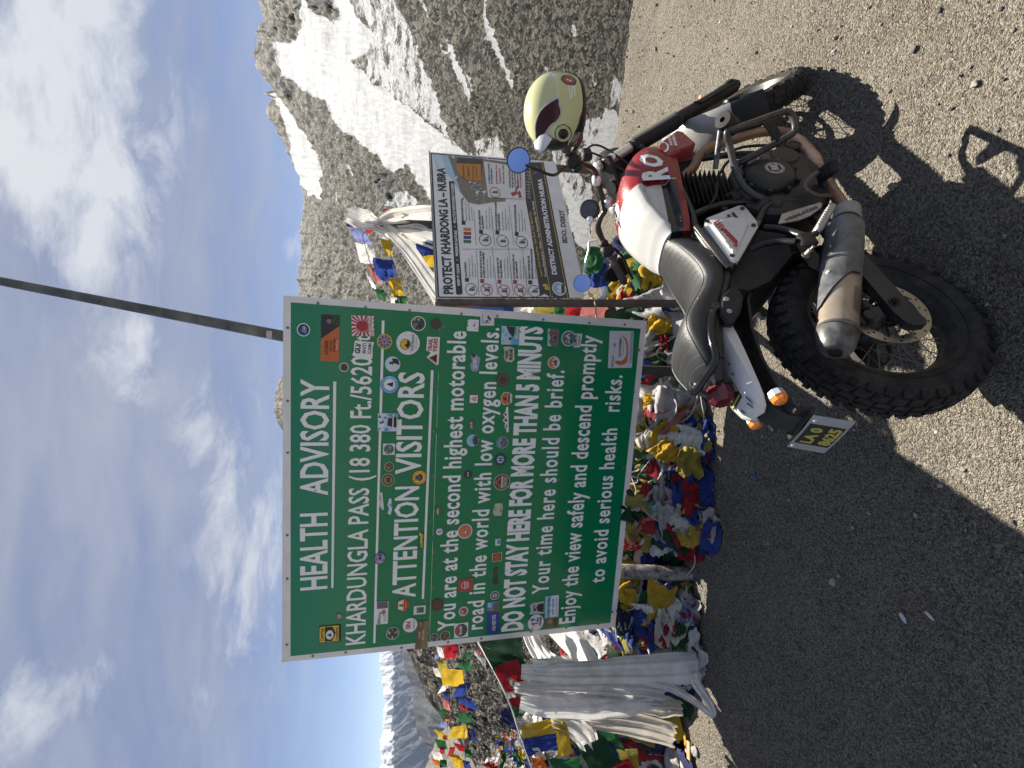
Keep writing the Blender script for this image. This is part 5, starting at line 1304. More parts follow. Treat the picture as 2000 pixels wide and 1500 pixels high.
def build_bike():
    from mathutils.bvhtree import BVHTree
    bike_mats()
    V = Vector
    T = thing('motorcycle', 'dusty white and red adventure motorcycle leaning on its side stand with a black seat', 'motorcycle', BM)
    ex, ey, ez = V((1, 0, 0)), V((0, 1, 0)), V((0, 0, 1))
    WHITE = mat('panel_white', (.60, .59, .565), .3, var=.06, scale=8, coat=.3, dust=.2, dcol=(.45, .41, .36), dscale=8)
    RED_P = mat('panel_red', (.27, .014, .017), .28, var=.1, coat=.35, dust=.25, dcol=(.33, .16, .13), dscale=12)
    # ---------------- wheels
    rw = wheel(T, V((0, 0, .322)), ex, ey, ez, .326, .128, .222, 'rear_wheel', .07, .9, ((.004, .024), (.027, .050)), disc=(.128, -.082), ntread=40)
    a3 = V((-.564, 0, .826)); f = V((.826, 0, .564)); st = math.radians(36)
    e1 = f * math.cos(st) + ey * math.sin(st); e2 = a3.cross(e1)
    A = bk(1432, 169, -.065) + e2 * .1 + a3 * .02
    FQ = lambda u, l, t: A + e1 * u + e2 * l + a3 * t
    fw = wheel(T, A, e1, e2, a3, .318, .100, .236, 'front_wheel', .06, 1.0, ((.002, .022), (.0235, .043)), disc=(.15, .07), ntread=30, deep=.009)
    # ---------------- fork
    for s in (-1, 1):
        l = s * .1
        fk = thing_part('fork_leg', T)
        MB().tube([FQ(0, l, .58), FQ(0, l, .91)], .0215, 18).build('stanchion', CHROME, fk)
        pr = []; n = 15
        for i in range(n * 2 + 1): pr.append((.40 + .285 * i / (2 * n), .0395 if i % 2 else .0295))
        MB().lathe(FQ(0, l, 0), a3, [(.385, .036)] + pr + [(.692, .034), (.696, .026)], 20).build('gaiter', mat('gaiter_rubber', (.018, .018, .018), .7, dust=.35, dcol=(.09, .08, .07)), fk, smooth=30)
        MB().tube([FQ(.0, l, -.055), FQ(0, l, -.03), FQ(0, l, .06), FQ(0, l, .13), FQ(0, l, .38), FQ(0, l, .405)], [.018, .030, .0335, .030, .0315, .034], 18).lathe(FQ(0, l + s * .022, 0), e2 * s, [(0, .022), (.012, .022), (.016, .014), (.0165, 0)], 12).build('lower_leg', BLKP, fk)
        MB().prism([FQ(.028, l + s * .02, -.02), FQ(.028, l + s * .02, .26), FQ(-.012, l + s * .036, .27), FQ(-.035, l + s * .02, .25), FQ(-.035, l + s * .02, -.01)], e2 * -s * .006).build('leg_guard', BLKP, fk)
    mb = MB()
    for t, th, ww in ((.875, .024, .25), (.69, .022, .19)):
        mb.box(FQ(-.02, 0, t), (.10, ww, th), R=Matrix((e1, e2, a3)).transposed(), bev=.008)
        for s in (-1, 1): mb.tube([FQ(0, s * .1, t - th * .7), FQ(0, s * .1, t + th * .7)], .027, 14)
    mb.tube([FQ(-.035, 0, .64), FQ(-.035, 0, .90)], .028, 14)
    mb.build('fork_clamp', BLKM, T)
    for s in (-1, 1): pass
    for s in (-1, 1): MB().lathe(FQ(0, s * .1, .905), a3, [(0, .021), (.006, .021), (.010, .017), (.012, .008), (.0121, 0)], 12).build('fork_cap', CHROME, T)
    # ---------------- front mudguard
    def guard_secs(a0, a1, R0, hw, n=16, lip=.02):
        S = []
        for i in range(n):
            t = i / (n - 1); a = math.radians(a0 + (a1 - a0) * t); h = hw(t)
            S.append([(h * math.sin(q), R0(t) - lip * (1 - math.cos(q)) * 1.4, a) for q in np.linspace(-1.35, 1.35, 11)])
        return S
    def guard(S, name, m, th=.004):
        out = [[FQ(r * math.cos(a), l, r * math.sin(a)) for l, r, a in sec] for sec in S]
        inn = [[FQ((r - th) * math.cos(a), l * .96, (r - th) * math.sin(a)) for l, r, a in sec] for sec in S]
        return MB().loft([o_ + i_[::-1] for o_, i_ in zip(out, inn)]).build(name, m, T)
    guard(guard_secs(30, 130, lambda t: .362 + .012 * math.sin(t * 2), lambda t: .078 + .004 * math.sin(t * PI)), 'front_mudguard', mat('mudguard_silver', (.36, .355, .345), .35, .35, var=.08, dust=.5, dcol=(.36, .33, .29), dscale=9))
    guard(guard_secs(126, 148, lambda t: .376 - .004 * t, lambda t: .080 - .008 * t, 10), 'mud_flap', BLKP)
    mb = MB()
    for a, l in ((120, -.03), (126, -.005), (120, .02), (123, -.045)): 
        aa = math.radians(a); MB().lathe(FQ(.376 * math.cos(aa), l, .376 * math.sin(aa)), FQ(math.cos(aa), 0, math.sin(aa)) - A, [(0, .007), (.003, .006), (.0032, 0)], 10).build('bolt', BLKM, T)
    # ---------------- headlamp and instruments
    hc = V((1.10, .03, .97))
    MB().lathe(hc, e1, [(-.07, .03), (-.06, .06), (-.02, .085), (.04, .09), (.055, .086), (.06, .0)], 24).build('headlamp', BLKP, T)
    g = bk(1150, 409, .03); gd = (BI.to_3x3() @ V((-.25, -.80, .55))).normalized()
    gp = thing_part('speedometer', T)
    MB().lathe(g - gd * .05, gd, [(0, .030), (.01, .040), (.04, .042), (.05, .042), (.052, .038), (.047, .0365)], 28, cap=False).build('case', BLKP, gp)
    MB().lathe(g - gd * .004, gd, [(0, .038), (.0005, 0)], 28).build('glass', mat('gauge_glass', (.05, .055, .065), .12, var=.3, scale=60, coat=.5), gp)
    MB().lathe(bk(1153, 428, .03), gd, [(0, .012), (.01, .012), (.012, .009), (.0122, 0)], 14).build('switch_knob', CHROME, gp)
    # ---------------- handlebar
    hb = thing_part('handlebar', T)
    c0 = bk(1172, 372, -.02)
    lg0, lg1 = bk(1190, 497, .24), bk(1222, 556, .33)
    rg0, rg1 = bk(1112, 304, -.245), bk(1076, 250, -.345)
    path = [lg1, lg0, bk(1178, 470, .20), bk(1168, 448, .15), bk(1173, 425, .09), bk(1182, 408, .05), c0, bk(1166, 345, -.07), bk(1157, 330, -.11), bk(1140, 322, -.16), bk(1124, 314, -.21), rg0, rg1]
    MB().tube(catmull(path, 6), .0125, 12).build('bar', mat('bar_black', (.02, .02, .022), .3, .5, dust=.2), hb)
    for p, q in ((lg0, lg1), (rg0, rg1)):
        d = (q - p).normalized(); MB().lathe(p + d * .015, d, [(0, .020), (.004, .020), (.006, .0165)] + [(.006 + .105 * i / 24, .0165 + .0012 * (i % 2)) for i in range(25)] + [(.114, .018), (.13, .018), (.134, .012)], 14).build('grip', mat('grip_rubber', (.014, .014, .014), .7, dust=.3), hb)
        mb = MB().box(p - d * .02, (.05, .05, .055), R=d.to_track_quat('X', 'Z').to_matrix(), bev=.01).box(p - d * .055, (.03, .045, .04), R=d.to_track_quat('X', 'Z').to_matrix(), bev=.008)
        mb.build('switch_box', BLKP, hb)
    MB().box(bk(1106, 299, -.25), (.016, .018, .016), bev=.004).build('kill_switch', vinyl((.55, .03, .03)), hb)
    # levers, master cylinder, perches
    MB().tube(catmull([bk(1120, 300, -.22) + V((.02, 0, 0)), bk(1135, 268, -.27), bk(1128, 240, -.31), bk(1120, 222, -.34)], 5), [.009] * 6 + [.007] * 10, 8).build('lever', BLKM, hb)
    MB().tube(catmull([bk(1200, 485, .2), bk(1218, 505, .27), bk(1228, 530, .32), bk(1236, 545, .35)], 5), .0065, 8).build('lever', BLKM, hb)
    MB().box(bk(1146, 302, -.20), (.055, .035, .04), bev=.008).build('brake_reservoir', BLKP, hb)
    for (x0, y0), (x1, y1), Y in (((1165, 352), (1150, 372), -.06), ((1188, 395), (1176, 415), .02)):
        MB().box(bk(x0, y0, Y), (.045, .04, .035), bev=.008).build('bar_clamp', CHROME, hb)
    # hand guard on the left grip
    hg = [bk(1180, 548, .34), bk(1186, 530, .32), bk(1203, 510, .31), bk(1212, 503, .33), bk(1230, 523, .36), bk(1229, 533, .38), bk(1213, 546, .39), bk(1200, 551, .37)]
    MB().prism(hg, V((.012, .004, .004))).build('hand_guard', BLKP, hb)
    # left indicator tip / clutch cable / throttle cables
    mb = MB()
    for a, b_, c_ in ((bk(1125, 318, -.2), V((1.06, -.08, 1.08)), V((.95, -.03, .93))), (bk(1130, 320, -.18), V((1.08, -.10, 1.05)), V((.92, -.05, .90))), (bk(1180, 470, .2), V((1.03, .12, 1.03)), V((.95, .04, .92)))):
        mb.tube(catmull([a, a.lerp(b_, .6) + V((.02, 0, .03)), b_, c_], 6), .0045, 8)
    mb.build('cables', BLKP, T)
    # mirrors
    cam_b = BI @ V((0, 0, EYE))
    for (x, y, Y, r, pts) in ((1012.5, 313, -.30, .0455, [(1027, 322, -.30), (1052, 333, -.285), (1078, 342, -.26), (1092, 337, -.245), (1106, 325, -.235)]), (1137, 553, .33, .0425, [(1140, 533, .32), (1145, 508, .28), (1150, 488, .25), (1152, 472, .23), (1166, 469, .215)])):
        mr = thing_part('mirror', T); c = bk(x, y, Y)
        d = ((cam_b - c).normalized() + BI.to_3x3() @ V((.12 if Y < 0 else -.02, 0, .24))).normalized()
        MB().lathe(c - d * .018, d, [(0, .012), (.003, r * .75), (.010, r * .97), (.017, r), (.020, r * .99), (.0195, r * .92)], 32, cap=False).build('housing', BLKM if Y < 0 else mat('mirror_case', (.25, .27, .30), .3, .6), mr)
        MB().lathe(c - d * .001, d, [(0, r * .94), (.0004, 0)], 32).build('glass', MIRR, mr)
        MB().tube(catmull([bk(*p) for p in pts], 5), .0055, 8).build('stem', BLKM if Y < 0 else CHROME, mr)
    # ---------------- tank
    keys = {  # x: (top z, side z (widest), half width, low z, low half width)
        .455: (.925, .885, .116, .828, .112), .50: (.952, .895, .136, .824, .126), .56: (.988, .905, .152, .818, .136), .63: (1.020, .915, .164, .812, .146), .70: (1.037, .915, .174, .806, .156),
        .77: (1.036, .905, .186, .80, .166), .83: (1.018, .895, .194, .795, .172), .88: (.99, .885, .190, .80, .166), .92: (.955, .875, .170, .81, .15), .95: (.925, .865, .13, .82, .12)}
    secs = []
    for x, (tz, sz, hw, lz, lw) in interp_secs(keys, 96):
        ring = []
        N = 96
        for i in range(N):
            t = i / (N - 1) * 2 - 1; s = -1 if t < 0 else 1; u = abs(t)       # 0 top -> 1 bottom
            if u < .45:
                q = u / .45 * PI / 2; y = hw * math.sin(q) ** .74 if q > 0 else 0; z = sz + (tz - sz) * math.cos(q) ** .8
            else:
                q = (u - .45) / .55; y = hw + (lw - hw) * q ** 1.6; z = sz + (lz - sz) * q
            # knee recess with a crisp rim
            zt = np.interp(x, [.46, .52, .60, .68, .74, .80], [.885, .925, .958, .972, .955, .90])
            kn = float(sstep(zt + .004, zt - .026, np.array(z)) * sstep(.845, .872, np.array(z)) * sstep(.765, .735, np.array(x)) * sstep(.45, .50, np.array(x)))
            y -= kn * .030 * min(1, y / .08)
            ring.append(V((x, s * y, z)))
        secs.append(ring)
    tk = MB().loft(secs, closed=True)
    bvh = BVHTree.FromPolygons([V(v) for v in tk.v], tk.f)
    def seen(x, y, dx, dz):
        loc, *_ = bvh.ray_cast(BI @ V((0, 0, EYE)), BI.to_3x3() @ ray(x, y)); return (loc.x, loc.z) if loc is not None else (dx, dz)
    hi, lo = seen(1238, 366, .822, 1.015), seen(1306, 352, .77, .85); bx = seen(1308, 350, .76, .85)[0] - .004
    k = (hi[0] - lo[0]) / max(hi[1] - lo[1], .02)
    tank = tk.build('fuel_tank', tank_mat((lo[0] - k * (lo[1] - .78), .78), (hi[0] + k * (1.06 - hi[1]), 1.06), bx), T, smooth=60)
    cap_c = V((.735, .0, 1.034)); cd = V((-.02, 0, 1)).normalized()
    fc = MB().lathe(cap_c, cd, [(-.004, .046), (.004, .045), (.006, .040), (.003, .037), (.006, .030), (.0065, 0)], 28).box(cap_c + V((0, 0, .008)), (.03, .010, .004), 1, bev=.001)
    fc.build('filler_cap', [ALU, BLKM], tank)
    # round sticker on the tank top (left of the cap) and big lettering on the front
    dk = MB(); sm = [vinyl((.62, .62, .60)), vinyl((.05, .055, .06)), vinyl((.5, .22, .06)), vinyl((.30, .36, .42)), vinyl(WHT)]
    def patch(px, py, rx, ry, mi, off, n=20, jag=0, seed=0):
        """round sticker laid on the tank where the photo shows it"""
        o = BI @ V((0, 0, EYE)); g_ = random.Random(seed); P = []
        for i in range(n):
            k = 1 - jag * g_.random(); d = BI.to_3x3() @ ray(px + rx * k * math.cos(2 * PI * i / n), py + ry * k * math.sin(2 * PI * i / n))
            loc, nor, *_ = bvh.ray_cast(o, d)
            if loc is None: return
            P.append(loc + nor * off)
        dk.add(P, [tuple(range(n))[::-1]], mi)
    patch(1237, 450, 8.5, 14.5, 1, .0012)
    for i in range(12): patch(1237 + math.sin(i * 2.4) * 4.5, 450 + math.cos(i * 1.7) * 9, 2.6, 2.8, (2, 3, 4, 2, 1)[i % 5], .0016 + i * 3e-5, 6, .5, i)
    dk.build('sticker', sm, tank, smooth=0)
    lt = MB()
    def skin_text(mb, body, S, E, up, mi, bold, off, mirror=False):
        """lettering painted on the tank: baseline S->E and letter height given in the photograph"""
        vs, fs = glyphs(body, bold); w = vs[:, 0].max(); out = []; o = BI @ V((0, 0, EYE))
        for a_, b_ in vs:
            d = BI.to_3x3() @ ray(S[0] + (E[0] - S[0]) * a_ / w + up[0] * b_, S[1] + (E[1] - S[1]) * a_ / w + up[1] * b_)
            loc, nor, *_ = bvh.ray_cast(o, d)
            if loc is None: return
            nor = nor if nor.dot(d) < 0 else -nor
            out.append(loc + nor * off)
        if mirror: out = [V((p.x, -p.y, p.z)) for p in out]
        mb.add(out, fs, mi)
    for mir in (False, True):
        lt = MB(); skin_text(lt, 'R', (1309, 350), (1302, 326), (-52, 3), 0, .05, .0018, mir); skin_text(lt, 'O', (1299, 327), (1287, 303), (-42, -2), 0, .05, .0018, mir)
        if lt.v: lt.build('tank_lettering', sm[4], tank, smooth=0)
    # tank shroud with maker's lettering
    sh = []
    for s in (-1, 1):
        if s < 0: P = [bk(1281, 292, -.185), bk(1293, 278, -.19), bk(1322, 257, -.19), bk(1334, 260, -.19), bk(1358, 281, -.19), bk(1356, 287, -.19), bk(1330, 297, -.185), bk(1302, 305, -.18), bk(1290, 303, -.18)]
        else: P = [V((q.x, -q.y, q.z)) for q in sh]
        if s < 0: sh = P
        c = sum(P, V()) / len(P); ins = [c + (p - c) * .86 + V((0, s * .012, 0)) for p in P]; bck = [p - V((0, s * .045, 0)) for p in P]
        ob = MB().loft([bck, P, ins] if s < 0 else [bck[::-1], P[::-1], ins[::-1]]).build('tank_shroud', RED_P, T, smooth=45)
        if s < 0:
            q = MB(); n_ = V((0, -1, 0)); off = .0135
            def lay(body, a, b_, cap, bold):
                S = bk(*a, -.19 - .012); E = bk(*b_, -.19 - .012); d = (E - S).normalized(); up = V((-d.z, 0, d.x)); up = up if up.z > 0 else -up
                letter(q, body, S, E, cap, up, n_, 0, bold, 1.0, .0022)
            lay('ROYAL', (1314, 284), (1308, 264), .011, .05); lay('ENFIELD', (1323, 285), (1316, 263), .011, .05); 
            a = [bk(1296 + 9 * math.cos(t), 287 + 9 * math.sin(t), -.2045) for t in np.linspace(-1.9, 1.3, 10)]; q.tube(a, .0035, 6, squash=(ey, .1))
            q.build('lettering', sm[4], ob, smooth=0)
    # ---------------- seat
    skeys = {-.172: (.915, .06, .895), -.12: (.952, .105, .885), -.06: (.975, .128, .875), 0: (.985, .137, .868), .05: (.970, .140, .855), .10: (.935, .142, .835), .145: (.897, .143, .812), .20: (.868, .143, .792), .26: (.868, .141, .785), .33: (.885, .132, .795), .40: (.905, .114, .812), .46: (.922, .088, .835), .505: (.925, .062, .862), .52: (.905, .04, .878)}
    ss = []
    for x, (tz, hw, bz) in interp_secs(skeys, 60):
        r = []
        for y, z in ((-.93, 0.0), (-1.0, .12), (-1.0, .5), (-.97, .72), (-.90, .86), (-.72, .95), (-.4, .99), (0, 1.0), (.4, .99), (.72, .95), (.90, .86), (.97, .72), (1.0, .5), (1.0, .12), (.93, 0)):
            r.append(V((x + .012 * (1 - abs(y)) * 0, y * hw, bz + (tz - bz) * z)))
        ss.append(r)
    se = MB().loft(ss)
    seat = se.build('seat', LEATH, T, smooth=50)
    sb = BVHTree.FromPolygons([V(v) for v in se.v], se.f)
    stc = MB(); rib = MB()
    def drop(x, y):
        loc, nor, *_ = sb.ray_cast(V((x, y, 1.3)), V((0, 0, -1))); return loc
    for s in (-1, 1):
        P = []
        for x, (tz, hw, bz) in interp_secs(skeys, 70)[4:-3]:
            q = drop(x, s * hw * .86)
            if q is not None: P.append(q)
        stc.tube(P, .0030, 6)
        stc.tube([p + V((0, -s * .012, .0008)) for p in P], .0010, 4, 1)
    for x0 in list(np.arange(-.115, .10, .027)) + list(np.arange(.19, .49, .024)):
        hw = dict((round(x, 3), v) for x, v in [(0, 0)]) and [v[1] for x, v in interp_secs(skeys, 60) if x >= x0][0]
        P = []
        for y in np.linspace(-.80, .80, 15):
            q = drop(x0 - .030 * abs(y) ** 1.5 + .012, y * hw)
            if q is not None: P.append(q + V((0, 0, -.0003)))
        rib.tube(P, .0013, 4)
    stc.build('piping', [LEATH, vinyl((.16, .16, .16))], seat); rib.build('stitching', vinyl((.13, .13, .13)), seat)
    # ---------------- side panel
    def plate(name, pts, Y, th, m, parent=T, inset=0, bevel=.010, s=-1):
        P = [bk(x, y, Y) for x, y in pts]; c = sum(P, V()) / len(P)
        L0 = P; L1 = [c + (p - c) * (1 - bevel / max((p - c).length, .01)) + V((0, s * bevel * .6, 0)) for p in P]; B0 = [p - V((0, s * th, 0)) for p in P]
        return MB().loft([B0, L0, L1]).build(name, m, parent, smooth=35), c
    sp = thing_part('side_panel', T)
    plate('cover', [(1376, 434), (1380, 426), (1444, 401), (1452, 402), (1458, 407), (1480, 434), (1481, 443), (1443, 508), (1435, 513), (1428, 512), (1377, 443)], -.150, .03, WHITE, sp)
    P = [bk(x, y, -.159) for x, y in ((1386, 440), (1425, 424), (1457, 428), (1462, 440), (1438, 496), (1430, 497))]; c = sum(P, V()) / len(P)
    MB().loft([P, [c + (p - c) * .88 + V((0, -.008, 0)) for p in P]]).build('raised_field', WHITE, sp, smooth=30)
    for x, y in ((1381, 432), (1450, 407), (1472, 440), (1430, 499)): MB().lathe(bk(x, y, -.157), -ey, [(0, .0085), (.0022, .0085), (.0024, .0)], 12).build('bolt', BLKM, sp)
    mb = MB()
    for x, y in ((1426, 425), (1435, 421)):
        a, b_ = bk(x - 4, y - 6, -.1602), bk(x + 5, y + 5, -.1602); MB().tube([a, b_], .005, 8, squash=(ey, .3)).build('vent_slot', BLKM, sp)
    lb = MB(); off = -.1712; rm = vinyl((.34, .022, .035))
    q4 = lambda *p: lb.add([bk(x, y, off) for x, y in p], [tuple(range(len(p)))], 0)
    q4((1406, 447), (1417, 446), (1441, 470), (1440, 483), (1435, 480))
    for i in range(4): q4((1393 + i * 4.6, 435 + i * 4.2), (1404.5 + i * 3.0, 429 + i * 3.6), (1406.5 + i * 3.0, 431 + i * 3.6), (1395 + i * 4.6, 437.4 + i * 4.2))
    S, E = bk(1435.5, 477, off - .0006), bk(1411.5, 450, off - .0006); d = (E - S).normalized(); up = V((-d.z, 0, d.x)); up = up if up.z > 0 else -up
    S, E = bk(1436.5, 477, off - .0006), bk(1413, 451, off - .0006)
    letter(lb, 'SCRAM', S + up * .0015, E + up * .0015, .0125, up, (0, -1, 0), 1, .03)
    letter(lb, 'HIMALAYAN', bk(1431, 486, off), bk(1418.5, 470, off), .007, up, (0, -1, 0), 2, .04)
    lb.build('panel_lettering', [rm, vinyl((.68, .67, .64)), vinyl((.05, .05, .05))], sp, smooth=0)
    # ---------------- frame
    fr = MB()
    tb = lambda pts, r=.014, n=5: fr.tube(catmull([V(p) for p in pts], n), r, 10)
    for s in (-1, 1):
        tb([(.99, s * .03, .88), (.93, s * .06, .84), (.75, s * .10, .80), (.55, s * .115, .80), (.43, s * .125, .815), (.30, s * .125, .795), (.21, s * .122, .778), (.10, s * .12, .83), (.02, s * .115, .865), (-.12, s * .10, .90)], .0135)
        tb([(.21, s * .125, .775), (.33, s * .128, .68), (.43, s * .13, .60), (.52, s * .13, .525), (.52, s * .12, .40), (.47, s * .11, .34)], .0145)
        tb([(.54, s * .11, .80), (.565, s * .12, .70), (.56, s * .125, .58), (.53, s * .125, .50)], .013)
        tb([(1.0, s * .025, .86), (.97, s * .05, .70), (.93, s * .08, .50), (.88, s * .09, .36), (.82, s * .10, .25)], .0135)
        tb([(.84, s * .10, .25), (.66, s * .115, .235), (.50, s * .115, .28), (.46, s * .11, .34)], .013)
    fr.tube([(1.02, 0, .80), (.93, 0, 1.02)], .032, 14)
    fr.box((.49, 0, .42), (.05, .24, .16), bev=.01)
    fr.build('frame', BLKM, T)
    mb = MB().tube([V((.435, -.142, .822)), V((.212, -.140, .776))], .012, 10).tube([V((.212, -.138, .775)), V((.42, -.142, .602))], .011, 10); mb.build('subframe_tube', mat('gloss_black', (.012, .012, .013), .16, .3, coat=.5, dust=.2), T)
    # under-seat covers, battery box and splash guard
    mb = MB()
    mb.prism([V((.24, -.10, .77)), V((.43, -.10, .60)), V((.40, -.10, .50)), V((.28, -.10, .52)), V((.17, -.10, .64)), V((.14, -.10, .72)), V((.17, -.10, .78))], V((0, .2, 0)))
    mb.build('battery_box', BLKP, T)
    mb = MB(); S_ = []
    for x, z in ((.33, .40), (.30, .55), (.24, .66), (.12, .735), (0, .765), (-.12, .775), (-.22, .77), (-.30, .745)):
        S_.append([V((x, y, z - .9 * y * y)) for y in (-.085, -.05, 0, .05, .085)] + [V((x - .004, y, z - .008 - .9 * y * y)) for y in (.085, .05, 0, -.05, -.085)])
    mb.loft(S_); mb.build('inner_mudguard', BLKP, T)
    plate('tail_plate', [(1405, 590), (1409, 576), (1430, 559), (1441, 562), (1452, 580), (1448, 606), (1432, 632), (1416, 631), (1406, 617)], -.142, .02, BLKP)
    for x, y in ((1418.5, 585), (1424, 609)): MB().lathe(bk(x, y, -.148), -ey, [(0, .009), (.004, .009), (.006, .005), (.0062, 0)], 12).build('bolt', ALU, T)
    # tail mudguard in white
    tf = [(.02, .868, .100, .045), (-.04, .862, .100, .045), (-.10, .853, .096, .04), (-.16, .846, .093, .035), (-.21, .838, .088, .03), (-.25, .828, .075, .026), (-.275, .815, .055, .018), (-.285, .806, .03, .01)]
    S_ = []
    for x, z, hw, d in tf:
        S_.append([V((x, -hw, z - d)), V((x, -hw, z - .012)), V((x, -hw + .012, z)), V((x, -hw * .5, z + .007)), V((x, 0, z + .010)), V((x, hw * .5, z + .007)), V((x, hw - .012, z)), V((x, hw, z - .012)), V((x, hw, z - d)), V((x, hw - .004, z - d)), V((x, hw - .005, z - .014)), V((x, 0, z + .004)), V((x, -hw + .005, z - .014)), V((x, -hw + .004, z - d))])
    tm = MB().loft(S_).build('tail_mudguard', WHITE, T, smooth=35)
    k = MB(); c4 = [bk(1448, 763, -.01), bk(1456, 752, -.01), bk(1476, 768, -.01), bk(1467, 783, -.01)]
    def tail_pt(x, y):
        z = np.interp(x, [-.285, -.275, -.25, -.21, -.16, -.10], [.806, .815, .828, .838, .846, .853]) + .0115; return V((x, y, z - .25 * y * y))
    def tq(pts, mi, o=0): k.add([tail_pt(x, y) + V((0, 0, o)) for x, y in pts], [tuple(range(len(pts)))], mi)
    tq([(-.155, .055), (-.155, -.030), (-.225, -.030), (-.225, .055)], 0); tq([(-.160, .05), (-.160, -.026), (-.166, -.026), (-.166, .05)], 1, .0006); tq([(-.212, .05), (-.212, -.026), (-.218, -.026), (-.218, .05)], 1, .0006)
    for i in range(7): tq([(-.172 - .005 * (i % 3), .045 - .011 * i), (-.172 - .005 * (i % 3), .038 - .011 * i), (-.20 + .004 * (i % 2), .036 - .011 * i), (-.20 + .004 * (i % 2), .043 - .011 * i)], 2 if i < 3 else 3, .0006 + i * 2e-5)
    for x, y, l in ((-.115, -.06, .012), (-.235, -.045, .03), (-.245, .02, .016), (-.13, .04, .008), (-.15, -.05, .01), (-.25, -.03, .02)): tq([(x, y), (x - l, y - .004), (x - l, y - .010), (x, y - .006)], 4, .0008)
    k.build('sticker', [vinyl((.02, .03, .05)), vinyl((.55, .50, .05)), vinyl((.08, .25, .40)), vinyl((.6, .62, .64)), vinyl((.03, .03, .03))], tm, smooth=0)
    # grab rail
    MB().tube(catmull([bk(1399, 604, -.135), bk(1392, 612, -.145), bk(1389, 640, -.145), bk(1392, 670, -.14), bk(1399, 697, -.13), bk(1392, 715, -.10), bk(1374, 742, -.05), bk(1358, 764, -.005), bk(1350, 762, .03), bk(1350, 745, .06), bk(1352, 728, .085)], 5), .0125, 12).lathe(bk(1398, 603, -.128), -ey, [(0, .019), (.012, .019), (.014, .012), (.0142, 0)], 14).build('grab_rail', mat('rail_chrome', (.05, .05, .052), .14, .9, var=.1), T)
    # tail lamp
    tl = thing_part('tail_lamp', T); tc = bk(1406, 768, 0)
    MB().lathe(tc + V((.02, 0, .002)), V((-1, 0, -.05)), [(0, .036), (.02, .043), (.045, .040), (.058, .028), (.062, .0)], 10).build('lens', mat('red_lens', (.10, .006, .010), .25, var=.35, scale=90, coat=.2), tl, smooth=25)
    MB().box(tc + V((.05, 0, .012)), (.07, .075, .055), bev=.012).build('body', BLKM, tl)
    MB().prism([tc + V(p) for p in ((.075, -.04, .045), (.045, -.045, .030), (.035, .03, .055), (.06, .045, .062))], V((.004, 0, -.006))).build('bracket', CHROME, tl)
    # indicators on stalks
    for x, y, Y in ((1524, 778, -.115), (1478, 827, .105)):
        ind = thing_part('indicator', T); c = bk(x, y, Y); s = -1 if Y < 0 else 1
        MB().lathe(c + V((.030, 0, .008)), V((-1, 0, -.15)), [(0, .010), (.006, .022), (.024, .025)], 8).build('shell', CHROME, ind, smooth=25)
        MB().lathe(c + V((.008, 0, .004)), V((-1, 0, -.15)), [(0, .0245), (.016, .022), (.024, .014), (.026, 0)], 8).build('lens', mat('amber_lens', (.85, .22, .02), .15, var=.2, scale=80, coat=.5), ind, smooth=25)
        MB().tube([c + V((.025, 0, .006)), c + V((.03, -s * .03, .004)), V((c.x + .035, s * .05, c.z + .01))], .008, 8).build('stalk', BLKP, ind)
    # plate carrier and number plate
    mb = MB(); S_ = []
    for x, z, w, t in ((-.235, .800, .05, .02), (-.275, .775, .047, .018), (-.305, .735, .043, .015), (-.32, .70, .045, .012), (-.338, .675, .06, .010), (-.362, .615, .055, .006)):
        S_.append([V((x - .006, -w, z + .004)), V((x - .006, w, z + .004)), V((x + t, w, z - .004)), V((x + t, -w, z - .004))])
    mb.loft(S_); mb.box((-.325, 0, .70), (.03, .15, .012), bev=.003).box((-.315, -.075, .715), (.012, .02, .05), bev=.003); mb.build('plate_carrier', BLKP, T, smooth=30)
    npq = thing_part('number_plate', T)
    t0, t1 = V((-.347, 0, .706)), V((-.382, 0, .604)); dn = (t1 - t0); L = dn.length; dn.normalize(); nr = V((dn.z, 0, -dn.x)); nr = nr if nr.x < 0 else -nr
    def pp(y, z, o): return t0 + dn * (z * L) + V((0, y, 0)) + nr * (o + .004 * (1 - (y / .1) ** 2))
    def sheet_(y0, y1, z0, z1, o, mi, mb, n=6, th=0):
        G = [pp(y0 + (y1 - y0) * i / n, z, o) for i in range(n + 1) for z in (z0, z1)]
        mb.add(G, [(i * 2, i * 2 + 1, i * 2 + 3, i * 2 + 2) for i in range(n)], mi)
    mb = MB(); sheet_(.1, -.1, 0, 1, .0012, 0, mb); sheet_(.1, -.1, 1, 0, -.0002, 0, mb); mb.build('sheet', mat('plate_grey', (.32, .32, .32), .4, var=.1), npq, smooth=0)
    mb = MB(); sheet_(.060, -.060, .06, .94, .0018, 0, mb)
    for body, z, y0, y1, cp in (('LA 0', .46, .050, -.044, .030), ('8625', .90, .048, -.052, .031)):
        vs, fs = glyphs(body, .05); w = vs[:, 0].max()
        mb.add([pp(y0 + (y1 - y0) * a / w, z - b_ * cp / L, .0024) for a, b_ in vs], fs, 1)
    mb.build('plate_lettering', [vinyl((.012, .012, .012)), vinyl((.42, .37, .07))], npq, smooth=0)
    mb = MB()
    for y, z in ((.082, .10), (-.075, .12)): MB().lathe(pp(y, z, .001), nr, [(0, .006), (.003, .005), (.0032, 0)], 10).build('screw', CHROME, npq)
    # ---------------- swingarm, caliper, shock
    sw = MB()
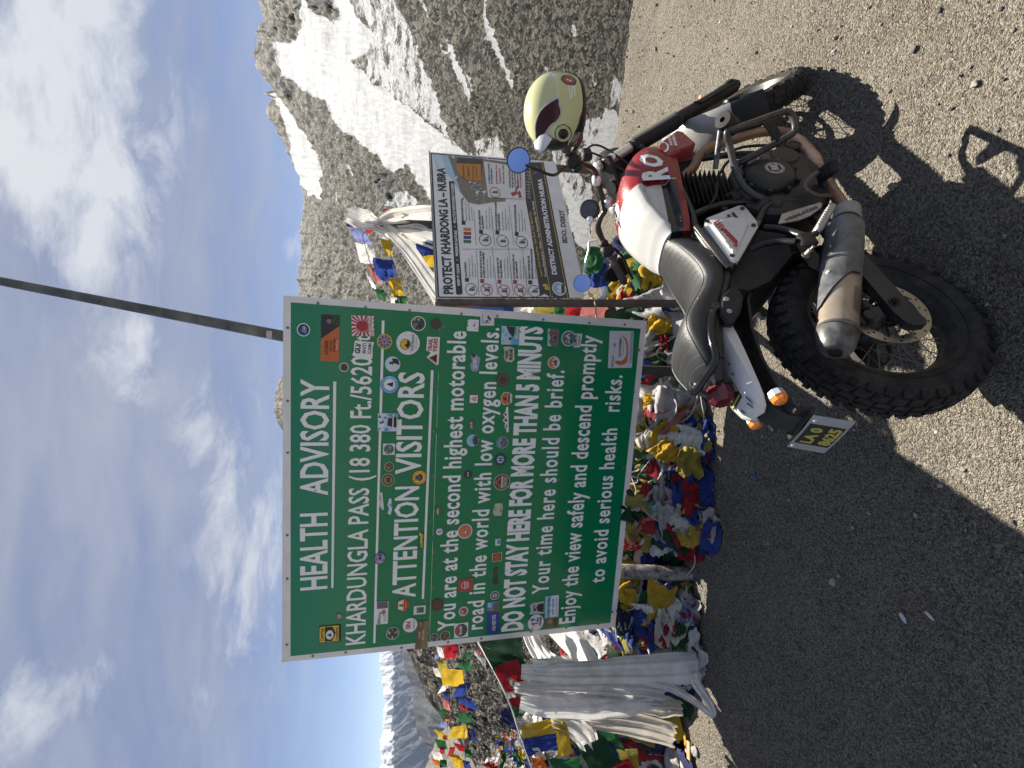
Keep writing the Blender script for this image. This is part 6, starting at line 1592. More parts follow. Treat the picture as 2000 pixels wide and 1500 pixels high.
    for s in (-1, 1):
        sw.loft([[V((x, s * (y0), z + h)), V((x, s * (y0 + .028), z + h)), V((x, s * (y0 + .028), z - h)), V((x, s * y0, z - h))] for x, y0, z, h in ((.50, .085, .36, .024), (.30, .095, .345, .030), (.10, .10, .325, .033), (-.04, .10, .308, .034), (-.085, .102, .298, .031), (-.10, .103, .294, .018))])
    sw.tube([(.33, -.1, .35), (.33, .1, .35)], .03, 10); sw.build('swingarm', mat('swingarm_grey', (.022, .022, .023), .5, .2, dust=.6, dcol=(.055, .048, .042), dscale=10), T, smooth=30)
    MB().lathe((.0, -.128, .322), -ey, [(-.01, .018), (.003, .018), (.004, .012), (.012, .012), (.013, .007), (.018, .007), (.0182, 0)], 6).build('axle_nut', BLKM, T, smooth=20)
    cl = MB().box(bk(1706, 618, -.095), (.06, .045, .05), bev=.010).box(bk(1690, 596, -.095), (.045, .02, .03), bev=.008).lathe(bk(1697, 616, -.112), -ey, [(0, .018), (.006, .018), (.008, .012), (.0082, 0)], 14); cl.build('rear_caliper', CASE, T)
    MB().tube([(.40, 0, .70), (.36, 0, .50), (.345, 0, .44)], .02, 10).tube([V((.39 + .025 * math.cos(t), .045 * math.sin(t), .68 - .012 * t / PI * 1.15)) for t in np.linspace(0, 14 * PI, 160)], .006, 6).build('rear_shock', BLKM, T)
    # chain and sprocket on the far side
    MB().tube([V((.0 + .10 * math.cos(t), .10, .322 + .10 * math.sin(t))) for t in np.linspace(0, 2 * PI, 40)[:-1]], .007, 6, closed=True).tube([(0, .10, .42), (.5, .10, .40)], .008, 6).tube([(0, .10, .22), (.5, .10, .31)], .008, 6).build('chain', BLKM, T)
    # ---------------- engine
    en = thing_part('engine', T)
    mb = MB()
    prof = [(.45, .44), (.47, .54), (.53, .60), (.62, .61), (.74, .60), (.83, .545), (.875, .46), (.87, .36), (.82, .275), (.72, .245), (.58, .25), (.49, .31), (.45, .37)]
    S_ = []
    for y, k_ in ((-.135, .90), (-.125, .97), (-.10, 1.0), (0, 1.0), (.10, 1.0), (.125, .97), (.135, .90)):
        S_.append([V((.66 + (x - .66) * k_, y, .43 + (z - .43) * k_)) for x, z in prof])
    mb.loft(S_); mb.build('crankcase', CASE, en, smooth=40)
    cc = bk(1506, 334, -.165)
    mb = MB().lathe(cc + V((0, .05, 0)), -ey, [(0, .098), (.028, .098), (.040, .094), (.050, .086), (.058, .07), (.062, .05), (.063, 0)], 36)
    for i in range(9):
        a = 2 * PI * i / 9; mb.lathe(cc + V((.103 * math.cos(a), .04, .103 * math.sin(a))), -ey, [(0, .011), (.03, .010), (.034, .006), (.0342, 0)], 8)
    mb.build('clutch_cover', CASE, en, smooth=40)
    em = MB(); o = cc + V((0, -.0135, 0)) + V((.005, 0, .0)); e_ = lambda r, off, mi, n=28: em.add([o + V((r * math.cos(-2 * PI * i / n), off, r * math.sin(-2 * PI * i / n))) for i in range(n)], [tuple(range(n))], mi)
    o = bk(1513, 328, -.1795)
    e_(.036, 0, 0); e_(.0335, -.0004, 1); e_(.0312, -.0008, 0)
    em.add([o + V((.0275 * math.cos(-2 * PI * i / 6), -.0012, .0275 * math.sin(-2 * PI * i / 6))) for i in range(6)], [tuple(range(6))], 1)
    letter(em, 'RE', o + V((-.016, -.0016, -.010)), o + V((.018, -.0016, -.013)), .024, (.12, 0, .99), (0, -1, 0), 0, .09)
    em.build('emblem', [vinyl((.46, .42, .36)), vinyl((.02, .02, .02))], en, smooth=0)
    MB().lathe((.80, -.10, .36), -ey, [(0, .06), (.03, .058), (.042, .05), (.045, 0)], 24).build('engine_cover', CASE, en, smooth=40)
    MB().lathe((.555, -.11, .36), -ey, [(0, .030), (.02, .03), (.026, .022), (.027, 0)], 20).build('engine_cover', CASE, en, smooth=40); MB().lathe((.52, -.115, .50), -ey, [(0, .026), (.022, .026), (.03, .018), (.031, 0)], 18).build('engine_cover', CASE, en, smooth=40); mb = MB().lathe((.86, -.09, .30), -ey, [(0, .03), (.05, .03), (.054, .022), (.05, .018)], 16)
    mb.build('filler_plug', CASE, en, smooth=40); MB().box((.63, -.12, .29), (.20, .03, .05), bev=.012).build('sump_cover', CASE, en, smooth=40)
    ca = V((.10, 0, 1)).normalized(); cb = V((.695, 0, .60)); R_c = Matrix((ca.cross(ey) * -1, ey, ca)).transposed()
    mb = MB().tube([cb - ca * .02, cb + ca * .22], .065, 20)
    for i in range(11):
        w = .205 if i > 1 else .19
        mb.box(cb + ca * (.012 + .0185 * i), (w, .225, .0042), R=R_c, bev=.002)
    mb.build('cylinder', BLKM, en, smooth=30)
    mb = MB().box(cb + ca * .245, (.18, .17, .06), R=R_c, bev=.02).box(cb + ca * .21 + V((-.11, -.02, 0)), (.06, .05, .05), bev=.012).tube([cb + ca * .2 + V((-.09, 0, 0)), cb + ca * .21 + V((-.2, 0, .01))], .026, 12).lathe(cb + ca * .235 + V((0, -.08, 0)), -ey, [(0, .026), (.02, .026), (.024, .018), (.0242, 0)], 14); mb.build('cylinder_head', CASE, en, smooth=40)
    mb = MB()
    for P in (((.60, -.13, .66), (.62, -.15, .60), (.66, -.15, .57)), ((.78, -.10, .62), (.84, -.12, .56), (.86, -.11, .46)), ((.55, -.12, .74), (.60, -.14, .70), (.70, -.12, .66)), ((.88, -.10, .60), (.93, -.11, .48), (.90, -.12, .34))): mb.tube(catmull(P, 5), .006, 8)
    mb.box((.59, -.13, .625), (.05, .03, .035), bev=.006).lathe((.52, -.13, .69), -ey, [(0, .012), (.01, .012), (.014, .006), (.0142, 0)], 8); mb.build('hoses', BLKP, en)
    # ---------------- exhaust
    ex_ = thing_part('exhaust', T)
    hp = [V((.76, -.02, .74)), V((.86, -.04, .735)), bk(1354, 328, -.05), bk(1369, 300, -.075), bk(1395, 285, -.08), bk(1425, 275, -.08), bk(1480, 259, -.085), bk(1520, 257, -.09), bk(1550, 268, -.095), bk(1586, 310, -.105), bk(1612, 350, -.125), bk(1635, 385, -.145), bk(1652, 408, -.158)]
    cp = catmull(hp, 6)
    MB().tube(cp, [.020] * 12 + [.021] * (len(cp) - 12), 14).build('header_pipe', COPPER, ex_)
    MB().tube([bk(1549, 268, -.095), bk(1560, 280, -.097), bk(1590, 315, -.107), bk(1600, 330, -.112)], [.022, .031, .031, .022], 16).build('catalyser', mat('pipe_pale', (.46, .28, .19), .38, .6, var=.25, scale=12, dust=.4, dcol=(.34, .22, .15)), ex_)
    j = bk(1655, 411, -.16); e0 = bk(1634, 660, -.17); md = (e0 - j).normalized(); ml = (e0 - j).length
    sq = (V((0, 1, 0)), .88)
    MB().tube([j - md * .015, j, j + md * .03, j + md * .06], [.024, .042, .044, .041], 18).lathe(j + md * .05, md, [(0, .043), (.008, .046), (.016, .043)], 18, cap=False).build('clamp', mat('wrap_pale', (.30, .28, .25), .6, .3, var=.25, scale=25, dust=.5, dcol=(.26, .24, .21)), ex_)
    mp = [j + md * t for t in (.06, .075, .10, .16, ml * .5, ml * .97)]
    MB().tube(mp, [.034, .044, .052, .0545, .0555, .0545], 28, squash=sq).build('muffler', MUFF, ex_, smooth=50)
    MB().lathe(j + md * (ml * .955), md, [(0, .0545), (.002, .0572), (.008, .0572), (.010, .0545)], 28, cap=False).tube([j + md * (ml * .97), j + md * (ml * .985), j + md * (ml + .03), j + md * (ml + .055), j + md * (ml + .058)], [.0562, .0562, .049, .037, .031], 28, squash=sq).build('end_cap', mat('cap_black', (.03, .03, .032), .4, .3, dust=.7, dcol=(.20, .19, .18), dscale=14), ex_)
    MB().lathe(j + md * (ml + .0585), md, [(0, .019), (.003, .018), (.002, .015), (-.01, .013), (-.012, 0)], 18).build('outlet', vinyl((.004, .004, .004)), ex_)
    # heat shield: part of a slightly larger shell on the outer upper side
    up_ = V((0, 0, 1)); n1 = (up_ - md * up_.dot(md)).normalized(); n2 = md.cross(n1); n2 = n2 if n2.y < 0 else -n2
    out = []; inn = []
    nu, nv = 22, 14
    G = []
    for i in range(nu):
        t = i / (nu - 1)
        for k2 in range(nv):
            q = k2 / (nv - 1); ang = math.radians(-42 + 150 * q)
            t_end = ml * (.90 - .30 * q) if q > .35 else ml * (.90 - .30 * .35 + .12 * (.35 - q))
            t_end = ml * np.interp(q, [0, .25, .5, .75, 1], [.60, .62, .72, .84, .86])
            L_ = .105 + (t_end - .105) * t
            r = .0608 + .003 * math.sin(t * PI)
            G.append(j + md * L_ + (n2 * math.cos(ang) * .92 + n1 * math.sin(ang)) * r)
    mb = MB().grid(G, nu, nv, uv=False)
    mb.grid([g_ - ((g_ - (j + md * ((g_ - j).dot(md)))).normalized()) * .003 for g_ in G], nu, nv, uv=False)
    hs = mb.build('heat_shield', mat('shield_black', (.05, .052, .055), .42, .5, var=.3, scale=16, dust=.85, dcol=(.22, .22, .225), dscale=7, bump=.1), ex_, smooth=50)
    mb = MB()
    for t, ang in ((.62, 55), (.2, 70)): 
        a = math.radians(ang); p = j + md * (ml * t) + (n2 * math.cos(a) * .92 + n1 * math.sin(a)) * .0632; MB().lathe(p, n2 * math.cos(a) + n1 * math.sin(a), [(0, .0075), (.003, .0065), (.0045, .003), (.0046, 0)], 10).build('bolt', CHROME, ex_)
    # stamped lines on the muffler
    mb = MB()
    for i in range(6):
        a = math.radians(-28 - 7 * i)
        P = [j + md * (ml * .70 + .105 * t_) + (n2 * math.cos(a) * .885 + n1 * math.sin(a)) * .0562 for t_ in (0, 1)]
        d = (P[0] - P[1]).normalized(); nn = (n2 * math.cos(a) + n1 * math.sin(a)).normalized()
        letter(mb, 'NOISE LEVEL APPROVED', P[1], P[0], .0052, nn.cross(d) if nn.cross(d).z > 0 else -nn.cross(d), nn, 0, .03)
    mb.build('stamped_text', vinyl((.12, .08, .05)), ex_, smooth=0)
    # ---------------- foot controls
    MB().prism([bk(x, y, -.172) for x, y in ((1520, 437), (1527, 418), (1545, 412), (1602, 395), (1606, 399), (1604, 405), (1583, 421), (1560, 430))], V((0, .005, 0))).build('heel_plate', ALU, T)
    mb = MB(); letter(mb, 'HIMALAYAN', bk(1537, 431, -.1735), bk(1598, 406, -.1735), .012, (lambda d: V((-d.z, 0, d.x)) if d.x < 0 else V((d.z, 0, -d.x)))((bk(1598, 406, -.1735) - bk(1537, 431, -.1735)).normalized()) * -1, (0, -1, 0), 0, .05)
    mb.build('heel_lettering', vinyl((.05, .045, .045)), T, smooth=0)
    pg = thing_part('foot_peg', T)
    a, b_ = bk(1602, 345, -.16), bk(1634, 322, -.235)
    mb = MB().box((a + b_) / 2, ((b_ - a).length, .05, .026), R=(b_ - a).to_track_quat('X', 'Z').to_matrix(), bev=.006)
    for i in range(6): mb.box(a.lerp(b_, .12 + .15 * i) + V((0, 0, .014)), (.012, .046, .008), R=(b_ - a).to_track_quat('X', 'Z').to_matrix(), bev=.002)
    mb.tube([bk(1615, 372, -.13), a], .014, 8).box(bk(1610, 375, -.13), (.06, .02, .05), bev=.006); mb.build('peg', BLKP, pg)
    MB().tube(catmull([bk(1622, 382, -.165), bk(1600, 382, -.17), bk(1580, 373, -.175), bk(1572, 362, -.18), bk(1580, 350, -.185), bk(1598, 336, -.19)], 5), .010, 10, squash=(ey, .6)).build('brake_pedal', mat('pedal_grey', (.07, .065, .06), .5, .5, dust=.6, dcol=(.12, .10, .09)), T)
    pp2 = thing_part('foot_peg', T); pp2['label'] = 'ribbed aluminium passenger foot peg'
    a, b_ = bk(1594, 455, -.215), bk(1624, 404, -.235)
    mb = MB(); d = b_ - a; R_p = d.to_track_quat('X', 'Z').to_matrix()
    mb.box((a + b_) / 2, (d.length, .044, .024), R=R_p, bev=.006)
    for i in range(9): mb.box(a.lerp(b_, .2 + .09 * i) + V((0, 0, .011)), (.006, .044, .007), R=R_p, bev=.001)
    mb.build('peg', ALU, pp2)
    mb = MB().tube(catmull([bk(1494, 445, -.135), bk(1520, 447, -.155), bk(1550, 455, -.18), bk(1573, 462, -.20)], 5), .013, 10).tube(catmull([bk(1467, 487, -.13), bk(1490, 477, -.15), bk(1520, 472, -.175), bk(1555, 472, -.20)], 5), .011, 10).box(bk(1577, 468, -.205), (.06, .022, .055), bev=.008).tube([bk(1580, 465, -.205), a], .010, 8)
    mb.build('bracket', BLKM, pp2)
    MB().lathe(bk(1572, 500, -.18), bk(1584, 487, -.21) - bk(1572, 500, -.18), [(0, .014), (.006, .014), (.008, .009), (.03, .008), (.032, .005), (.045, .005), (.0452, 0)], 10).build('mount_bolt', SPOKE, ex_, smooth=25)
    MB().prism([bk(1555, 478, -.15), bk(1575, 465, -.16), bk(1600, 500, -.15), bk(1600, 530, -.14), bk(1580, 520, -.14)], V((0, .012, 0))).build('muffler_bracket', BLKM, T)
    # ---------------- crash guard
    cg = thing_part('crash_guard', T)
    for s in (-1, 1):
        fl = (lambda p: p) if s < 0 else (lambda p: V((p.x, -p.y, p.z)))
        P = [bk(1484, 388, -.145), bk(1470, 380, -.16), bk(1450, 360, -.18), bk(1436, 330, -.21), bk(1425, 285, -.265), bk(1420, 262, -.30), bk(1424, 254, -.31), bk(1440, 250, -.31), bk(1480, 236, -.30), bk(1525, 220, -.29), bk(1541, 219, -.285), bk(1549, 230, -.27), bk(1553, 250, -.245), bk(1545, 263, -.225), bk(1500, 288, -.20), bk(1460, 310, -.18), bk(1430, 326, -.15)]
        MB().tube(catmull([fl(p) for p in P], 5), .0125, 12).build('bar', mat('guard_black', (.03, .032, .036), .32, .3, var=.4, scale=20, dust=.5, dcol=(.13, .115, .10), dscale=14), cg)
        a, b_ = fl(bk(1409, 244, -.30)), fl(bk(1397, 330, -.165))
        MB().tube([a, b_], .011, 10).build('stay', mat('stay_black', (.02, .02, .02), .4, .2, var=.3, dust=.5, dcol=(.4, .4, .4), dscale=30), cg)
        a, b_ = fl(bk(1431, 251, -.285)), fl(bk(1407, 230, -.345)) ; d = (b_ - a).normalized()
        MB().lathe(a, d, [(0, .030), (.006, .034), (.012, .032), (.016, .034), (.022, .032), (.026, .034), (.070, .034), (.078, .030), (.079, .010), (.06, .009)], 18, cap=False).build('slider_pad', BLKP, cg)
        MB().prism([fl(bk(x, y, Y)) for x, y, Y in ((1488, 240, -.298), (1510, 232, -.292), (1527, 262, -.245), (1520, 278, -.225))], V((0, -s * .004, 0))).build('gusset', BLKP, cg)
    # ---------------- side stand on the far side
    mb = MB().tube([V((.50, .12, .28)), V((.40, .22, .17)), V((.33, .29, .09))], .011, 10)
    w0 = BM @ V((.31, .315, .06)); foot = BI @ V((w0.x, w0.y, float(ground_h(np.array([w0.x]), np.array([w0.y]))[0]) + .012))
    mb.tube([V((.33, .29, .09)), foot], .011, 10).box(foot, (.07, .04, .012), R=BI.to_3x3(), bev=.003); mb.build('side_stand', ALU, T)
    mb = MB().tube([bk(1468, 585, .1), bk(1490, 605, .1), bk(1508, 615, .1)], .009, 8).box(bk(1487, 612, .1), (.05, .02, .02)); mb.build('chain_guard', ALU, T)
    return T

build_bike()
# ------------------------------------------------------------------ prayer flags and white scarves
FC = {'red': (.30, .012, .02), 'blue': (.018, .045, .23), 'green': (.016, .105, .035), 'yellow': (.52, .34, .025), 'white': (.74, .725, .70), 'grey': (.42, .41, .41), 'olive': (.30, .25, .05), 'pink': (.45, .16, .15), 'turq': (.06, .42, .40), 'navy': (.015, .02, .08), 'teal': (.05, .12, .16), 'lilac': (.22, .25, .50), 'orange': (.50, .13, .02), 'cream': (.60, .56, .50), 'dkgreen': (.010, .050, .022)}
for _c in list(FC): FC[_c + '_shaded'] = tuple(q * .85 + .006 for q in FC[_c])  # darker copies for the heap: its shade is put into the cloth colour
_cm = {}
def cm(c, prints=.5, trans=.35):
    k = (c, prints, trans)
    if k not in _cm: _cm[k] = cloth_mat('cloth_' + c, FC[c], prints, trans)
    return _cm[k]

def crumple(w, h, seed, amp=.12, bunch=0.0, n=15, freq=1.6, curl=.25):
    """local points of a crumpled rag lying in its own xy plane"""
    a, b = np.meshgrid(np.linspace(-1, 1, n), np.linspace(-1, 1, n), indexing='ij')
    s = seed * 7.31
    g = np.random.RandomState(seed)
    th = g.rand() * 3.14; ca, sa = math.cos(th), math.sin(th)
    u = (a * ca + b * sa) * freq; v = (-a * sa + b * ca) * freq * .55
    wv = fbm(a * .9 + s, b * .9, o=3, seed=seed % 37 + 2)
    pl = np.sin((u * 1.3 + 1.1 * wv) * PI * (.7 + .6 * g.rand())) * (.55 + .45 * fbm(v * .8, u * .8 + s, o=2, seed=seed % 31))
    f = fbm(u + s, v, o=4, seed=seed % 50, ridged=True) * .32 + .6 * wv + .5 * pl
    x = a + .26 * fbm(a * 1.1 + s, b * 1.1, o=3, seed=11); y = b + .26 * fbm(a * 1.1, b * 1.1 + s, o=3, seed=23)
    x = x - .06 * np.sin((u * 1.3 + 1.1 * wv) * PI)
    rr = np.sqrt(np.clip(1 - .5 * np.clip(y, -1, 1) ** 2, .2, 1)); x = x * (.35 + .65 * rr); ss = np.sqrt(np.clip(1 - .5 * np.clip(x, -1, 1) ** 2, .2, 1)); y = y * (.35 + .65 * ss)
    if bunch > 0: x = x * (1 - bunch + bunch * np.abs(b) ** 1.3)
    sz = min(w, h)
    z = f * amp * sz * 2.2 - curl * (x * x + y * y) * sz * .30
    return np.stack([x * w / 2, y * h / 2, z], 2).reshape(-1, 3), n

def rag(P, n, c, M, name, parent=None, prints=.5, trans=.35):
    mb = MB(); mb.grid([tuple(p) for p in P], n, n); 
    return mb.build(name, cm(c, prints, trans), parent, smooth=180, M=M)

FRONT_X = [-2.8, -2.2, -1.9, -1.5, -1.32, -1.05, -.9, -.4, 0, .35, .7, 1.1, 1.4]
FRONT_Y = [3.30, 3.12, 2.90, 2.88, 3.06, 3.0, 2.77, 2.84, 2.98, 3.03, 3.09, 3.2, 3.4]
def heap_h(x, y):
    """surface of the heap of flags"""
    fe = np.interp(x, FRONT_X, FRONT_Y)
    top = np.interp(x, [-2.8, -2.2, -1.9, -1.5, -.9, -.4, 0, .4, .8, 1.1, 1.4], [.85, .62, .42, .52, .52, .50, .50, .46, .40, .28, .0])  # left end is an added rise, shaped to shade the ground by the scarves
    t = np.clip((y - fe) / .62, -.2, 1)
    h = top * np.sin(np.clip(t, 0, 1) * PI / 2) ** .8
    notch = np.exp(-((x - .10) / .06) ** 2) * sstep(3.16, 3.06, y) + np.exp(-((x + 1.18) / .065) ** 2) * sstep(3.36, 3.24, y)
    h = h * (1 - .97 * np.clip(notch, 0, 1))
    h = h * np.clip((4.3 - y) / .5, 0, 1)
    return h + (.05 * fbm(x * 3, y * 3, o=3, seed=77)) * np.clip(t * 3, 0, 1)

def heap_frame(x, y, r):
    e = .05; H = lambda a, b: float(heap_h(np.array([a]), np.array([b]))[0])
    z = H(x, y); n = Vector((-(H(x + e, y) - H(x - e, y)) / (2 * e), -(H(x, y + e) - H(x, y - e)) / (2 * e), 1)).normalized()
    n = (n + Vector((r.uniform(-.4, .4), r.uniform(-.5, .2), r.uniform(-.2, .3)))).normalized()
    t = n.orthogonal().normalized(); t.rotate(Matrix.Rotation(r.random() * 6.28, 3, n)); b = n.cross(t)
    M = Matrix((t, b, n)).transposed().to_4x4(); M.translation = Vector((x, y, z)); return M

def px_to_heap(x, y):
    d = ray(x, y); k = 2.4 / d.y
    while k < 4.6 / d.y:
        p = Vector((0, 0, EYE)) + d * k
        if p.z < max(float(heap_h(np.array([p.x]), np.array([p.y]))[0]), 0.0) + .02: return p
        k += .01
    return Vector((0, 0, EYE)) + d * (3.4 / d.y)

def build_heap():
    r = random.Random(21)
    xs = np.linspace(-2.75, 1.45, 165); ys = np.linspace(2.68, 4.35, 70)
    X, Y = np.meshgrid(xs, ys, indexing='ij'); Z = heap_h(X, Y - .10) - .05 + .06 * fbm(X * 9, Y * 9, o=4, seed=5, ridged=True) * (heap_h(X, Y) > .03)
    mb = MB(); mats = [cm('navy', .3, .1)]; 
    mb.grid([tuple(p) for p in np.stack([X, Y, np.where(heap_h(X, Y - .10) > .015, Z, -.08)], 2).reshape(-1, 3)], len(xs), len(ys))
    cols = ['red', 'blue', 'green', 'yellow', 'white', 'grey', 'olive', 'pink', 'blue', 'dkgreen', 'red', 'grey', 'white', 'dkgreen', 'navy', 'olive', 'lilac', 'cream', 'white', 'grey', 'cream', 'teal', 'yellow', 'white', 'grey', 'blue', 'red', 'dkgreen']
    idx = {}
    for c in cols:
        if c not in idx: mats.append(cm(c + '_shaded', .5, .3)); idx[c] = len(mats) - 1
    k = 0
    while k < 330:
        x = r.uniform(-2.6, 1.3); y = 2.74 + abs(r.gauss(0, .45))
        hh = float(heap_h(np.array([x]), np.array([y]))[0])
        if hh < .012 or y > 4.1: continue
        if (abs(x - .10) < .11 and y < 3.12) or (abs(x + 1.17) < .15 and y < 3.28): continue
        k += 1
        s = r.uniform(.14, .30); w, h = s, s * r.uniform(.8, 1.9)
        P, n = crumple(w, h, 100 + k, amp=r.uniform(.10, .20), bunch=r.choice((0, 0, 0, .5, .8)), n=27 if y < 3.4 else 11, freq=r.uniform(1.0, 1.9), curl=r.uniform(.2, .6))
        M = heap_frame(x, y, r); M.translation += Vector((0, 0, .015 + .02 * r.random()))
        Q = [M @ Vector(p) for p in P]
        Q = [(q.x, q.y, max(q.z, .006 + .004 * r.random())) for q in Q]
        c = r.choice(cols); mb.grid(Q, n, n, idx[c])
    for k in range(85):
        x = r.uniform(-2.0, 1.0); y = float(np.interp(x, FRONT_X, FRONT_Y)) + r.uniform(-.03, .10); s = r.uniform(.12, .26)
        if abs(x - .10) < .12 or abs(x + 1.17) < .14: continue
        P, n = crumple(s, s * r.uniform(.5, 1.0), 1700 + k, amp=r.uniform(.10, .22), bunch=r.choice((0, 0, .5)), n=23, freq=r.uniform(1, 1.9), curl=.3)
        M = Matrix.Translation((x, y, .05)) @ Matrix.Rotation(r.uniform(-.6, .6), 4, 'Z') @ Matrix.Rotation(r.uniform(.2, .8), 4, 'X'); Q = [M @ Vector(p) for p in P]
        mb.grid([(q.x, q.y, max(q.z, .006)) for q in Q], n, n, idx[r.choice(cols)])
    for k in range(110):
        x = r.uniform(-2.9, -1.75); y = r.uniform(3.05, 3.9); s = r.uniform(.14, .30)
        P, n = crumple(s, s * r.uniform(.8, 1.7), 700 + k, amp=r.uniform(.10, .2), n=17, freq=r.uniform(1, 1.9), curl=.4)
        M = heap_frame(x, y, r); M.translation += Vector((0, 0, .02)); Q = [M @ Vector(p) for p in P]
        mb.grid([(q.x, q.y, max(q.z, .03)) for q in Q], n, n, idx[r.choice(('dkgreen', 'grey', 'olive', 'cream', 'green', 'grey', 'white', 'red', 'navy', 'yellow'))])
    # cords tying them together
    mats.append(mat('flag_cord', (.40, .38, .34), .9))
    for i in range(16):
        x = r.uniform(-1.9, 1.0); y = r.uniform(2.9, 3.4); P = []
        for j in range(7):
            P.append(Vector((x, y, float(heap_h(np.array([x]), np.array([y]))[0]) + .05 + .03 * r.random()))); x += r.uniform(.04, .14); y += r.uniform(-.12, .1)
        mb.tube(catmull(P, 4), .0035, 5, len(mats) - 1)
    o = mb.build('prayer_flag_heap', mats, smooth=180)
    tag(o, 'tangled heap of faded prayer flags piled under the signs', kind='stuff')
    # cloths that stand out of the heap
    N = [(1293, 800, .30, .20, 'grey', .16, .0, 'large crumpled grey-white scarf bunched on the flags beside the black sign leg'), (1312, 770, .20, .16, 'grey', .2, 0, 'small pale grey scarf lying above the bunched grey-white scarf'), (1277, 783, .16, .11, 'yellow', .2, .5, 'knotted yellow flag above the bunched grey-white scarf'),
         (1358, 1058, .30, .22, 'red', .10, 0, 'large red cloth spread at the front edge of the heap'), (1318, 1088, .16, .16, 'dkgreen', .10, 0, 'dark green flag lying beside the blue bundle'), (1273, 1092, .15, .12, 'blue', .2, .0, 'smooth bright blue bundle next to the round black pole'),
         (1285, 1070, .12, .10, 'white', .22, .3, 'white bundle of cloth above the bright blue bundle'), (1283, 985, .08, .09, 'turq', .3, 0, 'turquoise tuft of ragged cloth in the heap'), (1308, 876, .16, .14, 'yellow', .12, 0, 'mustard yellow flag draped over the heap'), (1350, 905, .20, .16, 'olive', .12, 0, 'olive yellow printed flag at the front edge of the heap'),
         (1236, 1046, .22, .14, 'red', .14, 0, 'bright red gauze hanging under the bottom edge of the green sign'), (1322, 1190, .22, .10, 'white', .14, .3, 'white block-printed flag on the front of the heap'), (1302, 1222, .26, .12, 'cream', .18, .2, 'cream satin scarf twisted across the heap'),
         (1232, 1168, .20, .12, 'yellow', .12, .3, 'yellow printed flag wrapped round the foot of the round black pole'), (1270, 1172, .14, .12, 'green', .12, .0, 'green flag beside the yellow flag at the round black pole'), (1212, 1272, .20, .16, 'red', .12, 0, 'square red flag hanging beside the lower corner of the green sign'), (1230, 1288, .10, .10, 'green', .14, 0, 'small green flag below the square red flag'),
         (1340, 958, .10, .16, 'red', .16, .3, 'dark red rag between the olive and the large red cloth'), (1365, 1005, .14, .10, 'blue', .16, .2, 'blue rag at the front edge beside the large red cloth'), (1290, 640, .18, .16, 'yellow', .18, .3, 'bundle of yellow flags under the seat end of the notice board post'), (1300, 670, .12, .08, 'red', .2, .3, 'red rag between yellow flags near the black sign leg'),
         (1160, 508, .22, .16, 'green', .12, .0, 'bright green flag just under the notice board'), (1172, 540, .18, .16, 'blue', .14, 0, 'blue flag behind the left mirror of the motorcycle'), (1225, 578, .14, .12, 'red', .16, .0, 'red flag beside the notice board post'), (1262, 560, .18, .14, 'green', .14, .2, 'green flag on the heap behind the motorcycle tank'),
         (1345, 1190, .20, .10, 'lilac', .14, .3, 'pale lilac printed flag trailing towards the ground'), (1330, 1240, .26, .08, 'green', .14, .4, 'long green rag at the edge of the heap nearest the white scarves'), (1300, 1180, .20, .08, 'blue', .16, .4, 'blue ribbon of cloth beside the white block-printed flag')]
    g = random.Random(5)
    for i, (x, y, w, h, c, amp, bu, lab) in enumerate(N):
        p = px_to_heap(x, y); M = heap_frame(p.x, p.y, g); n = Vector((M[0][2], M[1][2], M[2][2])); 
        n = (n + Vector((0, -.7, .25))).normalized(); t = Vector((1, 0, .2 * g.uniform(-1, 1))); t = (t - n * t.dot(n)).normalized(); b = n.cross(t)
        M = Matrix((t, b, n)).transposed().to_4x4()
        P, k = crumple(w, h, 900 + i, amp=amp, bunch=bu, n=25, freq=1.9, curl=.35)
        base = Vector((p.x, p.y - .035, p.z + .03)); Q = [M.to_3x3() @ Vector(q) for q in P]
        Q = [Vector((q.x, q.y, max(q.z, .008 - base.z))) for q in Q]
        o = rag(Q, k, c, None, 'prayer_flag' if c not in ('grey', 'cream') else 'scarf', prints=.1 if c in ('grey', 'cream', 'turq') or 'bundle' in lab else .55)
        o.location = base; tag(o, lab, 'prayer flag' if c not in ('grey', 'cream') else 'scarf', 'cloths in the flag heap')
    for x, y, w, h, c, lab in ((1291, 531, .22, .16, 'red', 'sunlit salmon red cloth on the ground behind the motorcycle seat'), (1268, 515, .08, .10, 'lilac', 'pale blue rag beside the salmon red cloth'), (1315, 555, .20, .16, 'grey', 'grey cloth below the salmon red cloth')):
        p = on_ground(x, y); P, k = crumple(w, h, int(x), amp=.2, n=21, curl=.5)
        q = [(v[0], v[1], max(v[2] + .045, .004)) for v in P]
        o = rag(q, k, c if c != 'red' else 'pink', None, 'prayer_flag', prints=.1); o.location = (p.x, p.y, .012); tag(o, lab, 'prayer flag', 'cloths in the flag heap')

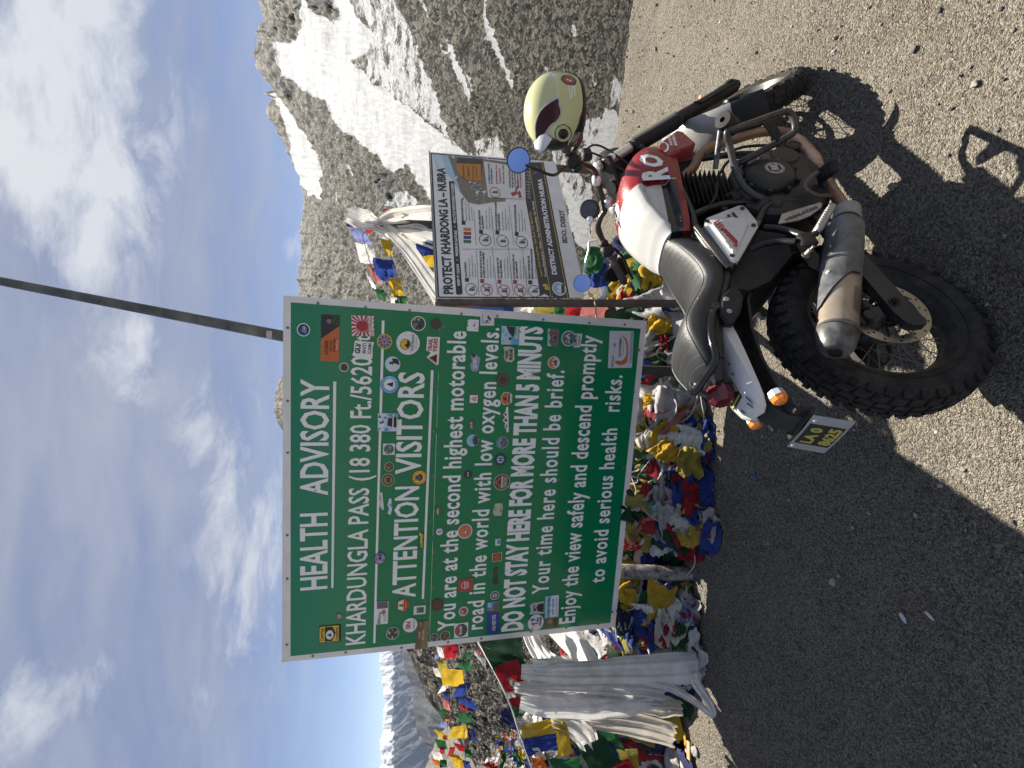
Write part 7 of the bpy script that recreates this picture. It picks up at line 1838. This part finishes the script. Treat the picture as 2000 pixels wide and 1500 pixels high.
def hang(pts, n=13, sag=.0, amp=.02, seed=1, freq=2.2, Y=None, push=None):
    """cloth stretched between four picture corners (top-left, top-right, bottom-right, bottom-left), each (x, y, depth), rippled"""
    tl, tr, br, bl = [at(*p) for p in pts]
    a, b = np.meshgrid(np.linspace(0, 1, n), np.linspace(0, 1, n), indexing='ij')
    P = np.zeros((n, n, 3))
    for i, (u) in enumerate(np.linspace(0, 1, n)):
        for j, v in enumerate(np.linspace(0, 1, n)):
            q = tl.lerp(tr, u).lerp(bl.lerp(br, u), v); P[i, j] = q
    w = (tr - tl).length; nr = (tr - tl).cross(bl - tl).normalized()
    s = seed * 3.7
    f = fbm(a * freq + s, b * freq * .6, o=4, seed=seed % 30) + .6 * fbm(a * freq * 2 + s, b * freq * .8, o=3, seed=seed % 30 + 5, ridged=True)
    f = f * (.25 + .75 * b)
    nr = np.array(nr)
    P = P + nr * (f * amp * 1.6)[..., None]
    tx = np.array((tr - tl).normalized())
    P = P + tx * (.5 * amp * fbm(a * 2 + s, b * 3, o=3, seed=seed % 20))[..., None]
    P[..., 2] += .5 * amp * fbm(a * 3, b * 2 + s, o=3, seed=seed % 25)
    return P.reshape(-1, 3), n

def ribbon(pts, amp=.012, nf=5, n=25, m=40, seed=1):
    """pleated scarf following picture points (x, y, depth, width in picture units across)"""
    C_ = catmull([at(x, y, Y) for x, y, Y, w in pts], max(2, m // (len(pts) - 1)))
    Wd = np.interp(np.linspace(0, 1, len(C_)), np.linspace(0, 1, len(pts)), [w * Y / FPX for x, y, Y, w in pts])
    P = []
    for i, c in enumerate(C_):
        t = (C_[min(i + 1, len(C_) - 1)] - C_[max(i - 1, 0)]).normalized()
        v = (c - Vector((0, 0, EYE))).normalized(); s = v.cross(t).normalized(); nn = t.cross(s).normalized()
        for k in range(n):
            q = k / (n - 1) * 2 - 1
            ph = seed * 1.7 + .9 * math.sin(i * .11 + seed)
            fo = amp * (math.sin(q * nf * 1.6 + ph) + .5 * math.sin(q * nf * 3.7 + ph * 2 + i * .04) + .8 * noise.noise(Vector((q * 2.2, i * .09, seed * 3.1)))+ .35 * noise.noise(Vector((q * 7, i * .22, seed * 5.1))))
            ed = 1 + .10 * noise.noise(Vector((i * .12, seed * 2.0, .5 * (1 if q > 0 else -1))))
            P.append(c + s * (q * Wd[i] / 2 * ed) + nn * fo - v * (.25 * Wd[i] * (1 - q * q)))
    return P, len(C_), n

def build_left_cluster():
    cord = [(915, 1225, 3.26), (936, 1258, 3.16), (962, 1305, 3.0), (984, 1348, 2.9), (1000, 1386, 2.86), (1012, 1425, 2.82), (1028, 1470, 2.78), (1046, 1520, 2.74), (1075, 1600, 2.7)]
    P = catmull([at(*p) for p in cord], 5)
    T = thing('prayer_flag_string', 'cord of large prayer flags sloping down from the green sign beside the white scarves', 'prayer flags', P[0])
    L = Matrix.Translation(-P[0])
    MB().tube([p - P[0] for p in P], .005, 6).build('cord', mat('white_cord', (.55, .53, .50), .9), T)
    def flag(q, c, seed, lab=None, amp=.02, prints=.55, Yo=0.0, trans=.35):
        Pq, n = hang([(x, y, Y + Yo) for x, y, Y in q], 15, amp=amp, seed=seed)
        o = rag(Pq, n, c, L, 'flag', T, prints, trans)
        if lab: o['label'] = lab
    flag([(940, 1262, 3.14)] + [(934, 1232, 3.24), (1012, 1226, 3.26), (1026, 1288, 3.0)], 'dkgreen', 3, 'large dark green printed flag', .012)
    flag([(968, 1318, 2.92), (940, 1262, 3.12), (1022, 1286, 3.0), (1030, 1300, 2.95)], 'dkgreen', 4, None, .012)
    flag([(970, 1312, 2.90), (966, 1302, 2.91), (1012, 1286, 2.90), (1026, 1340, 2.86)], 'red', 5, 'large plain red flag', .014, .1)
    flag([(988, 1352, 2.88), (966, 1312, 2.93), (985, 1318, 2.91), (1004, 1350, 2.86)], 'red', 6, 'red block-printed flag', .008)
    flag([(999, 1378, 2.87), (985, 1348, 2.9), (1000, 1345, 2.88), (1010, 1368, 2.86)], 'cream', 7, None, .01, .2)
    flag([(1008, 1400, 2.84), (996, 1378, 2.87), (1013, 1373, 2.85), (1016, 1398, 2.83)], 'green', 8, 'small bright green flag', .014, .1)
    flag([(1000, 1380, 2.86), (994, 1366, 2.87), (1012, 1362, 2.84), (1018, 1384, 2.83)], 'red', 9, None, .012, .1)
    flag([(1012, 1428, 2.82), (998, 1385, 2.87), (980, 1384, 2.92), (978, 1412, 2.9)], 'navy', 10, 'slate blue flag blown above the cord', .016, .1)
    flag([(1013, 1426, 2.82), (1006, 1402, 2.85), (1045, 1412, 2.8), (1034, 1428, 2.79)], 'grey', 11, None, .012)
    flag([(1024, 1447, 2.79), (1014, 1418, 2.82), (1074, 1404, 2.76), (1083, 1432, 2.73)], 'yellow', 12, 'large yellow printed flag', .012, .7)
    flag([(1032, 1478, 2.76), (1021, 1445, 2.79), (1085, 1430, 2.73), (1090, 1466, 2.70)], 'blue', 13, 'large blue flag', .016, .2)
    flag([(1028, 1470, 2.79), (1020, 1440, 2.8), (1030, 1440, 2.84), (1036, 1472, 2.82)], 'blue', 33, None, .012, .2)
    flag([(1090, 1480, 2.72), (1080, 1406, 2.78), (1105, 1408, 2.75), (1118, 1470, 2.70)], 'yellow', 14, None, .014, .7)
    flag([(1046, 1520, 2.72), (1036, 1478, 2.75), (1060, 1480, 2.71), (1080, 1520, 2.68)], 'orange', 15, 'orange-yellow flag at the edge of the view', .012, .3)
    flag([(1050, 1485, 2.75), (1035, 1462, 2.77), (1052, 1460, 2.74), (1068, 1483, 2.72)], 'white', 16, None, .012, .6)
    flag([(1084, 1490, 2.74), (1062, 1466, 2.76), (1085, 1464, 2.72), (1088, 1490, 2.7)], 'grey', 17, None, .012, .6)
    flag([(1100, 1530, 2.72), (1070, 1484, 2.73), (1128, 1476, 2.66), (1148, 1530, 2.64)], 'green', 18, 'green flag with a red border', .014, .3)
    flag([(1122, 1512, 2.70), (1112, 1472, 2.72), (1128, 1474, 2.7), (1138, 1512, 2.68)], 'red', 34, None, .01, .0)
    flag([(1160, 1520, 2.66), (1128, 1462, 2.74), (1180, 1438, 2.70), (1215, 1490, 2.62)], 'dkgreen', 19, 'large dark printed flag hanging low', .014, .9)
    flag([(1178, 1452, 2.74), (1166, 1424, 2.77), (1204, 1428, 2.73), (1222, 1466, 2.70)], 'green', 20, None, .014, .2)
    flag([(1186, 1478, 2.72), (1172, 1444, 2.75), (1196, 1450, 2.72), (1212, 1480, 2.70)], 'blue', 21, None, .014, .2)
    flag([(1215, 1510, 2.70), (1200, 1464, 2.72), (1245, 1466, 2.68), (1250, 1510, 2.66)], 'olive', 22, None, .014, .3)
    flag([(1200, 1530, 2.68), (1190, 1488, 2.70), (1225, 1484, 2.66), (1262, 1530, 2.62)], 'red', 23, 'dark red flag at the edge of the view', .014, .1)
    flag([(948, 1290, 3.02), (925, 1268, 3.05), (928, 1278, 3.05), (952, 1310, 3.02)], 'white', 24, 'narrow white printed flag blown above the cord', .008, .8)
    flag([(932, 1284, 3.06), (925, 1270, 3.06), (938, 1268, 3.05), (940, 1280, 3.05)], 'pink', 25, None, .008, .1)
    # white ceremonial scarves
    def scarf(pts, lab, seed, amp=.012, nf=5, c='white', n=25, m=44):
        Pq, a, b = ribbon(pts, amp, nf, n, m, seed); o0 = Pq[0]
        mb = MB(); mb.grid([p - o0 for p in Pq], a, b)
        o = mb.build('white_scarf', cm(c, 0.0, .3), None, smooth=180); o.location = o0
        tag(o, lab, 'scarf', 'white scarves hanging at the left')
    scarf([(1018, 1312, 2.88, 26), (1080, 1316, 2.84, 40), (1180, 1312, 2.82, 46), (1280, 1306, 2.82, 58), (1365, 1304, 2.80, 60)], 'widest white scarf, hanging straight to the ground nearest the green sign', 1, .011, 4)
    scarf([(1005, 1344, 2.86, 18), (1060, 1344, 2.83, 34), (1150, 1346, 2.82, 40), (1230, 1352, 2.80, 46), (1300, 1362, 2.80, 50)], 'white pleated scarf between the widest one and the smooth one', 2, .013, 7)
    scarf([(1016, 1372, 2.82, 24), (1060, 1380, 2.79, 36), (1150, 1380, 2.77, 44), (1220, 1376, 2.77, 46), (1276, 1368, 2.78, 30)], 'smooth white scarf hanging beside the yellow printed flag', 3, .009, 3)
    scarf([(1255, 1330, 2.80, 16), (1310, 1344, 2.76, 16), (1360, 1372, 2.72, 14), (1391, 1396, 2.68, 12), (1388, 1376, 2.67, 16), (1362, 1338, 2.70, 20), (1355, 1316, 2.73, 22)], 'loose white scarf tail looping down to the gravel', 4, .006, 3)
    scarf([(1140, 1402, 2.80, 30), (1190, 1408, 2.76, 40), (1250, 1418, 2.75, 46), (1300, 1432, 2.75, 44), (1318, 1438, 2.75, 40)], 'grey-white torn scarf hanging furthest from the green sign', 5, .014, 6, 'cream')
    scarf([(1075, 1408, 2.80, 20), (1115, 1418, 2.77, 36), (1145, 1440, 2.75, 50), (1160, 1462, 2.75, 30)], 'white scarf gathered in a round bundle behind the printed flags', 6, .018, 5)
    scarf([(1026, 1205, 3.34, 30), (1046, 1262, 3.16, 30), (1085, 1302, 2.94, 40), (1150, 1312, 2.88, 30)], 'white scarf swooping from behind the green sign to the hanging scarves', 7, .012, 3)
    scarf([(1068, 1195, 3.40, 50), (1108, 1242, 3.22, 54), (1150, 1288, 2.98, 40), (1168, 1308, 2.90, 16)], 'thin translucent white scarf billowing beside the lower corner of the green sign', 8, .010, 2)
    scarf([(1040, 1300, 2.88, 26), (1065, 1298, 2.84, 22), (1085, 1296, 2.83, 16)], 'glossy white ribbon end beside the red flag', 9, .008, 3)
    scarf([(1240, 1366, 2.82, 40), (1290, 1378, 2.79, 44), (1332, 1384, 2.78, 26)], 'cream scarf end showing under the pleated scarf', 10, .014, 5, 'cream')

def small_strings():
    def string(name, lab, cord, flags, Y, wob=.02):
        P = catmull([at(x, y, Y) for x, y in cord], 4)
        T = thing('prayer_flag_string', lab, 'prayer flags', P[0], 'strings of small prayer flags')
        MB().tube([p - P[0] for p in P], .004, 5).build('cord', mat('thin_cord', (.30, .28, .26), .9), T)
        for i, (x, y, h, w, c, sk) in enumerate(flags):
            q = [(x - h / 2 + sk, y + w / 2, Y), (x - h / 2 - sk, y - w / 2, Y), (x + h / 2 - sk, y - w / 2 + sk, Y - .03), (x + h / 2 + sk, y + w / 2 + sk, Y + .03)]
            Pq, n = hang(q, 13, amp=.022 * w / 30, seed=40 + i + int(Y * 10), freq=3.0)
            rag(Pq, n, c, Matrix.Translation(-P[0]), 'flag', T, .35, .45)
    string('a', 'string of small flags in front of the scree, nearer of the two beside the sign', [(893, 1245), (904, 1300), (912, 1355), (910, 1400), (906, 1440), (908, 1475), (912, 1520)],
           [(880, 1274, 26, 28, 'red', 0), (908, 1298, 24, 20, 'green', 4), (884, 1322, 44, 34, 'yellow', 4), (903, 1350, 26, 26, 'blue', -5), (912, 1370, 30, 20, 'blue', 6), (908, 1402, 26, 18, 'green', 0), (897, 1432, 36, 24, 'yellow', -4), (922, 1434, 16, 24, 'navy', 3), (902, 1458, 24, 16, 'red', 6), (882, 1468, 12, 16, 'red', -2), (893, 1484, 24, 26, 'yellow', 5), (914, 1472, 14, 18, 'green', 0), (912, 1492, 16, 16, 'blue', 3), (915, 1280, 10, 12, 'green', 0), (906, 1381, 12, 14, 'red', 4)], 4.4)
    string('b', 'string of faded small flags hanging further back against the far mountains', [(868, 1245), (874, 1300), (880, 1345), (880, 1390), (872, 1430), (868, 1470), (868, 1520)],
           [(860, 1272, 12, 20, 'white', 3), (853, 1284, 8, 12, 'lilac', 0), (864, 1297, 20, 22, 'olive', 4), (856, 1312, 16, 18, 'cream', 4), (868, 1346, 16, 20, 'white', -6), (872, 1358, 10, 14, 'blue', 3), (872, 1374, 14, 22, 'pink', 4), (868, 1393, 18, 18, 'green', 5), (874, 1402, 10, 12, 'orange', 0), (867, 1415, 12, 12, 'lilac', 0), (862, 1433, 18, 18, 'yellow', 6), (862, 1452, 20, 18, 'green', 3), (864, 1466, 10, 14, 'red', 0), (855, 1476, 18, 18, 'white', 4), (853, 1488, 14, 12, 'orange', 3), (866, 1492, 14, 16, 'green', 0), (870, 1440, 10, 10, 'pink', 0)], 5.4)
    string('c', 'string of flags leading from the scarf-wrapped post to behind the green sign', [(690, 422), (706, 455), (716, 490), (728, 530), (742, 570), (755, 610)],
           [(704, 456, 34, 30, 'lilac', 9), (716, 494, 34, 40, 'white', 4), (733, 532, 16, 34, 'pink', 8), (726, 545, 10, 30, 'white', 6), (744, 574, 18, 22, 'green', 4), (712, 432, 18, 24, 'navy', 3), (722, 446, 14, 18, 'red', 0)], 4.0)
    string('d', 'second string of flags from the scarf-wrapped post, with a blue and a yellow flag', [(752, 440), (760, 478), (766, 510), (772, 545), (780, 590), (788, 620)],
           [(757, 480, 18, 30, 'yellow', 5), (753, 524, 42, 44, 'blue', 5), (774, 560, 24, 38, 'yellow', 3), (783, 586, 22, 16, 'green', 0), (770, 588, 12, 16, 'white', 0), (766, 470, 12, 12, 'green', 0)], 3.9)

def build_khata_post():
    lp = BB.p(905, 433); t1 = BB.p(686, 419)
    base = BB.M @ Vector((lp.x + .01, .062, .30)); t0 = BB.M @ Vector((t1.x, .062, t1.z)); d = (base - t0).normalized(); Y = t0.y
    T = thing('flag_post', 'post behind the notice board with its top wrapped in white scarves', 'post', base)
    MB().tube([Vector((0, 0, 0)), (t0 - base) * .5, t0 - base, t0 - base - d * .03], [.03, .03, .028, .028], 12).lathe(t0 - base - d * .03, -d, [(0, .028), (.004, .026), (.005, 0)], 12).build('shaft', STEEL, T)
    def wrap(pts, lab, seed, amp=.014, nf=4):
        Pq, a, b = ribbon(pts, amp, nf, 25, 40, seed); o0 = Pq[0]
        mb = MB(); mb.grid([p - o0 for p in Pq], a, b); o = mb.build('white_scarf', cm('white', 0, .3), None, smooth=180); o.location = o0
        tag(o, lab, 'scarf', 'white scarves on the post behind the notice board')
    wrap([(676, 420, Y - .05, 26), (700, 426, Y - .06, 36), (722, 432, Y - .05, 34), (742, 436, Y - .05, 14)], 'white scarf knotted round the very top of the post', 21)
    wrap([(738, 434, Y - .06, 12), (765, 424, Y - .08, 28), (800, 420, Y - .02, 32), (835, 418, Y + .05, 32), (870, 418, Y + .06, 30)], 'white scarf hanging straight down the post behind the notice board', 22, .012, 4)
    wrap([(748, 440, Y - .06, 14), (775, 462, Y - .06, 26), (800, 492, Y - .06, 28), (830, 536, Y - .06, 32), (866, 590, Y - .06, 36)], 'white scarf pulled aslant from the post towards the green sign', 23, .010, 4)
    wrap([(732, 444, Y - .06, 12), (748, 456, Y - .08, 20), (760, 466, Y - .08, 8)], 'short white scarf end blown beside the knot on the post', 24, .012, 3)
    wrap([(775, 450, Y - .04, 18), (810, 458, Y + .0, 44), (850, 470, Y + .03, 54), (880, 480, Y + .04, 54)], 'crumpled white scarf behind the aslant one', 25, .02, 6)
    for (q, c, lab, sd) in (([(815, 498), (812, 470), (850, 468), (850, 500)], 'blue', 'blue flag half hidden behind the notice board top edge', 3), ([(828, 520), (826, 495), (850, 492), (850, 520)], 'yellow', 'yellow flag half hidden behind the notice board top edge', 5), ([(752, 418), (750, 408), (766, 410), (764, 420)], 'red', 'tiny red flag tip at the wrapped post', 6)):
        Pq, n = hang([(x, y, Y) for x, y in q], 11, amp=.015, seed=sd); o0 = Vector(Pq[0]); o = rag(Pq, n, c, Matrix.Translation(-o0), 'prayer_flag', None, .4); o.location = o0; tag(o, lab, 'prayer flag')
    # flags behind the gap between the two boards
    for i, (q, c, lab) in enumerate((([(918, 622), (915, 590), (1005, 592), (1004, 618)], 'blue', 'large dark blue flag in the gap between the two signs'), ([(1003, 616), (1002, 590), (1040, 592), (1045, 612)], 'white', 'white flag in the gap between the two signs'), ([(1028, 620), (1030, 592), (1082, 594), (1084, 624)], 'olive', 'olive yellow printed flag in the gap between the two signs'), ([(1098, 632), (1108, 590), (1138, 590), (1132, 632)], 'red', 'bright red flag in the gap between the two signs'), ([(890, 616), (888, 592), (918, 590), (920, 612)], 'red', 'dark red flag in the gap between the two signs, highest of those'), ([(1132, 640), (1130, 592), (1190, 592), (1190, 640)], 'pink', 'faded pink flag in the gap between the two signs'), ([(1080, 612), (1080, 594), (1105, 596), (1104, 618)], 'green', 'green flag in the gap between the two signs'))):
        Pq, n = hang([(x, y, 3.3 + .03 * i) for x, y in q], 13, amp=.03, seed=60 + i); o0 = Vector(Pq[0]); o = rag(Pq, n, c, Matrix.Translation(-o0), 'prayer_flag', None, .5); o.location = o0; tag(o, lab, 'prayer flag', 'flags in the gap between the signs')

def build_far_tangle():
    r = random.Random(9); mb = MB(); cols = ['white', 'yellow', 'red', 'blue', 'green', 'white', 'cream', 'pink', 'lilac', 'olive']; mats = [cm(c, .2, .4) for c in cols]
    k = 0
    while k < 190:
        x, y = r.uniform(930, 1075), r.uniform(1395, 1530)
        if x < 1010 - (y - 1395) * .62 + r.uniform(-8, 8): continue
        k += 1
        c = at(x, y, 5.2 + r.random() * .8); s = r.uniform(.05, .12)
        P, n = crumple(s, s * r.uniform(.7, 2.0), 300 + k, amp=.3, bunch=r.choice((0, .5, .8)), n=7)
        q = Vector((r.uniform(-1, 1), -1, r.uniform(-.2, 1))).normalized().to_track_quat('Z', 'Y').to_matrix() @ Matrix.Rotation(r.random() * 6, 3, 'Z')
        mb.grid([c + q @ Vector(p) for p in P], n, n, r.randrange(len(cols)))
    o = mb.build('prayer_flag_tangle', mats, smooth=180); tag(o, 'distant tangle of tiny prayer flags on the slope at the left edge', kind='stuff')

def build_helmet():
    V = Vector
    c = BM @ bk(1084, 221, -.415)
    view = (c - V((0, 0, EYE))).normalized()
    hx = V((view.y, -view.x, 0)).normalized()      # to the right in the upright view
    hf = (-hx * .97 - V((view.x, view.y, 0)).normalized() * .22).normalized()   # where the helmet faces
    hz = (V((0, 0, 1)) + hf * .10 - V((view.x, view.y, 0)) * .10).normalized(); hf = (hf - hz * hf.dot(hz)).normalized(); hs = hz.cross(hf)
    D = c.length_squared ** .5
    M = Matrix((hf, hs, hz)).transposed().to_4x4(); M.translation = c
    T = thing('helmet', 'pale yellow open-face motorcycle helmet hung on the right handlebar grip', 'helmet', M)
    sc = (c - V((0, 0, EYE))).dot(FWD) / FPX
    a, b, h = 68 * sc, 58 * sc, 61 * sc
    nu, nv = 200, 120
    P = []
    for i in range(nv + 1):
        t = i / nv; th = t * 2.30
        for k in range(nu):
            ph = 2 * PI * k / nu
            x, y = math.cos(ph), math.sin(ph)
            r = math.sin(th) ** .92 if th < PI / 2 else math.sin(th) ** .55
            z = math.cos(th)
            q = V((a * r * x * (1.04 if x < 0 else .98), b * r * y, h * z * (1.0 if z > 0 else 1.02)))
            if z > -.2: pass
            P.append(q)
    F = []; mi = []
    PX = [M @ p for p in P]
    def topx(w):
        d = w - V((0, 0, EYE)); f = d.dot(FWD); return 1000 - d.dot(UU) / f * FPX, 750 - d.dot(RU) / f * FPX
    X = [topx(w) for w in PX]
    cp = lambda pts: [(980 + u / 5, 120 + v / 5) for u, v in pts]
    vis = cp([(545, 362), (560, 420), (576, 500), (540, 578), (482, 618), (430, 690), (410, 738), (350, 778), (334, 700), (336, 600), (370, 505), (430, 432)])
    vc = (sum(p[0] for p in vis) / len(vis), sum(p[1] for p in vis) / len(vis))
    vis2 = [(vc[0] + (p[0] - vc[0]) * 1.09, vc[1] + (p[1] - vc[1]) * 1.07) for p in vis]
    low = cp([(250, 900), (330, 790), (430, 775), (500, 742), (545, 770), (600, 790), (655, 770), (640, 850), (690, 738), (742, 620), (782, 480), (800, 385), (900, 380), (900, 700), (760, 960), (500, 960)])
    wing = [cp([(650, 238), (664, 238), (676, 372), (666, 384), (656, 300)]), cp([(672, 236), (688, 238), (698, 350), (684, 366)]), cp([(696, 238), (714, 242), (724, 318), (706, 340)])]
    ec, lc = cp([(600, 705)])[0], cp([(655, 182)])[0]
    cells = nu * nv
    xs = np.array([x for x, _ in X]); ys = np.array([y for _, y in X]); front = np.array([(w - V((0, 0, EYE))).normalized().dot((M.to_3x3() @ V((p.x / a ** 2, p.y / b ** 2, p.z / h ** 2)))) < 0 for p, w in zip(P, PX)])
    for i in range(nv):
        for k in range(nu):
            l = (k + 1) % nu; f = (i * nu + k, (i + 1) * nu + k, (i + 1) * nu + l, i * nu + l); F.append(f)
    fx = np.array([sum(xs[j] for j in f) / 4 for f in F]); fy = np.array([sum(ys[j] for j in f) / 4 for f in F]); ff = np.array([front[f[0]] for f in F]); fz = np.array([P[f[0]].z for f in F])
    col = np.zeros(len(F), int)
    col[fz < -.60 * h] = 3
    col[ff & inpoly(fx, fy, low)] = 3
    col[ff & inpoly(fx, fy, vis2)] = 2; 
    ed = np.hypot(fx - ec[0], (fy - ec[1]) * .95)
    col[ff & (ed < 17)] = 3; col[ff & (ed < 15)] = 0; col[ff & (ed < 9.5)] = 3
    u_ = (fx - lc[0]) * .94 + (fy - lc[1]) * .34; v_ = -(fx - lc[0]) * .34 + (fy - lc[1]) * .94
    q = np.hypot(u_ / 16, v_ / 9.5); col[ff & (q < 1)] = 3; col[ff & (q < .78)] = 4; col[ff & (q < .55)] = 5; col[ff & (np.abs(u_) < 5) & (np.abs(v_) < 1.2)] = 2
    for w in wing: col[ff & inpoly(fx, fy, w)] = 2
    pale = mat('helmet_cream', (.52, .515, .26), .18, var=.04, scale=8, coat=.6, dust=.12, dcol=(.5, .47, .3), dscale=10)
    black = mat('helmet_black', (.012, .011, .011), .3, var=.1, coat=.3)
    mb = MB(); mb.v = [tuple(p) for p in P]; mb.f = F; mb.m = [int(x) for x in col]
    mb.build('shell', [pale, mat('smoke_visor', (.030, .010, .009), .10, var=.1, coat=.8), mat('helmet_white', (.66, .65, .62), .25, var=.05), black, mat('helmet_grey', (.10, .10, .10), .4), vinyl((.45, .04, .04))], T, smooth=180)
    # smoked visor: thin curved shell standing proud of the helmet
    from mathutils.bvhtree import BVHTree
    bv = BVHTree.FromPolygons(PX, F); I = M.inverted()
    def proj(px, off):
        d = ray(*px).normalized(); loc, nor, *_ = bv.ray_cast(V((0, 0, EYE)), d)
        if loc is None: return None
        nor = nor if nor.dot(d) < 0 else -nor
        return I @ (loc + nor * off)
    mb = MB(); rings = []
    n = len(vis); nn = 36
    cv = [catmull([V((x, y, 0)) for x, y in vis], 3, True)][0]
    for k in np.linspace(1, 0, 9): rings.append([proj((vc[0] + (p.x - vc[0]) * k, vc[1] + (p.y - vc[1]) * k), .0022) for p in cv])
    if all(p is not None for r in rings for p in r):
        mb.loft(rings, cap=False); mb.build('smoked_visor', mat('visor_smoke', (.050, .012, .011), .16, var=.25, scale=30, spec=.25), T, smooth=180)
        mb = MB().tube(rings[0], .0022, 6, closed=True); mb.build('visor_rim', mat('rim_silver', (.45, .46, .47), .3, .3), T)
    pr = MB()
    for rad, th in ((14.2, .0042), (10.2, .0036)):
        ring = [proj((ec[0] + rad * .82 * math.cos(t), ec[1] + rad * .82 * math.sin(t)), .002) for t in np.linspace(0, 2 * PI, 33)[:-1]]
        if all(p is not None for p in ring): pr.tube(ring, th * .6, 8, 0 if rad > 12 else 1, closed=True)
    pr.build('ear_ring', [pale, black], T)
    # peak: curved plate over the brow
    mb = MB(); S_ = []
    for i in range(9):
        t = i / 8 * 2 - 1; an = t * .85
        base = V((a * .76 * math.cos(an), b * .80 * math.sin(an), +.60 * h - .16 * h * t * t)); tip = base + V((.036 * math.cos(an * .7) + .004, .010 * t, -.008 - .004 * abs(t)))
        mid = base.lerp(tip, .5) + V((0, 0, .006))
        S_.append([base + V((0, 0, .016)), mid + V((0, 0, .009)), tip + V((0, 0, .002)), tip - V((0, 0, .001)), mid + V((0, 0, .004)), base + V((0, 0, .009))])
    pk = mb.loft(S_)
    for i in range(len(pk.m)): pk.m[i] = 0 if (i % 6) < 2 and i // 6 > 3 else 1
    pk.build('peak', [mat('helmet_white2', (.66, .65, .63), .25, var=.05), black], T, smooth=50)
    # edge trim, neck opening and chin strap
    rim = [V((P[nv * nu + k].x, P[nv * nu + k].y, P[nv * nu + k].z)) for k in range(0, nu, 4)]
    MB().tube(rim, .006, 8, closed=True).build('edge_trim', mat('trim_brown', (.05, .018, .012), .35), T)
    MB().lathe((0, 0, -.62 * h), (0, 0, 1), [(0, a * .70), (.02, a * .66), (.08, a * .5), (.10, 0)], 24, cap=False).build('lining', mat('lining_black', (.01, .01, .01), .9), T)
    MB().tube(catmull([V((.01, -b * .75, -.70 * h)), V((.02, -b * .85, -.95 * h)), V((.0, -b * .8, -1.15 * h)), V((-.02, -b * .6, -1.2 * h))], 5), .008, 8, squash=(V((1, 0, 0)), .35)).box((-.02, -b * .58, -1.22 * h), (.02, .012, .03), 1, bev=.003).build('chin_strap', [mat('strap_black', (.015, .015, .015), .8), vinyl((.5, .05, .02))], T)
    lt = MB()
    S0, E0 = proj((1125, 280), .002), proj((1133, 258), .002)
    if S0 and E0:
        d = (E0 - S0).normalized(); up = (I.to_3x3() @ (UU)).normalized(); letter(lt, 'Studds', S0, E0, .009, up, (I.to_3x3() @ -view), 0, .02, off=.003); lt.build('lettering', vinyl((.5, .48, .44)), T, smooth=0)

build_heap(); build_left_cluster(); small_strings(); build_khata_post(); build_far_tangle(); build_helmet()
